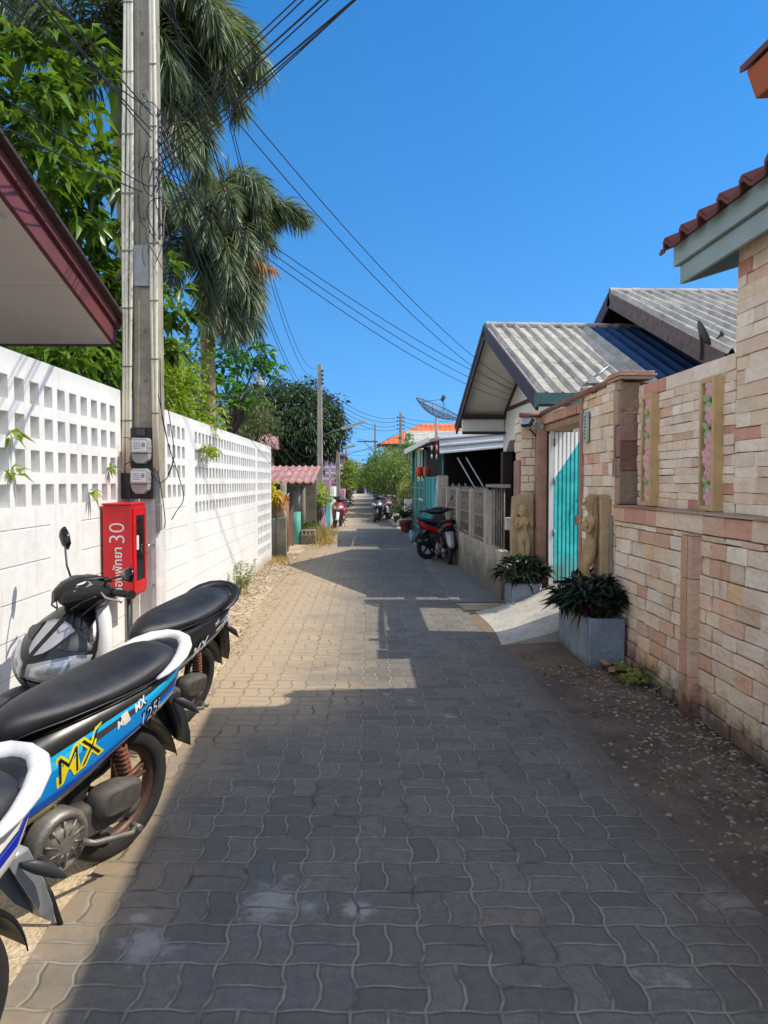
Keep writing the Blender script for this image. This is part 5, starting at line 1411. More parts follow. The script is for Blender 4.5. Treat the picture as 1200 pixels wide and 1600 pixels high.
# ================================================================== left side beyond the white wall
ow = thing('garden_wall', 'low mildewed concrete wall at the end of the white wall', 'wall', (-1.75, 15.1, 0))
mb = MB(); mb.hexa([(-2.3, 15.05, 0), (-1.60, 15.0, 0), (-1.60, 15.16, 0), (-2.3, 15.2, 0), (-2.3, 15.05, .70), (-1.60, 15.0, .80), (-1.60, 15.16, .80), (-2.3, 15.2, .70)]); mb.build('panel', M['old_concrete'], ow, bevel=.01)
def pillar(label, u, v, d, ztop, r, teal=0.0, grp='round grey posts by the pink roof'):
    q = W(u, v, d); t_ = thing('post', label, 'post', (q.x, d, 0), grp); mb = MB()
    mb.lathe([(r, teal), (r, ztop), (r * .6, ztop + .01)], (q.x, d, 0), 'Z', 14, cap=True); mb.build('shaft', M['old_concrete'] if not teal else paint('grey_post', hx('#8f9394'), .8, .2, 3, .2), t_)
    if teal: mb = MB(); mb.lathe([(r * 1.06, 0), (r * 1.06, teal)], (q.x, d, 0), 'Z', 14, cap=True); mb.build('painted_base', paint('teal_post_paint', hx('#5fae9c'), .7, .25, 4, .2, 60, streak=.4), t_)
pillar('round grey post with a turquoise painted base under the pink roof', 463, 800, 18.3, 1.46, .10, .78)
pillar('plain round grey post behind the low mildewed wall', 443, 790, 15.9, 1.46, .065)
pillar('slim grey post to the right of the turquoise based one', 473, 790, 18.9, 1.44, .07)
ig = thing('gate', 'rusty brown iron gate beside the turquoise based post', 'gate', (-1.78, 16.9, 0))
mb = MB(); a, b = W(449, 850, 16.4), W(456, 850, 17.8)
mb.hexa([(a.x, 16.4, .08), (b.x, 17.8, .08), (b.x + .02, 17.8, .08), (a.x + .02, 16.4, .08), (a.x, 16.4, 1.15), (b.x, 17.8, 1.25), (b.x + .02, 17.8, 1.25), (a.x + .02, 16.4, 1.15)]); mb.build('panel', M['rust'], ig)
mb = MB(); mb.tube([(a.x + .01, 16.38, 0), (a.x + .01, 16.38, 1.2), (b.x + .01, 17.82, 1.3), (b.x + .01, 17.82, 0)], .02, 6); mb.build('frame', M['iron'], ig)
lt = thing('lean_to', 'lean-to with a faded pink corrugated roof left of the street', 'lean-to', (-2.3, 18, 0))
mb = MB(); plane_tiles(mb, Vector((-4.2, 19.3, 1.86)), (1, 0, 0), (0, -1, -.16), (0, -.16, 1), 3.02, 2.6, pitch=.16, course=.9, amp=.035, sub=8, step=.008); mb.build('roof', M['roofpink'], lt, fixn=False, solid=.008)
mb = MB(); mb.box(-4.2, -1.3, 19.2, 19.3, 0, 1.7); mb.build('back_wall', M['old_concrete'], lt)
mb = MB(); mb.tube([(-4.2, 16.9, 1.43), (-1.2, 16.9, 1.43)], .025, 6); mb.tube([(-4.2, 18.3, 1.65), (-1.2, 18.3, 1.65)], .025, 6); mb.build('purlin', M['wood'], lt)
bp = thing('block_planter', 'small cream planter of pierced concrete blocks with a green plant', 'planter', (-1.42, 18.4, 0))
mb = MB(); mb.box(-1.60, -1.24, 18.2, 18.55, 0, .22); mb.build('base', M['fencewall'], bp, bevel=.01)
mb = MB(); mb.box(-1.58, -1.26, 18.22, 18.52, .221, .24); mb.box(-1.58, -1.26, 18.22, 18.52, .32, .345)
for x in (-1.58, -1.485, -1.39, -1.295): mb.box(x, x + .035, 18.22, 18.52, .24, .32)
mb.build('pierced_block', M['ramp'], bp, bevel=.004)
g = np.random.RandomState(121); rosettes('planter_plant', L['mango'], [np.array([-1.45 + g.randn() * .08, 18.4, .4 + abs(g.randn()) * .05]) for _ in range(9)], 8, .14, .04, None, 122, .7, .3)
tag(bpy.data.objects['planter_plant'], 'little green plant growing in the cream block planter', 'plant')
lw = thing('garden_wall', 'lilac painted wall with grey and turquoise posts', 'wall', (-1.4, 22, 0))
a, b = W(470, 800, 21.5), W(487, 800, 21.5)
mb = MB(); mb.box(a.x - .6, b.x, 21.5, 21.65, 0, 1.02); mb.build('panel', M['lilac'], lw)
mb = MB(); mb.box(b.x + .02, b.x + .20, 21.4, 21.6, 0, 1.1); mb.build('post', M['darkgrey'], lw)
a = W(509, 800, 24); mb = MB(); mb.box(a.x, a.x + .14, 24, 24.15, .0, .95); mb.build('post', paint('turq_post', hx('#6fc0c4'), .7), lw)
a = W(498, 800, 24); mb = MB(); mb.box(a.x - .2, a.x + .18, 24.2, 24.3, 0, .8); mb.build('panel', M['pink'], lw)
a = W(516, 790, 28); mb = MB(); mb.box(a.x, a.x + .14, 28, 30, 0, 1.3); mb.build('panel', M['cream'], lw)
a = W(531, 790, 33); mb = MB(); mb.box(a.x, a.x + .16, 33, 37, 0, 1.15); mb.build('panel', M['pink'], lw)
ph = thing('house', 'distant pink house with a white railed balcony beside the third pole', 'house', (-3.5, 48, 0))
a, b = W(505, 740, 47), W(531, 712, 47)
mb = MB(); mb.box(a.x - 4, b.x, 47, 54, 0, W(520, 713, 47).z); mb.build('wall', M['pink'], ph)
mb = MB()
for z in (b.z - .75, b.z - 1.1, b.z - 1.45): mb.box(a.x - 2, b.x + .02, 46.3, 46.36, z, z + .1)
for k in range(6): mb.box(b.x - .1 - k * .5, b.x - .04 - k * .5, 46.3, 46.36, 0, b.z - .65)
mb.build('balcony', M['white'], ph)
mb = MB(); mb.prism([(a.x - 4.4, b.z), (b.x + .4, b.z), (a.x - 1.5, b.z + .9)], lambda x, z, d: (x, 46.6 + d, z), 0, 8); mb.build('roof', M['roofpink'], ph)

# far end of the street
_, cl = crown('far_trees', L['bush'], (1, 105, 1.6), (16, 4, 2.4), 420, 18, .5, .25, .6, None, .3, .3, .8, .8, .1, 131, floor=.2)
tag(bpy.data.objects['far_trees'], 'hazy line of trees closing the far end of the street', 'trees', kind='stuff')
for (xq, yq, rx_, rz_, lab, sd_) in ((-1.75, 68, 1.25, 1.35, 'distant tree leaning over the far left side of the lane', 141), (1.9, 74, 1.7, 1.3, 'distant tree closing the far right side of the lane', 142)):
    t_ = thing('tree', lab, 'tree', (xq, yq, 0)); _, cl = crown('crown', L['bush'], (xq, yq, 2.1), (rx_, 1.8, rz_), 160, 18, .26, .11, .3, t_, .4, .3, .8, .8, .25, sd_, bumps=.13)
    limbs(t_, (xq, yq, 0), (xq, yq, 2.0), [tuple(p) for p in cl[:12]], .12, M['bark'], n=10)
fh = thing('house', 'small pale blue house at the very end of the street', 'house', (.2, 92, 0))
a, b = W(553, 760, 92), W(583, 745, 92)
mb = MB(); mb.box(a.x - 3, b.x + 1, 92, 97, 0, 3.0); mb.build('wall', plain('pale_blue_wall', hx('#9db3c4'), .8), fh)
mb = MB(); mb.prism([(a.x - 3.4, 3.0), (b.x + 1.4, 3.0), (a.x - .5, 4.1)], lambda x, z, d: (x, 91.6 + d, z), 0, 6); mb.build('roof', M['meter'], fh)
mb = MB(); mb.box(a.x + .3, a.x + 1.2, 91.95, 92, 0, 2.0); mb.build('door', M['darkroom'], fh)
for (label, x0, x1, y0, y1, h, c) in (('low cream house behind the big bush, added to shade the far street', 2.4, 6, 25.6, 30.5, 1.9, 'cream'), ('weathered house further along on the right, added to shade the lane', 2.3, 7, 36.2, 43, 3.0, 'fencewall'), ('far weathered house past the orange roofed one on the right', 2.0, 7, 55, 64, 3.2, 'cream'), ('low house set back behind the lean-to on the left', -9, -4.0, 30, 37, 2.8, 'cream')):  # nearer right-hand houses are added to cast shadow bands across the lane
    r_ = thing('house', label, 'house', ((x0 + x1) / 2, (y0 + y1) / 2, 0))
    mb = MB(); mb.box(x0, x1, y0, y1, 0, h); mb.build('wall', M[c], r_)
    mb = MB(); ym = (y0 + y1) / 2; mb.prism([(y0 - .4, h), (y1 + .4, h), (ym, h + (1.1 if h > 2 else .5))], lambda y, z, d: (x0 - .35 + d, y, z), 0, x1 - x0 + .7); mb.build('roof', M['roofpink'] if 'set back' in label else M['rooftile'], r_)
    mb = MB(); mb.box(x0 - .03, x0 - .002, ym - .4, ym + .4, 1.0, 1.9) if x0 > 0 else mb.box(x1 + .002, x1 + .03, ym - .4, ym + .4, 1.0, 1.9); mb.build('window', M['window'], r_)
# ================================================================== scooters
def band_mat(name, bands, line=None, base_rough=.28, dirt=.35):
    """painted panel; bands = [(upper limit, colour)] by height within the panel (0 bottom .. 1 top), which sweeps up to the tail;
    line = (x0, x1, lower, upper, rise per metre, colour)"""
    m = Mat(name, rough=base_rough, spec=.5); p = m.obj(); x, y, z = m.sep(p)
    n = m.noise(p, 14, 5, .65); n2 = m.noise(p, 120, 3)
    wv = m.attr('belt', True)
    c = bands[0][1]
    for (lim, cc) in bands[1:]: c = m.mix(wv.gt(lim), c, cc)
    for (x0, x1, a, b, sk, cc) in (line or []):
        ww = wv - (x - x0) * sk
        c = m.mix(x.gt(x0) * x.lt(x1) * ww.gt(a) * ww.lt(b), c, cc)
    c = m.mix((n.step(.45, .75)) * dirt * wv.step(.6, .1), c, hx('#7d7466'))
    m.color(c); m.rough(n2 * .1 + base_rough - .05 + n * .1); m.b.inputs['Coat Weight'].default_value = .35
    return m.m

AX0, AXD = Vector((1.03, 0, .90)), Vector((-math.sin(R(26)), 0, math.cos(R(26))))
def make_scooter(name, label, loc, head, lean, steer, P, group=None, size=.92):
    """local frame: +x forward, +y left, rear axle above the origin"""
    root = thing(name, label, 'motor scooter', loc, group, (-R(lean), 0, -math.pi / 2 - R(head)))
    root.scale = (size,) * 3
    SR = Matrix.Translation(AX0) @ Matrix.Rotation(R(steer), 4, AXD) @ Matrix.Translation(-AX0)
    def B(mb, nm, mats, par=None, **k): return mb.build(nm, mats, par or root, local=True, **k)
    def wheel(cx, steerit):
        Rt = .278; T = (lambda m_: m_.xf(SR)) if steerit else (lambda m_: m_)
        w_ = MB(); prof = [(.198, -.034), (.215, -.042), (.245, -.045), (.265, -.036), (.275, -.018), (Rt, 0), (.275, .018), (.265, .036), (.245, .045), (.215, .042), (.198, .034), (.19, .0), (.198, -.034)]
        w_.lathe(prof, (cx, 0, Rt), 'Y', 48); T(w_); ty = B(w_, 'wheel', M['rubber'])
        r_ = MB(); r_.lathe([(.197, -.032), (.202, -.030), (.192, -.026), (.176, -.018), (.172, 0), (.176, .018), (.192, .026), (.202, .030), (.197, .032)], (cx, 0, Rt), 'Y', 40)
        for k in range(5):
            a = k * 1.2566 + .3
            for s_ in (-.10, .10):
                r_.tube([(cx + .04 * math.cos(a), 0, Rt + .04 * math.sin(a)), (cx + .10 * math.cos(a + s_), 0, Rt + .10 * math.sin(a + s_)), (cx + .18 * math.cos(a + s_ * 1.3), 0, Rt + .18 * math.sin(a + s_ * 1.3))], [.02, .014, .012], 6)
        r_.lathe([(.001, -.05), (.03, -.05), (.045, -.03), (.045, .03), (.03, .05), (.001, .05)], (cx, 0, Rt), 'Y', 16); T(r_); B(r_, 'rim', P['rim'], ty)
        return ty
    wheel(0, False); wheel(1.25, True)
    ov = lambda a: a if a > 0 else a * .62
    # ---- rear body
    sec = [(-.50, .018, .795, .815), (-.46, .045, .755, .835), (-.38, .085, .70, .838), (-.28, .118, .64, .83), (-.15, .142, .615, .81), (0, .155, .575, .785), (.14, .160, .515, .765), (.28, .158, .44, .74), (.42, .145, .375, .705), (.54, .125, .33, .66), (.62, .10, .32, .58), (.68, .075, .32, .48)]
    def dense(t, k=4):
        o_ = []
        for i_ in range(len(t) - 1): o_ += [tuple(frac(p_, q_, f_ / k) for p_, q_ in zip(t[i_], t[i_ + 1])) for f_ in range(k)]
        return o_ + [t[-1]]
    mb = MB(); mb.loft([ringYZ(x, (a + b) / 2, h, (b - a) / 2, 64, 3.0) for x, h, a, b in dense(sec)]); mb.v = [(ov(a), b, c) for a, b, c in mb.v]; body = B(mb, 'body_panel', P['body'])
    at_ = body.data.attributes.new('belt', 'FLOAT', 'POINT'); bl_ = []
    for v_ in body.data.vertices:
        q = v_.co.x; k = 0
        while k < len(sec) - 2 and q > ov(sec[k + 1][0]): k += 1
        t_ = min(1, max(0, (q - ov(sec[k][0])) / (ov(sec[k + 1][0]) - ov(sec[k][0])))); lo_, hi_ = frac(sec[k][2], sec[k + 1][2], t_), frac(sec[k][3], sec[k + 1][3], t_)
        bl_.append(min(1, max(0, (v_.co.z - lo_) / max(hi_ - lo_, .01))))
    at_.data.foreach_set('value', bl_)
    bv = bvh_of(body)
    def on_side(x, z, s=1, off=.002):
        h = bv.ray_cast(Vector((x, s * 1.0, z)), Vector((0, -s, 0)))
        return (h[0].x, h[0].y + s * off, h[0].z) if h[0] is not None else (x, s * .1, z)
    # seat
    st = [(-.40, .045, .79, .835), (-.365, .085, .785, .868), (-.28, .115, .775, .885), (-.15, .135, .765, .878), (0, .146, .75, .852), (.14, .150, .735, .825), (.28, .143, .72, .805), (.40, .122, .70, .792), (.50, .09, .68, .778), (.57, .055, .655, .755), (.60, .03, .65, .72)]
    mb = MB(); mb.loft([ringYZ(x, (a + b) / 2, h, (b - a) / 2, 26, 2.5) for x, h, a, b in st]); mb.v = [(ov(a), b, c) for a, b, c in mb.v]; seat = B(mb, 'seat', M['seat'], sub=1)
    mb = MB()
    for s_ in (1, -1): mb.tube([(x, s_ * (h * .995), a + .028) for x, h, a, b in st[1:-1]], .0045, 5)
    mb.v = [(ov(a), b, c) for a, b, c in mb.v]; B(mb, 'piping', M['black'], seat)
    # grab rail
    pts = [(-.05, .150, .79), (-.12, .153, .805), (-.21, .147, .826), (-.31, .128, .85), (-.41, .092, .872), (-.475, .045, .882), (-.49, 0, .884)]
    pts = pts + [(x, -y, z) for x, y, z in reversed(pts[:-1])]
    mb = MB(); mb.tube(pts, [.005, .010, .015, .019, .021, .023, .024, .023, .021, .019, .015, .010, .005], 16, up=(0, 0, 1), flat=1.6); mb.v = [(ov(a), b, c) for a, b, c in mb.v]; B(mb, 'grab_rail', P['rail'])
    mb = MB(); mb.loft([ringYZ(x, zc, h, hz, 16, 2.6) for x, zc, h, hz in ((-.30, .845, .11, .02), (-.40, .848, .085, .028), (-.475, .85, .045, .03))]); mb.v = [(ov(a), b, c) for a, b, c in mb.v]; B(mb, 'tail_cover', M['black'])
    mb = MB(); mb.loft([ringYZ(x, zc, h, hz, 16, 2.8) for x, zc, h, hz in ((-.43, .80, .07, .028), (-.485, .805, .05, .026), (-.515, .808, .026, .014))]); mb.v = [(ov(a), b, c) for a, b, c in mb.v]; B(mb, 'tail_light', M['redplastic'])
    # rear mudguard, plate holder, indicators
    mb = MB(); r0 = [(-.30, .655, .075), (-.40, .665, .078), (-.50, .56, .07), (-.60, .44, .06), (-.66, .36, .04)]
    va = [(x, s_ * h, z) for x, z, h in r0 for s_ in (1, -1)]; mb.add(va, [(2 * i, 2 * i + 1, 2 * i + 3, 2 * i + 2) for i in range(len(r0) - 1)], 0, True)
    mb.add([(x, s_ * h, z) for s_ in (1,) for x, z, h in r0] + [(-.36, .07, .60), (-.47, .062, .50), (-.56, .05, .42)], [(0, 1, 5), (1, 2, 6, 5), (2, 3, 7, 6), (3, 4, 7)], 0, False)
    mb.add([(x, -h, z) for x, z, h in r0] + [(-.36, -.07, .60), (-.47, -.062, .50), (-.56, -.05, .42)], [(0, 1, 5), (1, 2, 6, 5), (2, 3, 7, 6), (3, 4, 7)], 0, False)
    mb.v = [(ov(a), b, c) for a, b, c in mb.v]; B(mb, 'rear_mudguard', P['flap'], fixn=False, solid=.004)
    for s_ in (1, -1):
        mb = MB(); mb.loft([ringYZ(x, z, h, hz, 10, 2.2, s_ * yc) for x, z, h, hz, yc in ((-.36, .635, .008, .008, .085), (-.40, .625, .014, .020, .105), (-.48, .595, .015, .022, .118), (-.56, .555, .004, .006, .12))]); mb.v = [(ov(a), b, c) for a, b, c in mb.v]; B(mb, 'rear_indicator', M['darkgrey'])
    # inner guard over the wheel
    mb = MB(); mb.lathe([(.30, -.065), (.312, -.05), (.312, .05), (.30, .065)], (0, 0, .278), 'Y', 20, a0=R(40), a1=R(165)); B(mb, 'wheel_guard', M['black'], fixn=False, solid=.004)
    # ---- engine
    mb = MB(); mb.loft([ringXZ(y, xc, .285, hx_, hz, 20, 2.6) for y, xc, hx_, hz in ((.05, .27, .22, .06), (.09, .27, .235, .072), (.12, .27, .23, .068), (.135, .27, .20, .05))]); B(mb, 'transmission_case', M['engine'])
    mb = MB(); mb.lathe([(.118, .10), (.122, .15), (.112, .168), (.095, .172), (.09, .165), (.07, .165), (.064, .178), (.03, .182), (.001, .182)], (.40, 0, .285), 'Y', 28)
    for k in range(10): a = k * .628; mb.tube([(.40 + .035 * math.cos(a), .18, .285 + .035 * math.sin(a)), (.40 + .088 * math.cos(a + .25), .172, .285 + .088 * math.sin(a + .25))], .005, 5)
    B(mb, 'crankcase_cover', M['steel'])
    mb = MB(); mb.lathe([(.055, .06), (.06, .10), (.05, .125), (.02, .13), (.001, .13)], (.03, 0, .275), 'Y', 22); B(mb, 'final_drive_cover', M['steel'])
    mb = MB(); mb.loft([ringXZ(y, .125 + dx, .345 + .0 * dx, hx_, hz, 18, 3.6) for y, dx, hx_, hz in ((.08, 0, .10, .055), (.105, 0, .118, .066), (.155, 0, .112, .062), (.172, 0, .09, .046))]); B(mb, 'air_filter_box', M['engine'])
    mb = MB(); mb.loft([ringYZ(x, .29, .085, hz, 12, 3) for x, hz in ((.42, .05), (.5, .085), (.62, .075), (.70, .05))]); B(mb, 'cylinder', M['engine'])
    mb = MB(); mb.tube([(.33, .185, .27), (.30, .215, .26), (.12, .225, .225), (.09, .21, .235)], [.014, .012, .011, .011], 8); mb.tube([(.09, .19, .235), (.09, .24, .238)], .013, 8); B(mb, 'kick_lever', M['steel'])
    mb = MB(); mb.tube([(.45, -.10, .22), (.25, -.15, .24), (.0, -.17, .30)], .02, 8); mb.tube([(.08, -.165, .27), (-.05, -.175, .32), (-.30, -.19, .42), (-.36, -.19, .445)], [.03, .055, .055, .03], 14); B(mb, 'exhaust', M['black'])
    # shock absorber with spring
    mb = MB(); a, b = Vector((.02, .098, .32)), Vector((.13, .11, .60)); pts = []
    for i in range(90): t = i / 89; an = t * 8 * 6.283; pts.append(a.lerp(b, .22 + .6 * t) + Vector((math.cos(an) * .027, math.sin(an) * .027, 0)))
    mb.tube(pts, .0065, 5); B(mb, 'shock_spring', M['rust'])
    mb = MB(); mb.tube([a, a.lerp(b, .5), b], [.018, .014, .012], 8); B(mb, 'shock_rod', M['steel'])
    mb = MB(); mb.tube([(.50, .12, .26), (.47, .20, .14), (.45, .245, .02)], .01, 7); mb.box(.43, .47, .23, .27, .012, .022); B(mb, 'side_stand', M['black'])
    # ---- floor board and leg shield
    mb = MB(); mb.loft([ringYZ(x, zc, h, hz, 20, 3.4) for x, zc, h, hz in ((.55, .42, .10, .12), (.66, .345, .155, .075), (.78, .315, .18, .05), (.90, .33, .185, .06), (1.0, .40, .18, .11), (1.05, .46, .15, .12))]); B(mb, 'footboard', P['inner2'])
    mb = MB(); mb.loft([ringYZ(x, zc, .055, hz, 16, 3) for x, zc, hz in ((.58, .50, .10), (.72, .44, .08), (.86, .46, .10), (1.0, .56, .16))]); B(mb, 'centre_tunnel', P['inner2'])
    mb = MB(); mb.loft([ringXY(z, xc, .045, h, 22, 3.0) for z, xc, h in ((.30, 1.02, .10), (.42, 1.03, .18), (.56, 1.035, .215), (.70, 1.025, .215), (.82, 1.0, .175), (.92, .975, .12), (.98, .965, .07))]); B(mb, 'leg_shield', P['inner'])
    ap = [(.40, 1.10, .05, .06), (.48, 1.12, .08, .12), (.56, 1.14, .12, .175), (.62, 1.16, .16, .20), (.68, 1.175, .185, .212), (.74, 1.165, .18, .215), (.80, 1.13, .15, .20), (.86, 1.09, .115, .165), (.92, 1.055, .08, .115), (.965, 1.03, .05, .06)]
    mb = MB(); mb.loft([ringXY(z, xc, hx_, h, 40, 1.45) for z, xc, hx_, h in ap]); apron = B(mb, 'front_apron', P['front'])
    ba = bvh_of(apron)
    def on_front(y, z, off=.004):
        h = ba.ray_cast(Vector((2.2, y, z)), Vector((-1, 0, 0)))
        if h[0] is None: return None
        n = h[1]; n = n if n.x > 0 else -n
        return h[0] + n * off
    def patch(poly, off, n=9):
        """polygon given in the y-z plane as a top and a bottom line, wrapped on the apron"""
        m_ = MB(); top, bot = poly; rows = []
        def at(l, t):
            f = t * (len(l) - 1); i = min(int(f), len(l) - 2); q = f - i
            return (frac(l[i][0], l[i + 1][0], q), frac(l[i][1], l[i + 1][1], q))
        for j in range(5):
            s_ = j / 4; row = []
            for i in range(n):
                a, b = at(top, i / (n - 1)), at(bot, i / (n - 1)); y, z = frac(a[0], b[0], s_), frac(a[1], b[1], s_)
                e = off * (1 if 0 < j < 4 and 0 < i < n - 1 else .35)
                q = on_front(y, z, e); row.append(q if q is not None else Vector((1.05, y, z)))
            rows.append(row)
        vs = [p for r in rows for p in r]
        m_.add(vs, [(j * n + i, j * n + i + 1, (j + 1) * n + i + 1, (j + 1) * n + i) for j in range(4) for i in range(n - 1)], 0, True); return m_
    for s_ in (1, -1):
        l = patch(([(s_ * .012, .725), (s_ * .09, .755), (s_ * .165, .785), (s_ * .20, .785)], [(s_ * .012, .655), (s_ * .09, .650), (s_ * .16, .685), (s_ * .205, .755)]), .016); hl = B(l, 'headlight', M['lens'], fixn=False)
        l = patch(([(s_ * .03, .715), (s_ * .09, .742), (s_ * .15, .770)], [(s_ * .03, .668), (s_ * .09, .664), (s_ * .155, .700)]), .003); B(l, 'reflector', M['chrome'], hl, fixn=False)
        l = patch(([(s_ * .05, .706), (s_ * .10, .725)], [(s_ * .05, .682), (s_ * .10, .690)]), .006, 5); B(l, 'bulb_housing', M['darkgrey'], hl, fixn=False)
        l = patch(([(s_ * .005, .645), (s_ * .09, .640), (s_ * .195, .72)], [(s_ * .005, .575), (s_ * .09, .585), (s_ * .15, .63)]), .016); B(l, 'lower_fairing', M['darkgrey'], fixn=False)
        l = patch(([(s_ * .015, .90), (s_ * .05, .89), (s_ * .085, .87)], [(s_ * .012, .76), (s_ * .04, .775), (s_ * .06, .80)]), .007); B(l, 'nose_facet', M['silver'] if P.get('facet') else M['darkgrey'], fixn=False)
        l = patch(([(s_ * .10, .868), (s_ * .14, .845), (s_ * .18, .82)], [(s_ * .075, .80), (s_ * .12, .795), (s_ * .19, .80)]), .010); B(l, 'side_fairing', M['darkgrey'], fixn=False)
        if P.get('facet'):
            l = patch(([(s_ * .15, .66), (s_ * .20, .735)], [(s_ * .15, .645), (s_ * .203, .72)]), .006, 5); B(l, 'pin_stripe', M['white'], fixn=False)
        mb = MB(); mb.loft([ringYZ(x, z, h, hz, 12, 2.2, s_ * yc) for x, z, h, hz, yc in ((1.0, .70, .01, .012, .205), (1.05, .70, .022, .03, .222), (1.14, .69, .024, .03, .215), (1.22, .68, .006, .012, .19))]); B(mb, 'front_indicator', M['lens'])
    # ---- steered parts
    mb = MB(); mb.lathe([(.29, -.055), (.308, -.045), (.316, 0), (.308, .045), (.29, .055)], (1.25, 0, .278), 'Y', 24, a0=R(5), a1=R(150)); mb.xf(SR); B(mb, 'front_mudguard', P['fender'], fixn=False, solid=.004)
    mb = MB()
    for s_ in (1, -1): mb.tube([(1.25, s_ * .07, .278), (1.14, s_ * .075, .52), (1.10, s_ * .06, .62)], [.02, .022, .02], 8)
    mb.xf(SR); B(mb, 'front_fork', M['steel'])
    mb = MB(); mb.loft([ringXZ(y, xc, zc, hx_, hz, 12, 1.5) for y, xc, zc, hx_, hz in dense(((-.265, .985, 1.03, .026, .022), (-.22, .99, 1.03, .045, .034), (-.14, 1.0, 1.02, .09, .058), (-.06, 1.01, 1.01, .135, .085), (0, 1.015, 1.005, .15, .094), (.06, 1.01, 1.01, .135, .085), (.14, 1.0, 1.02, .09, .058), (.22, .99, 1.03, .045, .034), (.265, .985, 1.03, .026, .022)), 2)])
    hcb = BVHTree.FromPolygons(mb.v, mb.f); mb.sm = [False] * len(mb.sm); mb.xf(SR); hc = B(mb, 'handlebar_cover', P['head'], bevel=.006)
    mb = MB(); mb.loft([ringYZ(x, z, h, hz, 14, 2.6) for x, z, h, hz in ((1.17, 1.0, .02, .03), (1.12, 1.045, .06, .03), (1.05, 1.082, .095, .02), (.97, 1.09, .10, .012), (.91, 1.07, .085, .01))]); mb.xf(SR); B(mb, 'instrument_visor', M['black'])
    mb = MB(); mb.add([(.985, -.065, 1.1035), (.985, .065, 1.1035), (.92, .065, 1.088), (.92, -.065, 1.088)], [(0, 1, 2, 3)]); mb.xf(SR); B(mb, 'display', M['blackgloss'], fixn=False, solid=.004)
    if P.get('sticker'):
        def onc(y, z):
            h = hcb.ray_cast(Vector((1.6, y, z + .25)), Vector((-1, 0, -.42)).normalized()); return h[0] + h[1] * (.0025 if h[1].x + h[1].z > 0 else -.0025) if h[0] is not None else Vector((1.05, y, z))
        mb = MB()
        for cy_, cz_, ry_, rz_ in ((.075, 1.045, .030, .020), (.035, 1.035, .040, .026), (-.012, 1.028, .034, .022)):
            ring_ = [onc(cy_ + ry_ * math.cos(a), cz_ + rz_ * math.sin(a)) for a in (k * 6.283 / 16 for k in range(16))]; mid_ = onc(cy_, cz_)
            mb.add([mid_ + Vector((.0004 * cy_, 0, 0))] + ring_, [(0, k + 1, (k + 1) % 16 + 1) for k in range(16)])
        mb.xf(SR); B(mb, 'sticker', M['white'], fixn=False)
        mb = MB()
        for s_ in (1, -1): mb.add([onc(s_ * .10, 1.065), onc(s_ * .155, 1.05), onc(s_ * .10, .985), onc(s_ * .085, 1.02)], [(0, 1, 2, 3)])
        mb.xf(SR); B(mb, 'cover_facet', M['silver'], fixn=False)
    for s_ in (1, -1):
        mb = MB(); pts = [(.985, s_ * .25, 1.03), (.975, s_ * .30, 1.032), (.955, s_ * .385, 1.03)]; mb.tube(pts, [.0165, .0175, .0175], 12)
        mb.lathe([(.022, -.006), (.022, .006)], (.981, s_ * .262, 1.031), 'Y', 14, cap=True); mb.lathe([(.021, -.008), (.021, .008)], (.953, s_ * .392, 1.03), 'Y', 14, cap=True); mb.xf(SR); B(mb, 'grip', M['black'])
        mb = MB(); mb.tube([(1.005, s_ * .22, 1.035), (1.035, s_ * .25, 1.03), (1.04, s_ * .32, 1.015), (1.015, s_ * .405, 1.005)], [.008, .008, .007, .006], 8); mb.ell((1.012, s_ * .412, 1.004), .009, .009, .009, 8, 6); mb.xf(SR); B(mb, 'brake_lever', P['lever'])
        if P.get('mirror', True):
            dz = P.get('droop', 0) if s_ == 1 else 0
            bq = Vector((1.0, s_ * .205, 1.05)); tq = Vector((1.01, s_ * (.285 + dz * .35), 1.22 - dz * .75)); hq = Vector((.99, s_ * (.335 + dz * .75), 1.275 - dz))
            mb = MB(); mb.lathe([(.013, 0), (.013, .02)], bq, 'Z', 10, cap=True); mb.tube([bq, bq.lerp(tq, .4) + Vector((.015, 0, .02)), tq, hq], [.0055, .0055, .0055, .006], 7); mb.xf(SR); mi = B(mb, 'mirror', M['black'])
            mb = MB(); yaw = Matrix.Rotation(R(-s_ * P.get('mirror_turn', 8)), 4, 'Z')
            poly = [(-.062, -.008), (-.045, .03), (.01, .038), (.062, .022), (.068, -.004), (.045, -.034), (-.035, -.03)]
            poly = [(s_ * a, b) for a, b in poly]; rot = R(P.get('mrot', 35) * s_ if not (dz and s_ == 1) else 5); cr_, sr_ = math.cos(rot), math.sin(rot); poly = [(a * cr_ - b * sr_, a * sr_ + b * cr_) for a, b in poly]
            rr = [[(.0, a * k, b * k) for a, b in poly] for k in (1, 1)]
            rings = [[Vector((x_, a * k, b * k)) for a, b in poly] for x_, k in ((-.006, .93), (-.004, 1.0), (.006, 1.0), (.02, .75), (.027, .4))]
            mb.loft(rings); mb.xf(SR @ Matrix.Translation(hq) @ yaw); B(mb, 'mirror_head', M['blackgloss'], mi)
            mb = MB(); mb.add([(-.0065, a * .9, b * .9) for a, b in poly], [tuple(range(len(poly)))]); mb.xf(SR @ Matrix.Translation(hq) @ yaw); B(mb, 'mirror_glass', M['chrome'], mi, fixn=False)
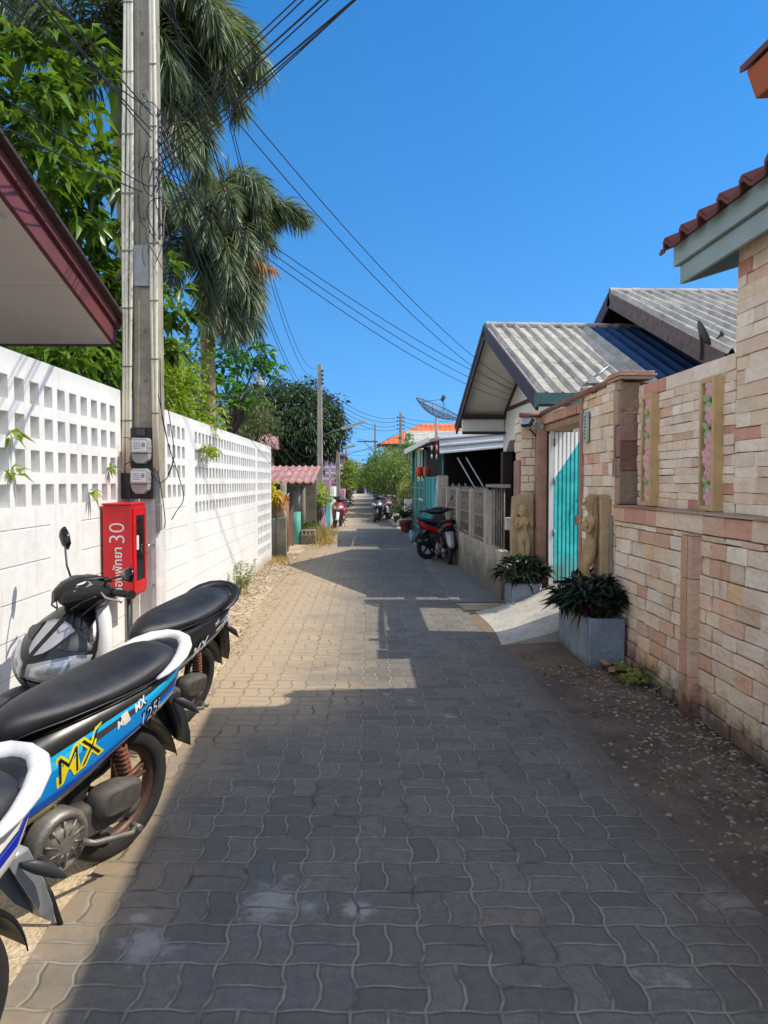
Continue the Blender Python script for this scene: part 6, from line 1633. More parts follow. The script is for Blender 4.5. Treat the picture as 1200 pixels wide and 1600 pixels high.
    # cables, pegs and seams
    for s_ in (1, -1):
        mb = MB(); mb.tube([(1.02, s_ * .21, 1.02), (1.10, s_ * .20, .99), (1.13, s_ * .13, .95), (1.08, s_ * .06, .90)], .0045, 6); mb.tube([(1.0, s_ * .23, 1.015), (1.07, s_ * .24, .97), (1.09, s_ * .16, .92), (1.06, s_ * .08, .88)], .004, 6); mb.xf(SR); B(mb, 'control_cable', M['cable'])
        mb = MB(); mb.tube([(.50, s_ * .13, .27), (.50, s_ * .24, .275)], .014, 8); B(mb, 'foot_peg', M['rubber'])
    mb = MB(); pts = []
    for i_ in range(24):
        x_ = frac(.60, -.20, i_ / 23); k_ = 0
        while k_ < len(sec) - 2 and x_ > sec[k_ + 1][0]: k_ += 1
        t_ = min(1, max(0, (x_ - sec[k_][0]) / (sec[k_ + 1][0] - sec[k_][0]))); pts.append(on_side(x_, frac(sec[k_][2], sec[k_ + 1][2], t_) + .235 * (frac(sec[k_][3], sec[k_ + 1][3], t_) - frac(sec[k_][2], sec[k_ + 1][2], t_)), 1, .0005))
    mb.tube(pts, .0028, 5); B(mb, 'panel_seam', M['black'])
    mb = MB()
    for (x_, z_) in ((.40, .44), (.52, .40), (.22, .50)): q_ = on_side(x_, z_, 1, .0); mb.lathe([(.006, -.002), (.006, .003), (.001, .003)], q_, 'Y', 8)
    B(mb, 'screw', M['strap'])
    # ---- lettering on the left flank
    for (txt, x, z, size, slope, shear, bold, mat, off) in P.get('texts', []):
        vs, fs = text_geo(txt, size, shear, bold); ca, sa = math.cos(R(slope)), math.sin(R(slope)); mb = MB()
        pp = [on_side(x - (a * ca - b * sa), z + (a * sa + b * ca), 1, off) for a, b, c in vs]
        mb.add(pp, fs); B(mb, 'lettering', mat, fixn=False)
    for (x, z, w_, h_, slope, mat) in P.get('patches', []):
        ca, sa = math.cos(R(slope)), math.sin(R(slope)); g_ = []
        for j in range(3):
            for i in range(5):
                a, b = w_ * i / 4, h_ * j / 2; g_.append(on_side(x - (a * ca - b * sa), z + (a * sa + b * ca), 1, .0032))
        mb = MB(); mb.add(g_, [(j * 5 + i, j * 5 + i + 1, j * 5 + i + 6, j * 5 + i + 5) for j in range(2) for i in range(4)], 0, True); B(mb, 'tape_patch', mat, fixn=False)
    if P.get('engine_text'):
        vs, fs = text_geo(P['engine_text'], .030, 0, .001); mb = MB(); mb.add([(.475 - a, .1825, .235 + b) for a, b, c in vs], fs); B(mb, 'raised_lettering', M['strap'], fixn=False)
    return root

blk = hx('#121214'); gry = hx('#3b3c3f'); slv = hx('#a9aaac'); wht = hx('#dcdad6')
cy, bl1, bl2, yl = hx('#16a5d6'), hx('#0d86cf'), hx('#0b52b8'), hx('#e8d61c')
bodyB = band_mat('blue_striped_panel', [(0, blk), (.17, slv), (.235, bl2), (.33, bl1), (.60, gry), (.70, cy), (.76, blk)],
                 [(.24, .62, .055, .085, .05, yl), (.30, .62, .115, .145, .05, yl), (-.36, -.02, .0, .26, .25, hx('#cfd0d1')), (-.36, .02, .38, .47, .1, bl2), (-.36, .0, .47, .60, .05, gry), (-.36, .02, .60, .70, .0, hx('#1690c8')), (.33, .60, .60, .70, 0, hx('#38b8dc'))])
bodyA = band_mat('black_striped_panel', [(0, gry), (.15, blk), (.28, slv), (.34, blk), (.60, hx('#26272a')), (.75, blk)], [(-.36, .0, .36, .42, .2, wht), (-.36, -.05, .56, .64, .0, hx('#3f8fc7')), (-.33, -.15, .42, .56, .1, hx('#1d6fb8'))])
bodyC = band_mat('white_striped_panel', [(0, slv), (.10, wht), (.42, hx('#1626a8')), (.56, hx('#3a55d8')), (.60, blk), (.63, wht)], [])
rimd = plain('dark_rim', hx('#2c2622'), .5, .4)
PB = dict(body=bodyB, rim=paint('brown_rim', hx('#5c4335'), .5, .3, 12, .1, 90, .3, world=False), rail=M['bikewhite'], flap=M['darkgrey'], inner=M['darkgrey'], inner2=M['black'], front=M['blackgloss'], fender=M['black'], head=M['black'], lever=M['chrome'],
          texts=[('MX', .43, .50, .135, 24, .35, .007, M['yellow'], .0022), ('MX', .43, .50, .135, 24, .35, -.002, M['black'], .0034), ('MX', .085, .682, .042, 24, .35, .001, M['white'], .0026), ('M', .175, .640, .042, 24, .35, .001, M['white'], .0026), ('125i', .05, .612, .072, 24, .35, .005, M['black'], .0024), ('125i', .05, .612, .072, 24, .35, -.001, M['white'], .0038)],
          patches=[(.142, .648, .036, .045, 24, M['tape'])], engine_text='YAMAHA', facet=False)
PA = dict(body=bodyA, rim=rimd, rail=M['black'], flap=M['black'], inner=M['bikewhite'], inner2=M['bikewhite'], front=M['blackgloss'], fender=M['darkgrey'], head=M['black'], lever=M['chrome'], sticker=True, facet=True, droop=.15, mrot=60,
          texts=[('125i', -.08, .665, .08, 24, .35, .001, M['white'], .0028), ('MX', .02, .70, .035, 24, .35, .0, M['white'], .0028), ('MX', .22, .53, .10, 24, .35, .002, M['white'], .0028)])
PC = dict(body=bodyC, rim=M['steel'], rail=M['bikewhite'], flap=M['silver'], inner=M['bikewhite'], inner2=M['black'], front=M['bikewhite'], fender=M['bikewhite'], head=M['black'], lever=M['chrome'])
SG = 'scooters parked along the white wall'
make_scooter('motor_scooter', 'black scooter with white leg shield, its headlights facing the camera, beside the red cabinet', (-1.17, 4.69, 0), 22, 12, -30, PA, SG, .97)
make_scooter('motor_scooter', 'blue and grey striped scooter with a white grab rail and long black seat', (-1.04, 3.05, 0), 28, 7, 6, PB, SG, .96)
make_scooter('motor_scooter', 'white scooter with a royal blue stripe, cut off at the lower left corner', (-1.05, 1.68, 0), 22, 7, 0, PC, SG, .94)

# scooters further down the street
PR = dict(body=band_mat('red_panel', [(0, blk), (.08, hx('#b5121e')), (.62, hx('#1b2340'))], []), rim=rimd, rail=M['navy'], flap=M['darkgrey'], inner=M['navy'], inner2=M['redplastic'], front=M['navy'], fender=M['black'], head=M['black'], lever=M['chrome'])
PD = dict(body=M['blackgloss'], rim=rimd, rail=M['black'], flap=M['silver'], inner=M['darkgrey'], inner2=M['black'], front=M['darkgrey'], fender=M['black'], head=M['black'], lever=M['chrome'])
PW = dict(body=M['silver'], rim=rimd, rail=M['darkgrey'], flap=M['black'], inner=M['darkgrey'], inner2=M['black'], front=M['redplastic'], fender=M['bikewhite'], head=M['black'], lever=M['chrome'])
make_scooter('motor_scooter', 'red and navy scooter parked at an angle before the turquoise gate', (1.14, 14.75, 0), -118, -7, 0, PR, 'scooters further down the street')
make_scooter('motor_scooter', 'dark scooter seen from behind with a number plate, against the mildewed wall', (1.46, 13.75, 0), 176, 4, 0, PD, 'scooters further down the street')
make_scooter('motor_scooter', 'red scooter parked by the dry grass on the left side', (-.92, 25.6, 0), 6, 6, 18, dict(PW, body=M['redplastic'], mirror=False), 'scooters further down the street')
make_scooter('motor_scooter', 'nearest dark blue scooter of the cluster under the street bush', (.42, 29.0, 0), 8, 6, 12, dict(PD, front=M['navy'], body=M['navy']), 'scooters further down the street')
make_scooter('motor_scooter', 'silver scooter behind the dark blue one under the street bush', (.42, 31.2, 0), -14, 6, -10, PW, 'scooters further down the street')
make_scooter('motor_scooter', 'black scooter deepest in the cluster, beside the bush trunk', (.85, 30.6, 0), 25, 6, 0, PD, 'scooters further down the street')
# number plate of the dark one
# ================================================================== planters, statues, lamps
def planter(label, x0, x1, y0, y1, h):
    t_ = thing('planter', label, 'planter', ((x0 + x1) / 2, (y0 + y1) / 2, 0), 'blue grey planters by the gate')
    mb = MB(); w_ = .05
    mb.box(x0, x1, y0, y0 + w_, 0, h); mb.box(x0, x1, y1 - w_, y1, 0, h); mb.box(x0, x0 + w_, y0 + w_, y1 - w_, 0, h); mb.box(x1 - w_, x1, y0 + w_, y1 - w_, 0, h)
    mb.build('box', M['planter'], t_, bevel=.014, seg=3)
    mb = MB(); mb.box(x0 + w_, x1 - w_, y0 + w_, y1 - w_, 0, h - .05); mb.build('soil', M['soil'], t_)
def rosette_plant(label, C, rad, n, seed, red):
    g = np.random.RandomState(seed); C = np.array(C, float); rad = np.array(rad); d = unit(g.randn(n, 3)); d[:, 2] = np.abs(d[:, 2]) * .9 - .15
    cc = C + d * rad * (.55 + .45 * g.rand(n))[:, None]; t_ = thing('rosette_plant', label, 'plant', (C[0], C[1], C[2] - rad[2]), 'dark spiky plants in the planters')
    rosettes('foliage', L['rhoeo'], cc, 15, .19, .036, t_, seed + 1, .35, .25, 1.0, d * .8, .35)
    k = cc[:int(n * red)].copy(); k[:, 2] = C[2] - rad[2] * g.uniform(-.3, .35, len(k)); k[:, 0] = C[0] + (k[:, 0] - C[0]) * 1.0
    rosettes('reddish_foliage', L['rhoeored'], k, 7, .15, .03, t_, seed + 2, .2, .35, .8, unit(k - C) * .5, .3)
    mb = MB()
    for p in cc[::4]: mb.tube([(C[0] + (p[0] - C[0]) * .3, C[1] + (p[1] - C[1]) * .5, C[2] - rad[2] * .9), tuple(p)], .008, 5)
    mb.build('stem', M['soil'], t_)
planter('nearer blue-grey planter box at the foot of the ramp, holding a bushy dark plant', 1.765, 2.055, 6.05, 7.0, .40)
planter('farther blue-grey planter box beyond the ramp, below the small carved figure', 1.63, 1.97, 8.62, 9.06, .34)
rosette_plant('bushy dark spiky plant in the nearer planter', (1.90, 6.45, .49), (.26, .42, .21), 56, 201, .12)
rosette_plant('reddish dark spiky plant in the farther planter', (1.79, 8.85, .42), (.26, .28, .20), 40, 211, .35)

def figure(par, name, joints, edges, radii, mat):
    """one continuous body grown from a jointed skeleton"""
    me = bpy.data.meshes.new(name); o = root_world(par)
    me.from_pydata([tuple(Vector(p) - o) for p in joints], edges, []); me.update(); me.materials.append(mat)
    ob = bpy.data.objects.new(name, me); COL.objects.link(ob); ob.parent = par
    md = ob.modifiers.new('skin', 'SKIN'); md.use_smooth_shade = True
    sk = me.skin_vertices[0].data if me.skin_vertices else None
    if sk is None:
        import bmesh
        bm = bmesh.new(); bm.from_mesh(me); lay = bm.verts.layers.skin.verify(); bm.verts.ensure_lookup_table()
        for v, r in zip(bm.verts, radii): v[lay].radius = r if isinstance(r, tuple) else (r, r)
        bm.verts[0][lay].use_root = True; bm.to_mesh(me); bm.free()
    else:
        for v, r in zip(sk, radii): v.radius = r if isinstance(r, tuple) else (r, r)
        sk[0].use_root = True
    sb_ = ob.modifiers.new('sub', 'SUBSURF'); sb_.levels = 2; sb_.render_levels = 2
    return ob

# farther figure: standing woman in relief, one hand at her chest, the other at her hair
ya = 9.03
st = thing('carved_figure', 'small carved stone woman standing on a slab beyond the gate', 'statue', (1.84, ya, .45), 'carved stone women by the gate')
mb = MB(); mb.prism([(1.71, .40), (1.965, .40), (1.97, 1.36), (1.90, 1.375), (1.88, 1.36), (1.72, 1.32), (1.70, .9)], lambda x, z, d: (x, ya + .05 + d, z), 0, .10); mb.build('slab', M['statue_slab'], st, bevel=.012)
k = .88; cx = 1.84
def fj(x, y, z): return (cx + x * k, ya + .035 + y * k, .42 + z * k)
J = [fj(.01, 0, .46), fj(.0, -.005, .56), fj(-.005, -.02, .68), fj(-.005, -.005, .755), fj(-.02, -.025, .80), fj(-.025, -.03, .875),
     fj(-.085, -.01, .715), fj(-.10, -.035, .60), fj(-.035, -.085, .64), fj(.075, -.01, .715), fj(.125, -.02, .61), fj(.10, -.05, .74),
     fj(-.045, -.01, .43), fj(-.02, -.045, .25), fj(.0, -.01, .06), fj(.01, -.05, .03), fj(.055, -.005, .43), fj(.05, -.03, .24), fj(.035, -.005, .06), fj(.045, -.045, .03)]
E_ = [(0, 1), (1, 2), (2, 3), (3, 4), (4, 5), (2, 6), (6, 7), (7, 8), (2, 9), (9, 10), (10, 11), (0, 12), (12, 13), (13, 14), (14, 15), (0, 16), (16, 17), (17, 18), (18, 19)]
Rr = [(.068, .05), (.046, .038), (.062, .048), (.024, .024), (.042, .045), (.036, .038), .026, .020, .016, .026, .020, .016, .050, .034, .020, .014, .050, .034, .020, .014]
figure(st, 'body', J, E_, [r if isinstance(r, tuple) else r for r in Rr], M['statue'])
mb = MB(); hp = Vector(fj(-.022, -.022, .835)); mb.ell(hp + Vector((.012, .018, .012)), .052, .05, .062, 14, 10); mb.tube([hp + Vector((.04, .02, .03)), hp + Vector((.055, .02, -.06)), hp + Vector((.06, .015, -.15))], [.024, .022, .012], 8); mb.tube([hp + Vector((-.04, .02, .02)), hp + Vector((-.05, .02, -.06))], [.02, .012], 8); mb.build('hair', M['statue'], st)
mb = MB(); f0 = hp + Vector((0, -.045, -.01)); mb.ell(f0 + Vector((0, -.008, -.004)), .007, .012, .014, 8, 6); mb.ell(f0 + Vector((-.016, .002, .012)), .009, .007, .005, 8, 6); mb.ell(f0 + Vector((.016, .002, .012)), .009, .007, .005, 8, 6); mb.ell(f0 + Vector((0, -.002, -.026)), .013, .007, .005, 8, 6); mb.build('face', M['statue'], st)
mb = MB()
for s_ in (-1, 1): mb.ell(fj(s_ * .036 - .005, -.052, .665), .030, .030, .030, 12, 8)
mb.build('chest', M['statue'], st)

# nearer figure: long-haired woman in profile before a grained slab, knee raised
sx = 1.955; yb_ = 6.62
s2 = thing('carved_figure', 'carved stone woman with long hair seen in profile above the nearer planter', 'statue', (1.98, yb_, .5), 'carved stone women by the gate')
mb = MB(); mb.prism([(6.50, .50), (6.78, .50), (6.79, 1.36), (6.70, 1.385), (6.53, 1.375), (6.49, .95)], lambda y, z, d: (1.985 + d, y, z), 0, .10); mb.build('slab', M['statue_slab'], s2, bevel=.012)
def gj(f, s_, z): return (sx - f * 1.08, yb_ + s_, .48 + z * 1.06)    # f = out towards the street
J = [gj(.0, 0, .40), gj(.015, 0, .50), gj(.02, 0, .62), gj(.015, 0, .70), gj(.03, 0, .755), gj(.035, 0, .82),
     gj(.02, -.075, .655), gj(.055, -.085, .545), gj(.105, -.03, .60), gj(.02, .075, .655), gj(.05, .085, .55), gj(.10, .03, .64),
     gj(.03, -.045, .385), gj(.085, -.06, .235), gj(.0, -.055, .10), gj(.05, -.055, .07), gj(.03, .045, .385), gj(.06, .05, .22), gj(.035, .05, .05), gj(.075, .05, .03)]
figure(s2, 'body', J, E_, [(.066, .06), (.048, .044), (.064, .05), (.026, .026), (.045, .045), (.038, .038), .028, .022, .017, .028, .022, .017, .054, .040, .022, .015, .054, .038, .022, .015], M['statue'])
hp = Vector(gj(.03, 0, .785)); mb = MB(); mb.ell(hp + Vector((.016, 0, .014)), .06, .06, .066, 14, 10)
mb.loft([ringXY(hp.z + z, hp.x + x, a, b, 16, 2.4, hp.y) for z, x, a, b in ((.02, .022, .05, .055), (-.06, .036, .034, .062), (-.14, .040, .03, .07), (-.24, .040, .026, .066), (-.32, .042, .02, .05), (-.36, .046, .012, .03))])
for i in range(9):
    a = -.05 + .0125 * i; mb.tube([hp + Vector((.012, a * .9, .06)), hp + Vector((.002 + .01 * abs(math.sin(i)), a * 1.1, -.04)), hp + Vector((.006, a * 1.25, -.15)), hp + Vector((.012, a * 1.2 + .006 * math.sin(i * 2), -.30))], [.008, .009, .009, .004], 6)
mb.build('hair', M['statue'], s2)
mb = MB(); f0 = hp + Vector((-.046, 0, -.008)); mb.ell(f0 + Vector((-.008, 0, -.002)), .012, .007, .014, 8, 6); mb.ell(f0 + Vector((0, -.017, .013)), .007, .009, .005, 8, 6); mb.ell(f0 + Vector((0, .017, .013)), .007, .009, .005, 8, 6); mb.ell(f0 + Vector((-.001, 0, -.026)), .008, .013, .005, 8, 6); mb.build('face', M['statue'], s2)
mb = MB()
for s_ in (-1, 1): mb.ell(gj(.068, s_ * .036, .60), .030, .030, .030, 12, 8)
mb.build('chest', M['statue'], s2)
# rough bedding mortar around the slab
mb = MB(); mb.prism([(6.42, .72), (6.44, 1.16), (6.47, 1.22), (6.50, 1.2), (6.50, .68)], lambda y, z, d: (2.05 + d, y, z), 0, .03); mb.build('mortar_bed', M['old_concrete'], s2, bevel=.01)

def floodlight(label, p, yaw, pitch):
    p = Vector(p); t_ = thing('floodlight', label, 'floodlight', tuple(p), 'black floodlights on the stone wall'); T = Matrix.Translation(p) @ Matrix.Rotation(yaw, 4, 'Z') @ Matrix.Rotation(pitch, 4, 'X')
    mb = MB(); mb.box(-.075, .075, -.02, .02, -.05, .05)
    for k in range(7): mb.box(-.066 + k * .02, -.058 + k * .02, .021, .038, -.045, .045)
    mb.xf(T); mb.build('housing', M['black'], t_, bevel=.004)
    mb = MB(); mb.box(-.065, .065, -.024, -.0205, -.04, .04); mb.xf(T); mb.build('glass', M['lens'], t_)
    mb = MB(); mb.tube([T @ Vector((-.08, 0, 0)), T @ Vector((-.085, .05, -.03)), T @ Vector((0, .075, -.045)), T @ Vector((.085, .05, -.03)), T @ Vector((.08, 0, 0))], .006, 6); mb.tube([T @ Vector((0, .07, -.04)), T @ Vector((0, .2, -.05))], .012, 6); mb.build('bracket', M['darkgrey'], t_)
floodlight('black floodlight on the far corner of the gateway wall above the small figure', W(824, 660, 9.0), R(-60), R(-35))
floodlight('floodlight on top of the gateway wall beside the stone pillar', W(934, 606, 7.0), R(-75), R(-50))
mb = MB(); q = W(933, 588, 7.0); mb.tube([q + Vector((-.1, 0, -.06)), q + Vector((.12, .05, .10))], .012, 6); mb.box(q.x - .12, q.x + .03, q.y - .05, q.y + .05, q.z - .08, q.z - .065)
tag(mb.build('wall_bracket', M['chrome']), 'bare metal bracket strip sticking up behind the wall floodlight', 'bracket')
q = W(842, 668, 9.1); bl = thing('wall_lamp', 'pale green half-bowl wall lamp above the gate post', 'wall lamp', (2.085, 9.07, q.z))
mb = MB(); mb.lathe([(.002, -.11), (.05, -.09), (.085, -.03), (.095, .03), (.088, .03), (.075, -.03), (.04, -.08), (.002, -.095)], (2.06, 9.06, q.z), 'Z', 20, a0=R(90), a1=R(270)); mb.build('bowl', paint('green_glass_bowl', hx('#7f957f'), .5, .2, 8), bl, fixn=False, solid=.004)
mb = MB(); mb.tube([(2.05, 9.06, q.z - .1), (2.05, 9.06, q.z - .45)], .006, 6); mb.build('wire', M['white'], bl)
q = W(925, 668, 7.25); pq = thing('plaque', 'narrow pale green house plaque on the wall right of the gate', 'plaque', (2.05, 7.22, q.z))
mb = MB(); mb.prism([(7.18, q.z - .15), (7.26, q.z - .15), (7.28, q.z - .13), (7.28, q.z + .13), (7.26, q.z + .15), (7.18, q.z + .15), (7.16, q.z + .13), (7.16, q.z - .13)], lambda y, z, d: (2.045 + d, y, z), 0, .02); mb.build('plate', M['frost'], pq, bevel=.003)
mb = MB()
for k in range(7): z = q.z + .10 - k * .033; mb.box(2.0425, 2.0445, 7.20 + .008 * (k % 3), 7.245, z - .009, z + .006)
mb.build('worn_marks', M['darkgrey'], pq)
q = W(797, 819, 9.75); wb = thing('letter_box', 'white plastic box with a round black hole beside the small carved figure', 'letter box', (q.x, 9.75, q.z))
mb = MB(); mb.box(q.x - .06, q.x + .06, 9.70, 9.80, q.z - .075, q.z + .075); mb.build('body', M['white'], wb, bevel=.012, seg=3)
mb = MB(); mb.lathe([(.016, -.003), (.016, .003)], (q.x + .01, 9.698, q.z - .01), 'Y', 14, cap=True); mb.build('hole', M['black'], wb)
mb = MB(); mb.box(q.x - .065, q.x + .065, 9.69, 9.80, q.z + .0755, q.z + .085); mb.build('lid', M['white'], wb, bevel=.004)

# broken boards by the near planter
for k, (x, y, a, l, w_, tl) in enumerate(((2.0, 5.93, .5, .26, .07, .12), (1.90, 5.88, 1.2, .2, .05, .05), (1.96, 5.99, .2, .22, .06, .25), (1.86, 5.96, 1.6, .15, .04, .02))):
    mb = MB(); mb.box(-l / 2, l / 2, -w_ / 2, w_ / 2, 0, .015); mb.xf(Matrix.Translation((x, y, .02 + k * .016)) @ Matrix.Rotation(a, 4, 'Z') @ Matrix.Rotation(tl, 4, 'Y'))
    tag(mb.build('broken_board', M['wood'], bevel=.002), 'broken scrap of board lying by the near planter', 'board', 'broken boards by the near planter')

# ================================================================== things down the street, right side
pots = ((633, 835, 22.3, .17, 'dark terracotta pot nearest the turquoise step', M['maroon'], 'rhoeo'), (622, 822, 25.5, .16, 'dark pot with a low plant beside the scooter cluster', M['darkgrey'], 'bush'))
for k, (u, v, d, r_, lab, mt_, lf) in enumerate(pots):
    q = W(u, v, d); t_ = thing('flower_pot', lab, 'flower pot', (q.x, d, 0), 'flower pots by the shop front'); mb = MB()
    mb.lathe([(r_ * .6, 0), (r_ * .75, .12), (r_, .30), (r_ * 1.08, .31), (r_ * 1.08, .36), (r_ * .95, .36), (r_ * .9, .30), (.01, .30)], (q.x, d, 0), 'Z', 18); mb.build('pot', mt_, t_)
    g = np.random.RandomState(300 + k); o_ = rosettes('pot_plant', L[lf], [np.array([q.x + g.randn() * .08, d + g.randn() * .08, .42 + abs(g.randn()) * .12]) for _ in range(14)], 9, .18, .05, None, 310 + k, .6, .3)
    tag(o_, ['dark low plant growing in the pot nearest the turquoise step', 'green plant in the pot beside the scooter cluster'][k], 'plant')
q = W(643, 818, 23.0); wp = thing('trough', 'brown wooden trough with flowering plants against the shop corner', 'planter', (q.x, 23, 0))
mb = MB(); mb.box(q.x - .22, q.x + .2, 22.9, 23.3, 0, .34); mb.build('box', M['maroon'], wp, bevel=.01)
g = np.random.RandomState(330); rosettes('plants', L['bush'], [np.array([q.x + g.randn() * .12, 23.1, .45 + abs(g.randn()) * .2]) for _ in range(20)], 8, .14, .05, wp, 331, .5, .3)
mb = MB(); mb.box(q.x - .2, q.x + .1, 23.32, 23.5, .3, .95); tag(mb.build('storage_box', M['cream'], bevel=.02), 'cream box with dark opening standing behind the brown trough', 'box')
mb = MB(); a = W(612, 816, 25.0); T = Matrix.Translation((a.x + .15, 25, .05)) @ Matrix.Rotation(R(35), 4, 'Y'); mb.box(-.05, .05, -.3, .3, 0, .6); mb.xf(T); tag(mb.build('mattress', M['meter'], bevel=.04, seg=3), 'grey padded board leaning beside the scooter cluster', 'padded board')

# ================================================================== distant poles and lamps
def far_pole(label, u, v0, d, h, r, lean=0):
    q = W(u, v0, d); t_ = thing('utility_pole', label, 'utility pole', (q.x, d, 0)); mb = MB()
    taper_pole(mb, q.x, d, r, r, r * .62, r * .62, 0, h, groove=.006); mb.build('shaft', M['concrete'], t_); return t_, q.x
zt = W(499, 570, 30).z
p2, x2 = far_pole('tall second concrete pole with two brackets of insulators in front of the mango tree', 500, 700, 30, zt, .125)
mb = MB()
for k in range(4): z = zt - .25 - k * .16; mb.box(x2 + .07, x2 + .12, 29.88, 29.93, z - .05, z + .05); mb.lathe([(.02, -.03), (.035, 0), (.02, .03)], (x2 + .14, 29.9, z), 'Z', 8)
mb.build('insulator_rack', M['darkgrey'], p2)
p3, x3 = far_pole('short concrete pole with a lamp arm left of the street', 528, 760, 33, W(527, 706, 33).z, .115)
def tube_lamp(label, a, b, arm0):
    a, b, arm0 = Vector(a), Vector(b), Vector(arm0); t_ = thing('street_lamp', label, 'street lamp', tuple(a), 'tube street lamps on the poles')
    mb = MB(); mb.tube([arm0, arm0.lerp(a, .6) + Vector((0, 0, .05)), a], .025, 6); mb.build('arm', M['strap'], t_)
    d = (b - a); u_ = d.normalized(); s_ = u_.cross(Vector((0, 0, 1))).normalized(); n_ = s_.cross(u_); mb = MB()
    q = [a + s_ * .07, a - s_ * .07, b - s_ * .07, b + s_ * .07]; mb.hexa([p for p in q] + [p + n_ * .08 for p in q]); mb.build('housing', M['meter'], t_, bevel=.01)
    mb = MB(); q = [a + u_ * .05 + s_ * .05, a + u_ * .05 - s_ * .05, b - u_ * .05 - s_ * .05, b - u_ * .05 + s_ * .05]; mb.hexa([p - n_ * .03 for p in q] + [p - n_ * .002 for p in q]); mb.build('diffuser', M['white'], t_)
tube_lamp('longer tube street lamp on the second pole reaching over the street', W(533, 671, 29.7), W(571, 660, 29.7), W(503, 682, 30))
tube_lamp('shorter tube street lamp on the third pole', W(540, 701, 32.8), W(556, 697, 32.8), W(530, 706, 33))
q = W(508, 652, 29.8); dl = thing('pole_lamp', 'round dark lamp shade fixed on the second pole', 'lamp', tuple(q)); mb = MB(); mb.lathe([(.03, .1), (.10, .07), (.17, 0), (.165, -.01), (.09, .05), (.01, .07)], q + Vector((.1, -.1, 0)), 'Z', 16); mb.tube([q, q + Vector((.1, -.1, .1))], .02, 6); mb.build('shade', M['blackgloss'], dl)
p4, x4 = far_pole('pole with six insulators beside the orange roofed house', 626, 690, 44, W(626, 645, 44).z, .13)
mb = MB()
for k in range(4):
    z = W(626, 645, 44).z - .25 - k * .22
    for s_ in (-1, 1): mb.lathe([(.02, -.04), (.05, 0), (.02, .04)], (x4 + s_ * .18, 44, z), 'Z', 8); mb.box(x4 + s_ * .09 - .09, x4 + s_ * .09 + .09, 43.98, 44.02, z - .02, z + .02)
mb.build('insulator_rack', M['darkgrey'], p4)
p5, x5 = far_pole('distant pole with a long crossarm over the end of the street', 586, 700, 60, W(586, 662, 60).z, .12)
zc = W(586, 690, 60).z; mb = MB(); mb.box(x5 - 1.4, x5 + .2, 59.85, 59.88, zc - .05, zc + .05); mb.tube([(x5, 59.9, zc - .9), (x5 - .9, 59.88, zc)], .03, 5); mb.build('crossarm', M['rust'], p5)
p6, x6 = far_pole('thin distant pole just right of the third pole', 541, 740, 52, W(541, 702, 52).z, .10)

# ================================================================== overhead cables
def cable(pts_or_ends, sag, r, label, group, n=26, mat='cable'):
    a, b = Vector(pts_or_ends[0]), Vector(pts_or_ends[1]); mb = MB()
    mb.tube([a.lerp(b, t) - Vector((0, 0, 4 * sag * t * (1 - t))) for t in (i / (n - 1) for i in range(n))], r, 5)
    o = mb.build('overhead_cable', M[mat], fixn=False); return tag(o, label, 'cable', group)
top = lambda z, dx=0, dy=0: Vector((-1.60 + dx, 5.9 + dy, z))
g1 = 'cables leaving the front pole over the street'
for k, (a, b) in enumerate((((366, 100), (466, -4)), ((362, 116), (478, -4)), ((374, 120), (506, -4)), ((358, 147), (517, -4)), ((372, 140), (556, -3)), ((358, 151), (560, -4)), ((350, 186), (557, -2)))):
    q1, q0 = W(*b, 3.9), W(*a, 4.9); s_ = W(249, 200 + 14 * k, 5.82); e = q1 + (q1 - s_) * 1.2
    cable((s_, e), .0,   .0055 if k in (2, 4) else .004, 'black cable crossing from the front pole to beyond the top of the picture', g1)
g2 = 'cables from the front pole to the gabled house'
for k, (uv0, v1) in enumerate((((374, 163), 572), ((377, 194), 583))):
    a, b = W(249, 8 + 34 * k, 5.84), W(806 - 6 * k, 604 + 6 * k, 15.2)
    cable((a, b), .32 + .04 * k, .005, 'one of two higher cables dropping from the front pole to the white gable', g2)
g3 = 'lower cables to the gabled house'
for k in range(3):
    a, b = W(249, 258 + 9 * k, 5.84), W(812 - 8 * k, 612 + 7 * k, 15.2)
    cable((a, b), .17 + .03 * k, .0045, 'one of three lower cables sagging from the front pole to the white gable', g3)
g4 = 'cables running to the second pole top'
for k, (z_, v1, sg) in enumerate(((6.7, 570, 1.55), (6.55, 582, 1.6), (5.4, 598, 1.35), (5.25, 606, 1.35))):
    a, b = Vector((-1.60 + .02 * k, 5.86, z_)), W(500, v1, 29.9)
    cable((a, b), sg, .006, 'one of four slack cables from the front pole to the second pole top', g4, 40)
g5 = 'bundle of cables to the middle of the second pole'
for k, v1 in enumerate((655, 668, 682, 700, 712, 722)):
    a, b = W(250, 172 + 17 * k, 5.84), W(497, v1, 29.9)
    cable((a, b), .75 + .12 * k, .006, 'one of several low slack cables sagging across the big mango tree to the second pole', g5, 40)
g6 = 'cables leaving the front pole to the upper left'
for k, (a, b) in enumerate((((236, 172), (8, -6)), ((238, 205), (62, -6)), ((236, 215), (74, -4)), ((240, 182), (93, -6)), ((232, 292), (-6, 134)), ((222, 300), (-6, 182)))):
    q0 = W(*a, 5.72); q1 = W(*b, 3.2 if k < 4 else 3.4); e = q0 + (q1 - q0) * 1.8
    cable((q0, e), .03, .0045, 'thin cable running from the front pole to beyond the upper left corner', g6)
g7 = 'distant cables across the far street'
F = lambda u, v, d: W(u, v, d)
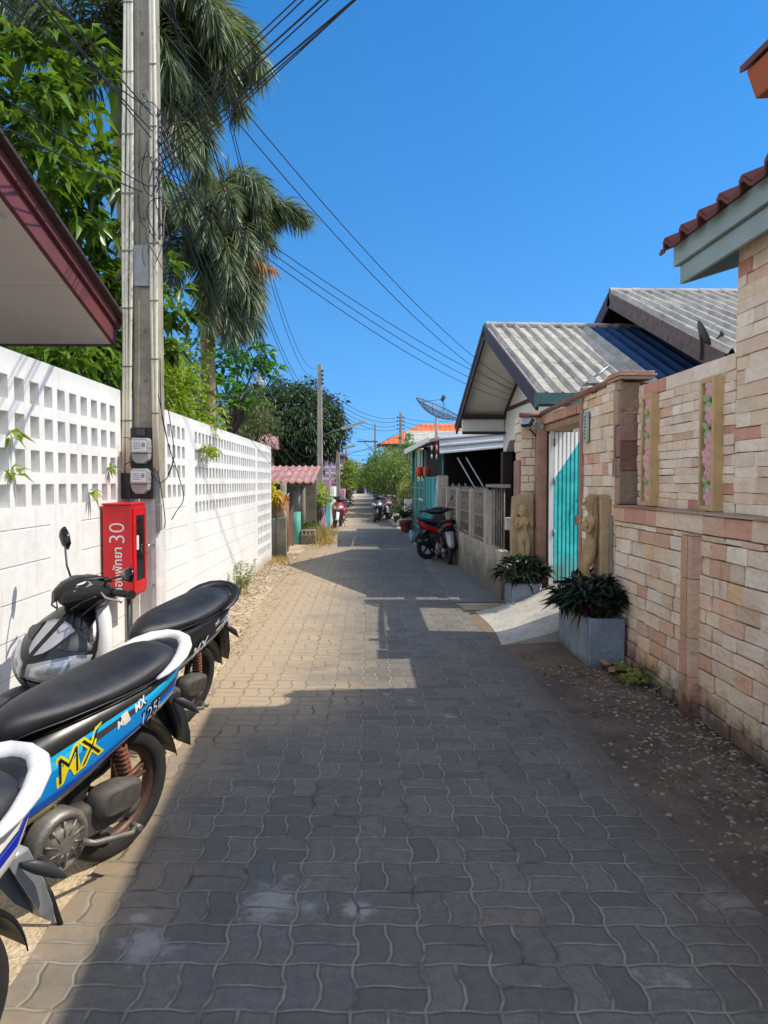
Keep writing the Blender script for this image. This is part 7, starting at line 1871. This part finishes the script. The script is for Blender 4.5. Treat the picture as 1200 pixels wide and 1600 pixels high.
for k, (a, b, s_) in enumerate(((F(500, 602, 30), F(626, 652, 44), .5), (F(500, 608, 30), F(626, 657, 44), .55), (F(500, 614, 30), F(626, 663, 44), .6), (F(500, 620, 30), F(626, 669, 44), .6), (F(626, 652, 44), F(720, 655, 40), .2), (F(626, 658, 44), F(720, 664, 40), .2), (F(626, 664, 44), F(720, 672, 40), .25),
                           (F(500, 640, 30), F(586, 668, 60), .4), (F(520, 712, 33), F(626, 672, 44), .3), (F(541, 706, 52), F(640, 680, 60), .3), (F(541, 710, 52), F(640, 700, 60), .3), (F(586, 690, 60), F(520, 668, 50), .2), (F(586, 690, 60), F(660, 700, 62), .2), (F(541, 716, 52), F(610, 716, 70), .2))):
    cable((a, b), s_, .011, 'thin cable strung between the distant poles above the street', g7, 16)
# tangle of spare cable on the front pole
ct = thing('cable_coil', 'tangled coil of spare black cable hanging on the right of the front pole', 'cable coil', (-1.58, 5.85, 3.4))
for k in range(10):
    mb = MB(); c_ = Vector((-1.56 + rng.uniform(-.02, .07), 5.76 + rng.uniform(-.03, .03), frac(4.1, 3.2, k / 9))); ra, rb_ = rng.uniform(.05, .13), rng.uniform(.12, .34); ph = rng.uniform(0, 6)
    mb.tube([c_ + Vector((ra * math.cos(a + ph) * (1 + .2 * math.sin(3 * a)), .03 * math.sin(2 * a), rb_ * math.sin(a + ph * .2))) for a in (2 * math.pi * i / 26 for i in range(24))], .0035, 5); mb.build('cable_loop', M['cable'] if k % 4 else M['cable_grey'], ct)
mb = MB()
mb.box(-1.575, -1.545, 5.80, 5.84, 3.3, 4.25)
for k in range(5): z = 4.2 - k * .2; mb.lathe([(.008, -.014), (.014, 0), (.008, .014)], (-1.54, 5.80, z), 'Z', 8)
mb.build('insulator_rack', M['darkgrey'], ct)
mc = 'loose meter wires on the front pole'
for k, pts in enumerate((((250, 560), (252, 640), (262, 690), (278, 740), (287, 778), (275, 800), (268, 812)), ((256, 600), (266, 660), (272, 712), (262, 745), (250, 755)), ((246, 610), (262, 690), (270, 720), (262, 742)), ((193, 683), (203, 686), (207, 700), (203, 720), (208, 732), (225, 737)), ((194, 726), (205, 722), (220, 727), (235, 735), (248, 755)), ((195, 785), (200, 800), (208, 812)), ((246, 735), (252, 765), (258, 812), (256, 826)))):
    mb = MB(); P_ = [W(u, v, 5.70 if k in (3, 4, 5) else 5.80) for u, v in pts]; out = []
    for i in range(len(P_) - 1):
        p0, p1, p2_, p3_ = P_[max(i - 1, 0)], P_[i], P_[i + 1], P_[min(i + 2, len(P_) - 1)]
        for t in (0, .25, .5, .75): out.append(.5 * ((2 * p1) + (p2_ - p0) * t + (2 * p0 - 5 * p1 + 4 * p2_ - p3_) * t * t + (3 * p1 - p0 - 3 * p2_ + p3_) * t ** 3))
    out.append(P_[-1]); mb.tube(out, .0035, 5); tag(mb.build('meter_wire', M['cable'], fixn=False), 'thin loose wire looping around the meters on the front pole', 'wire', mc)
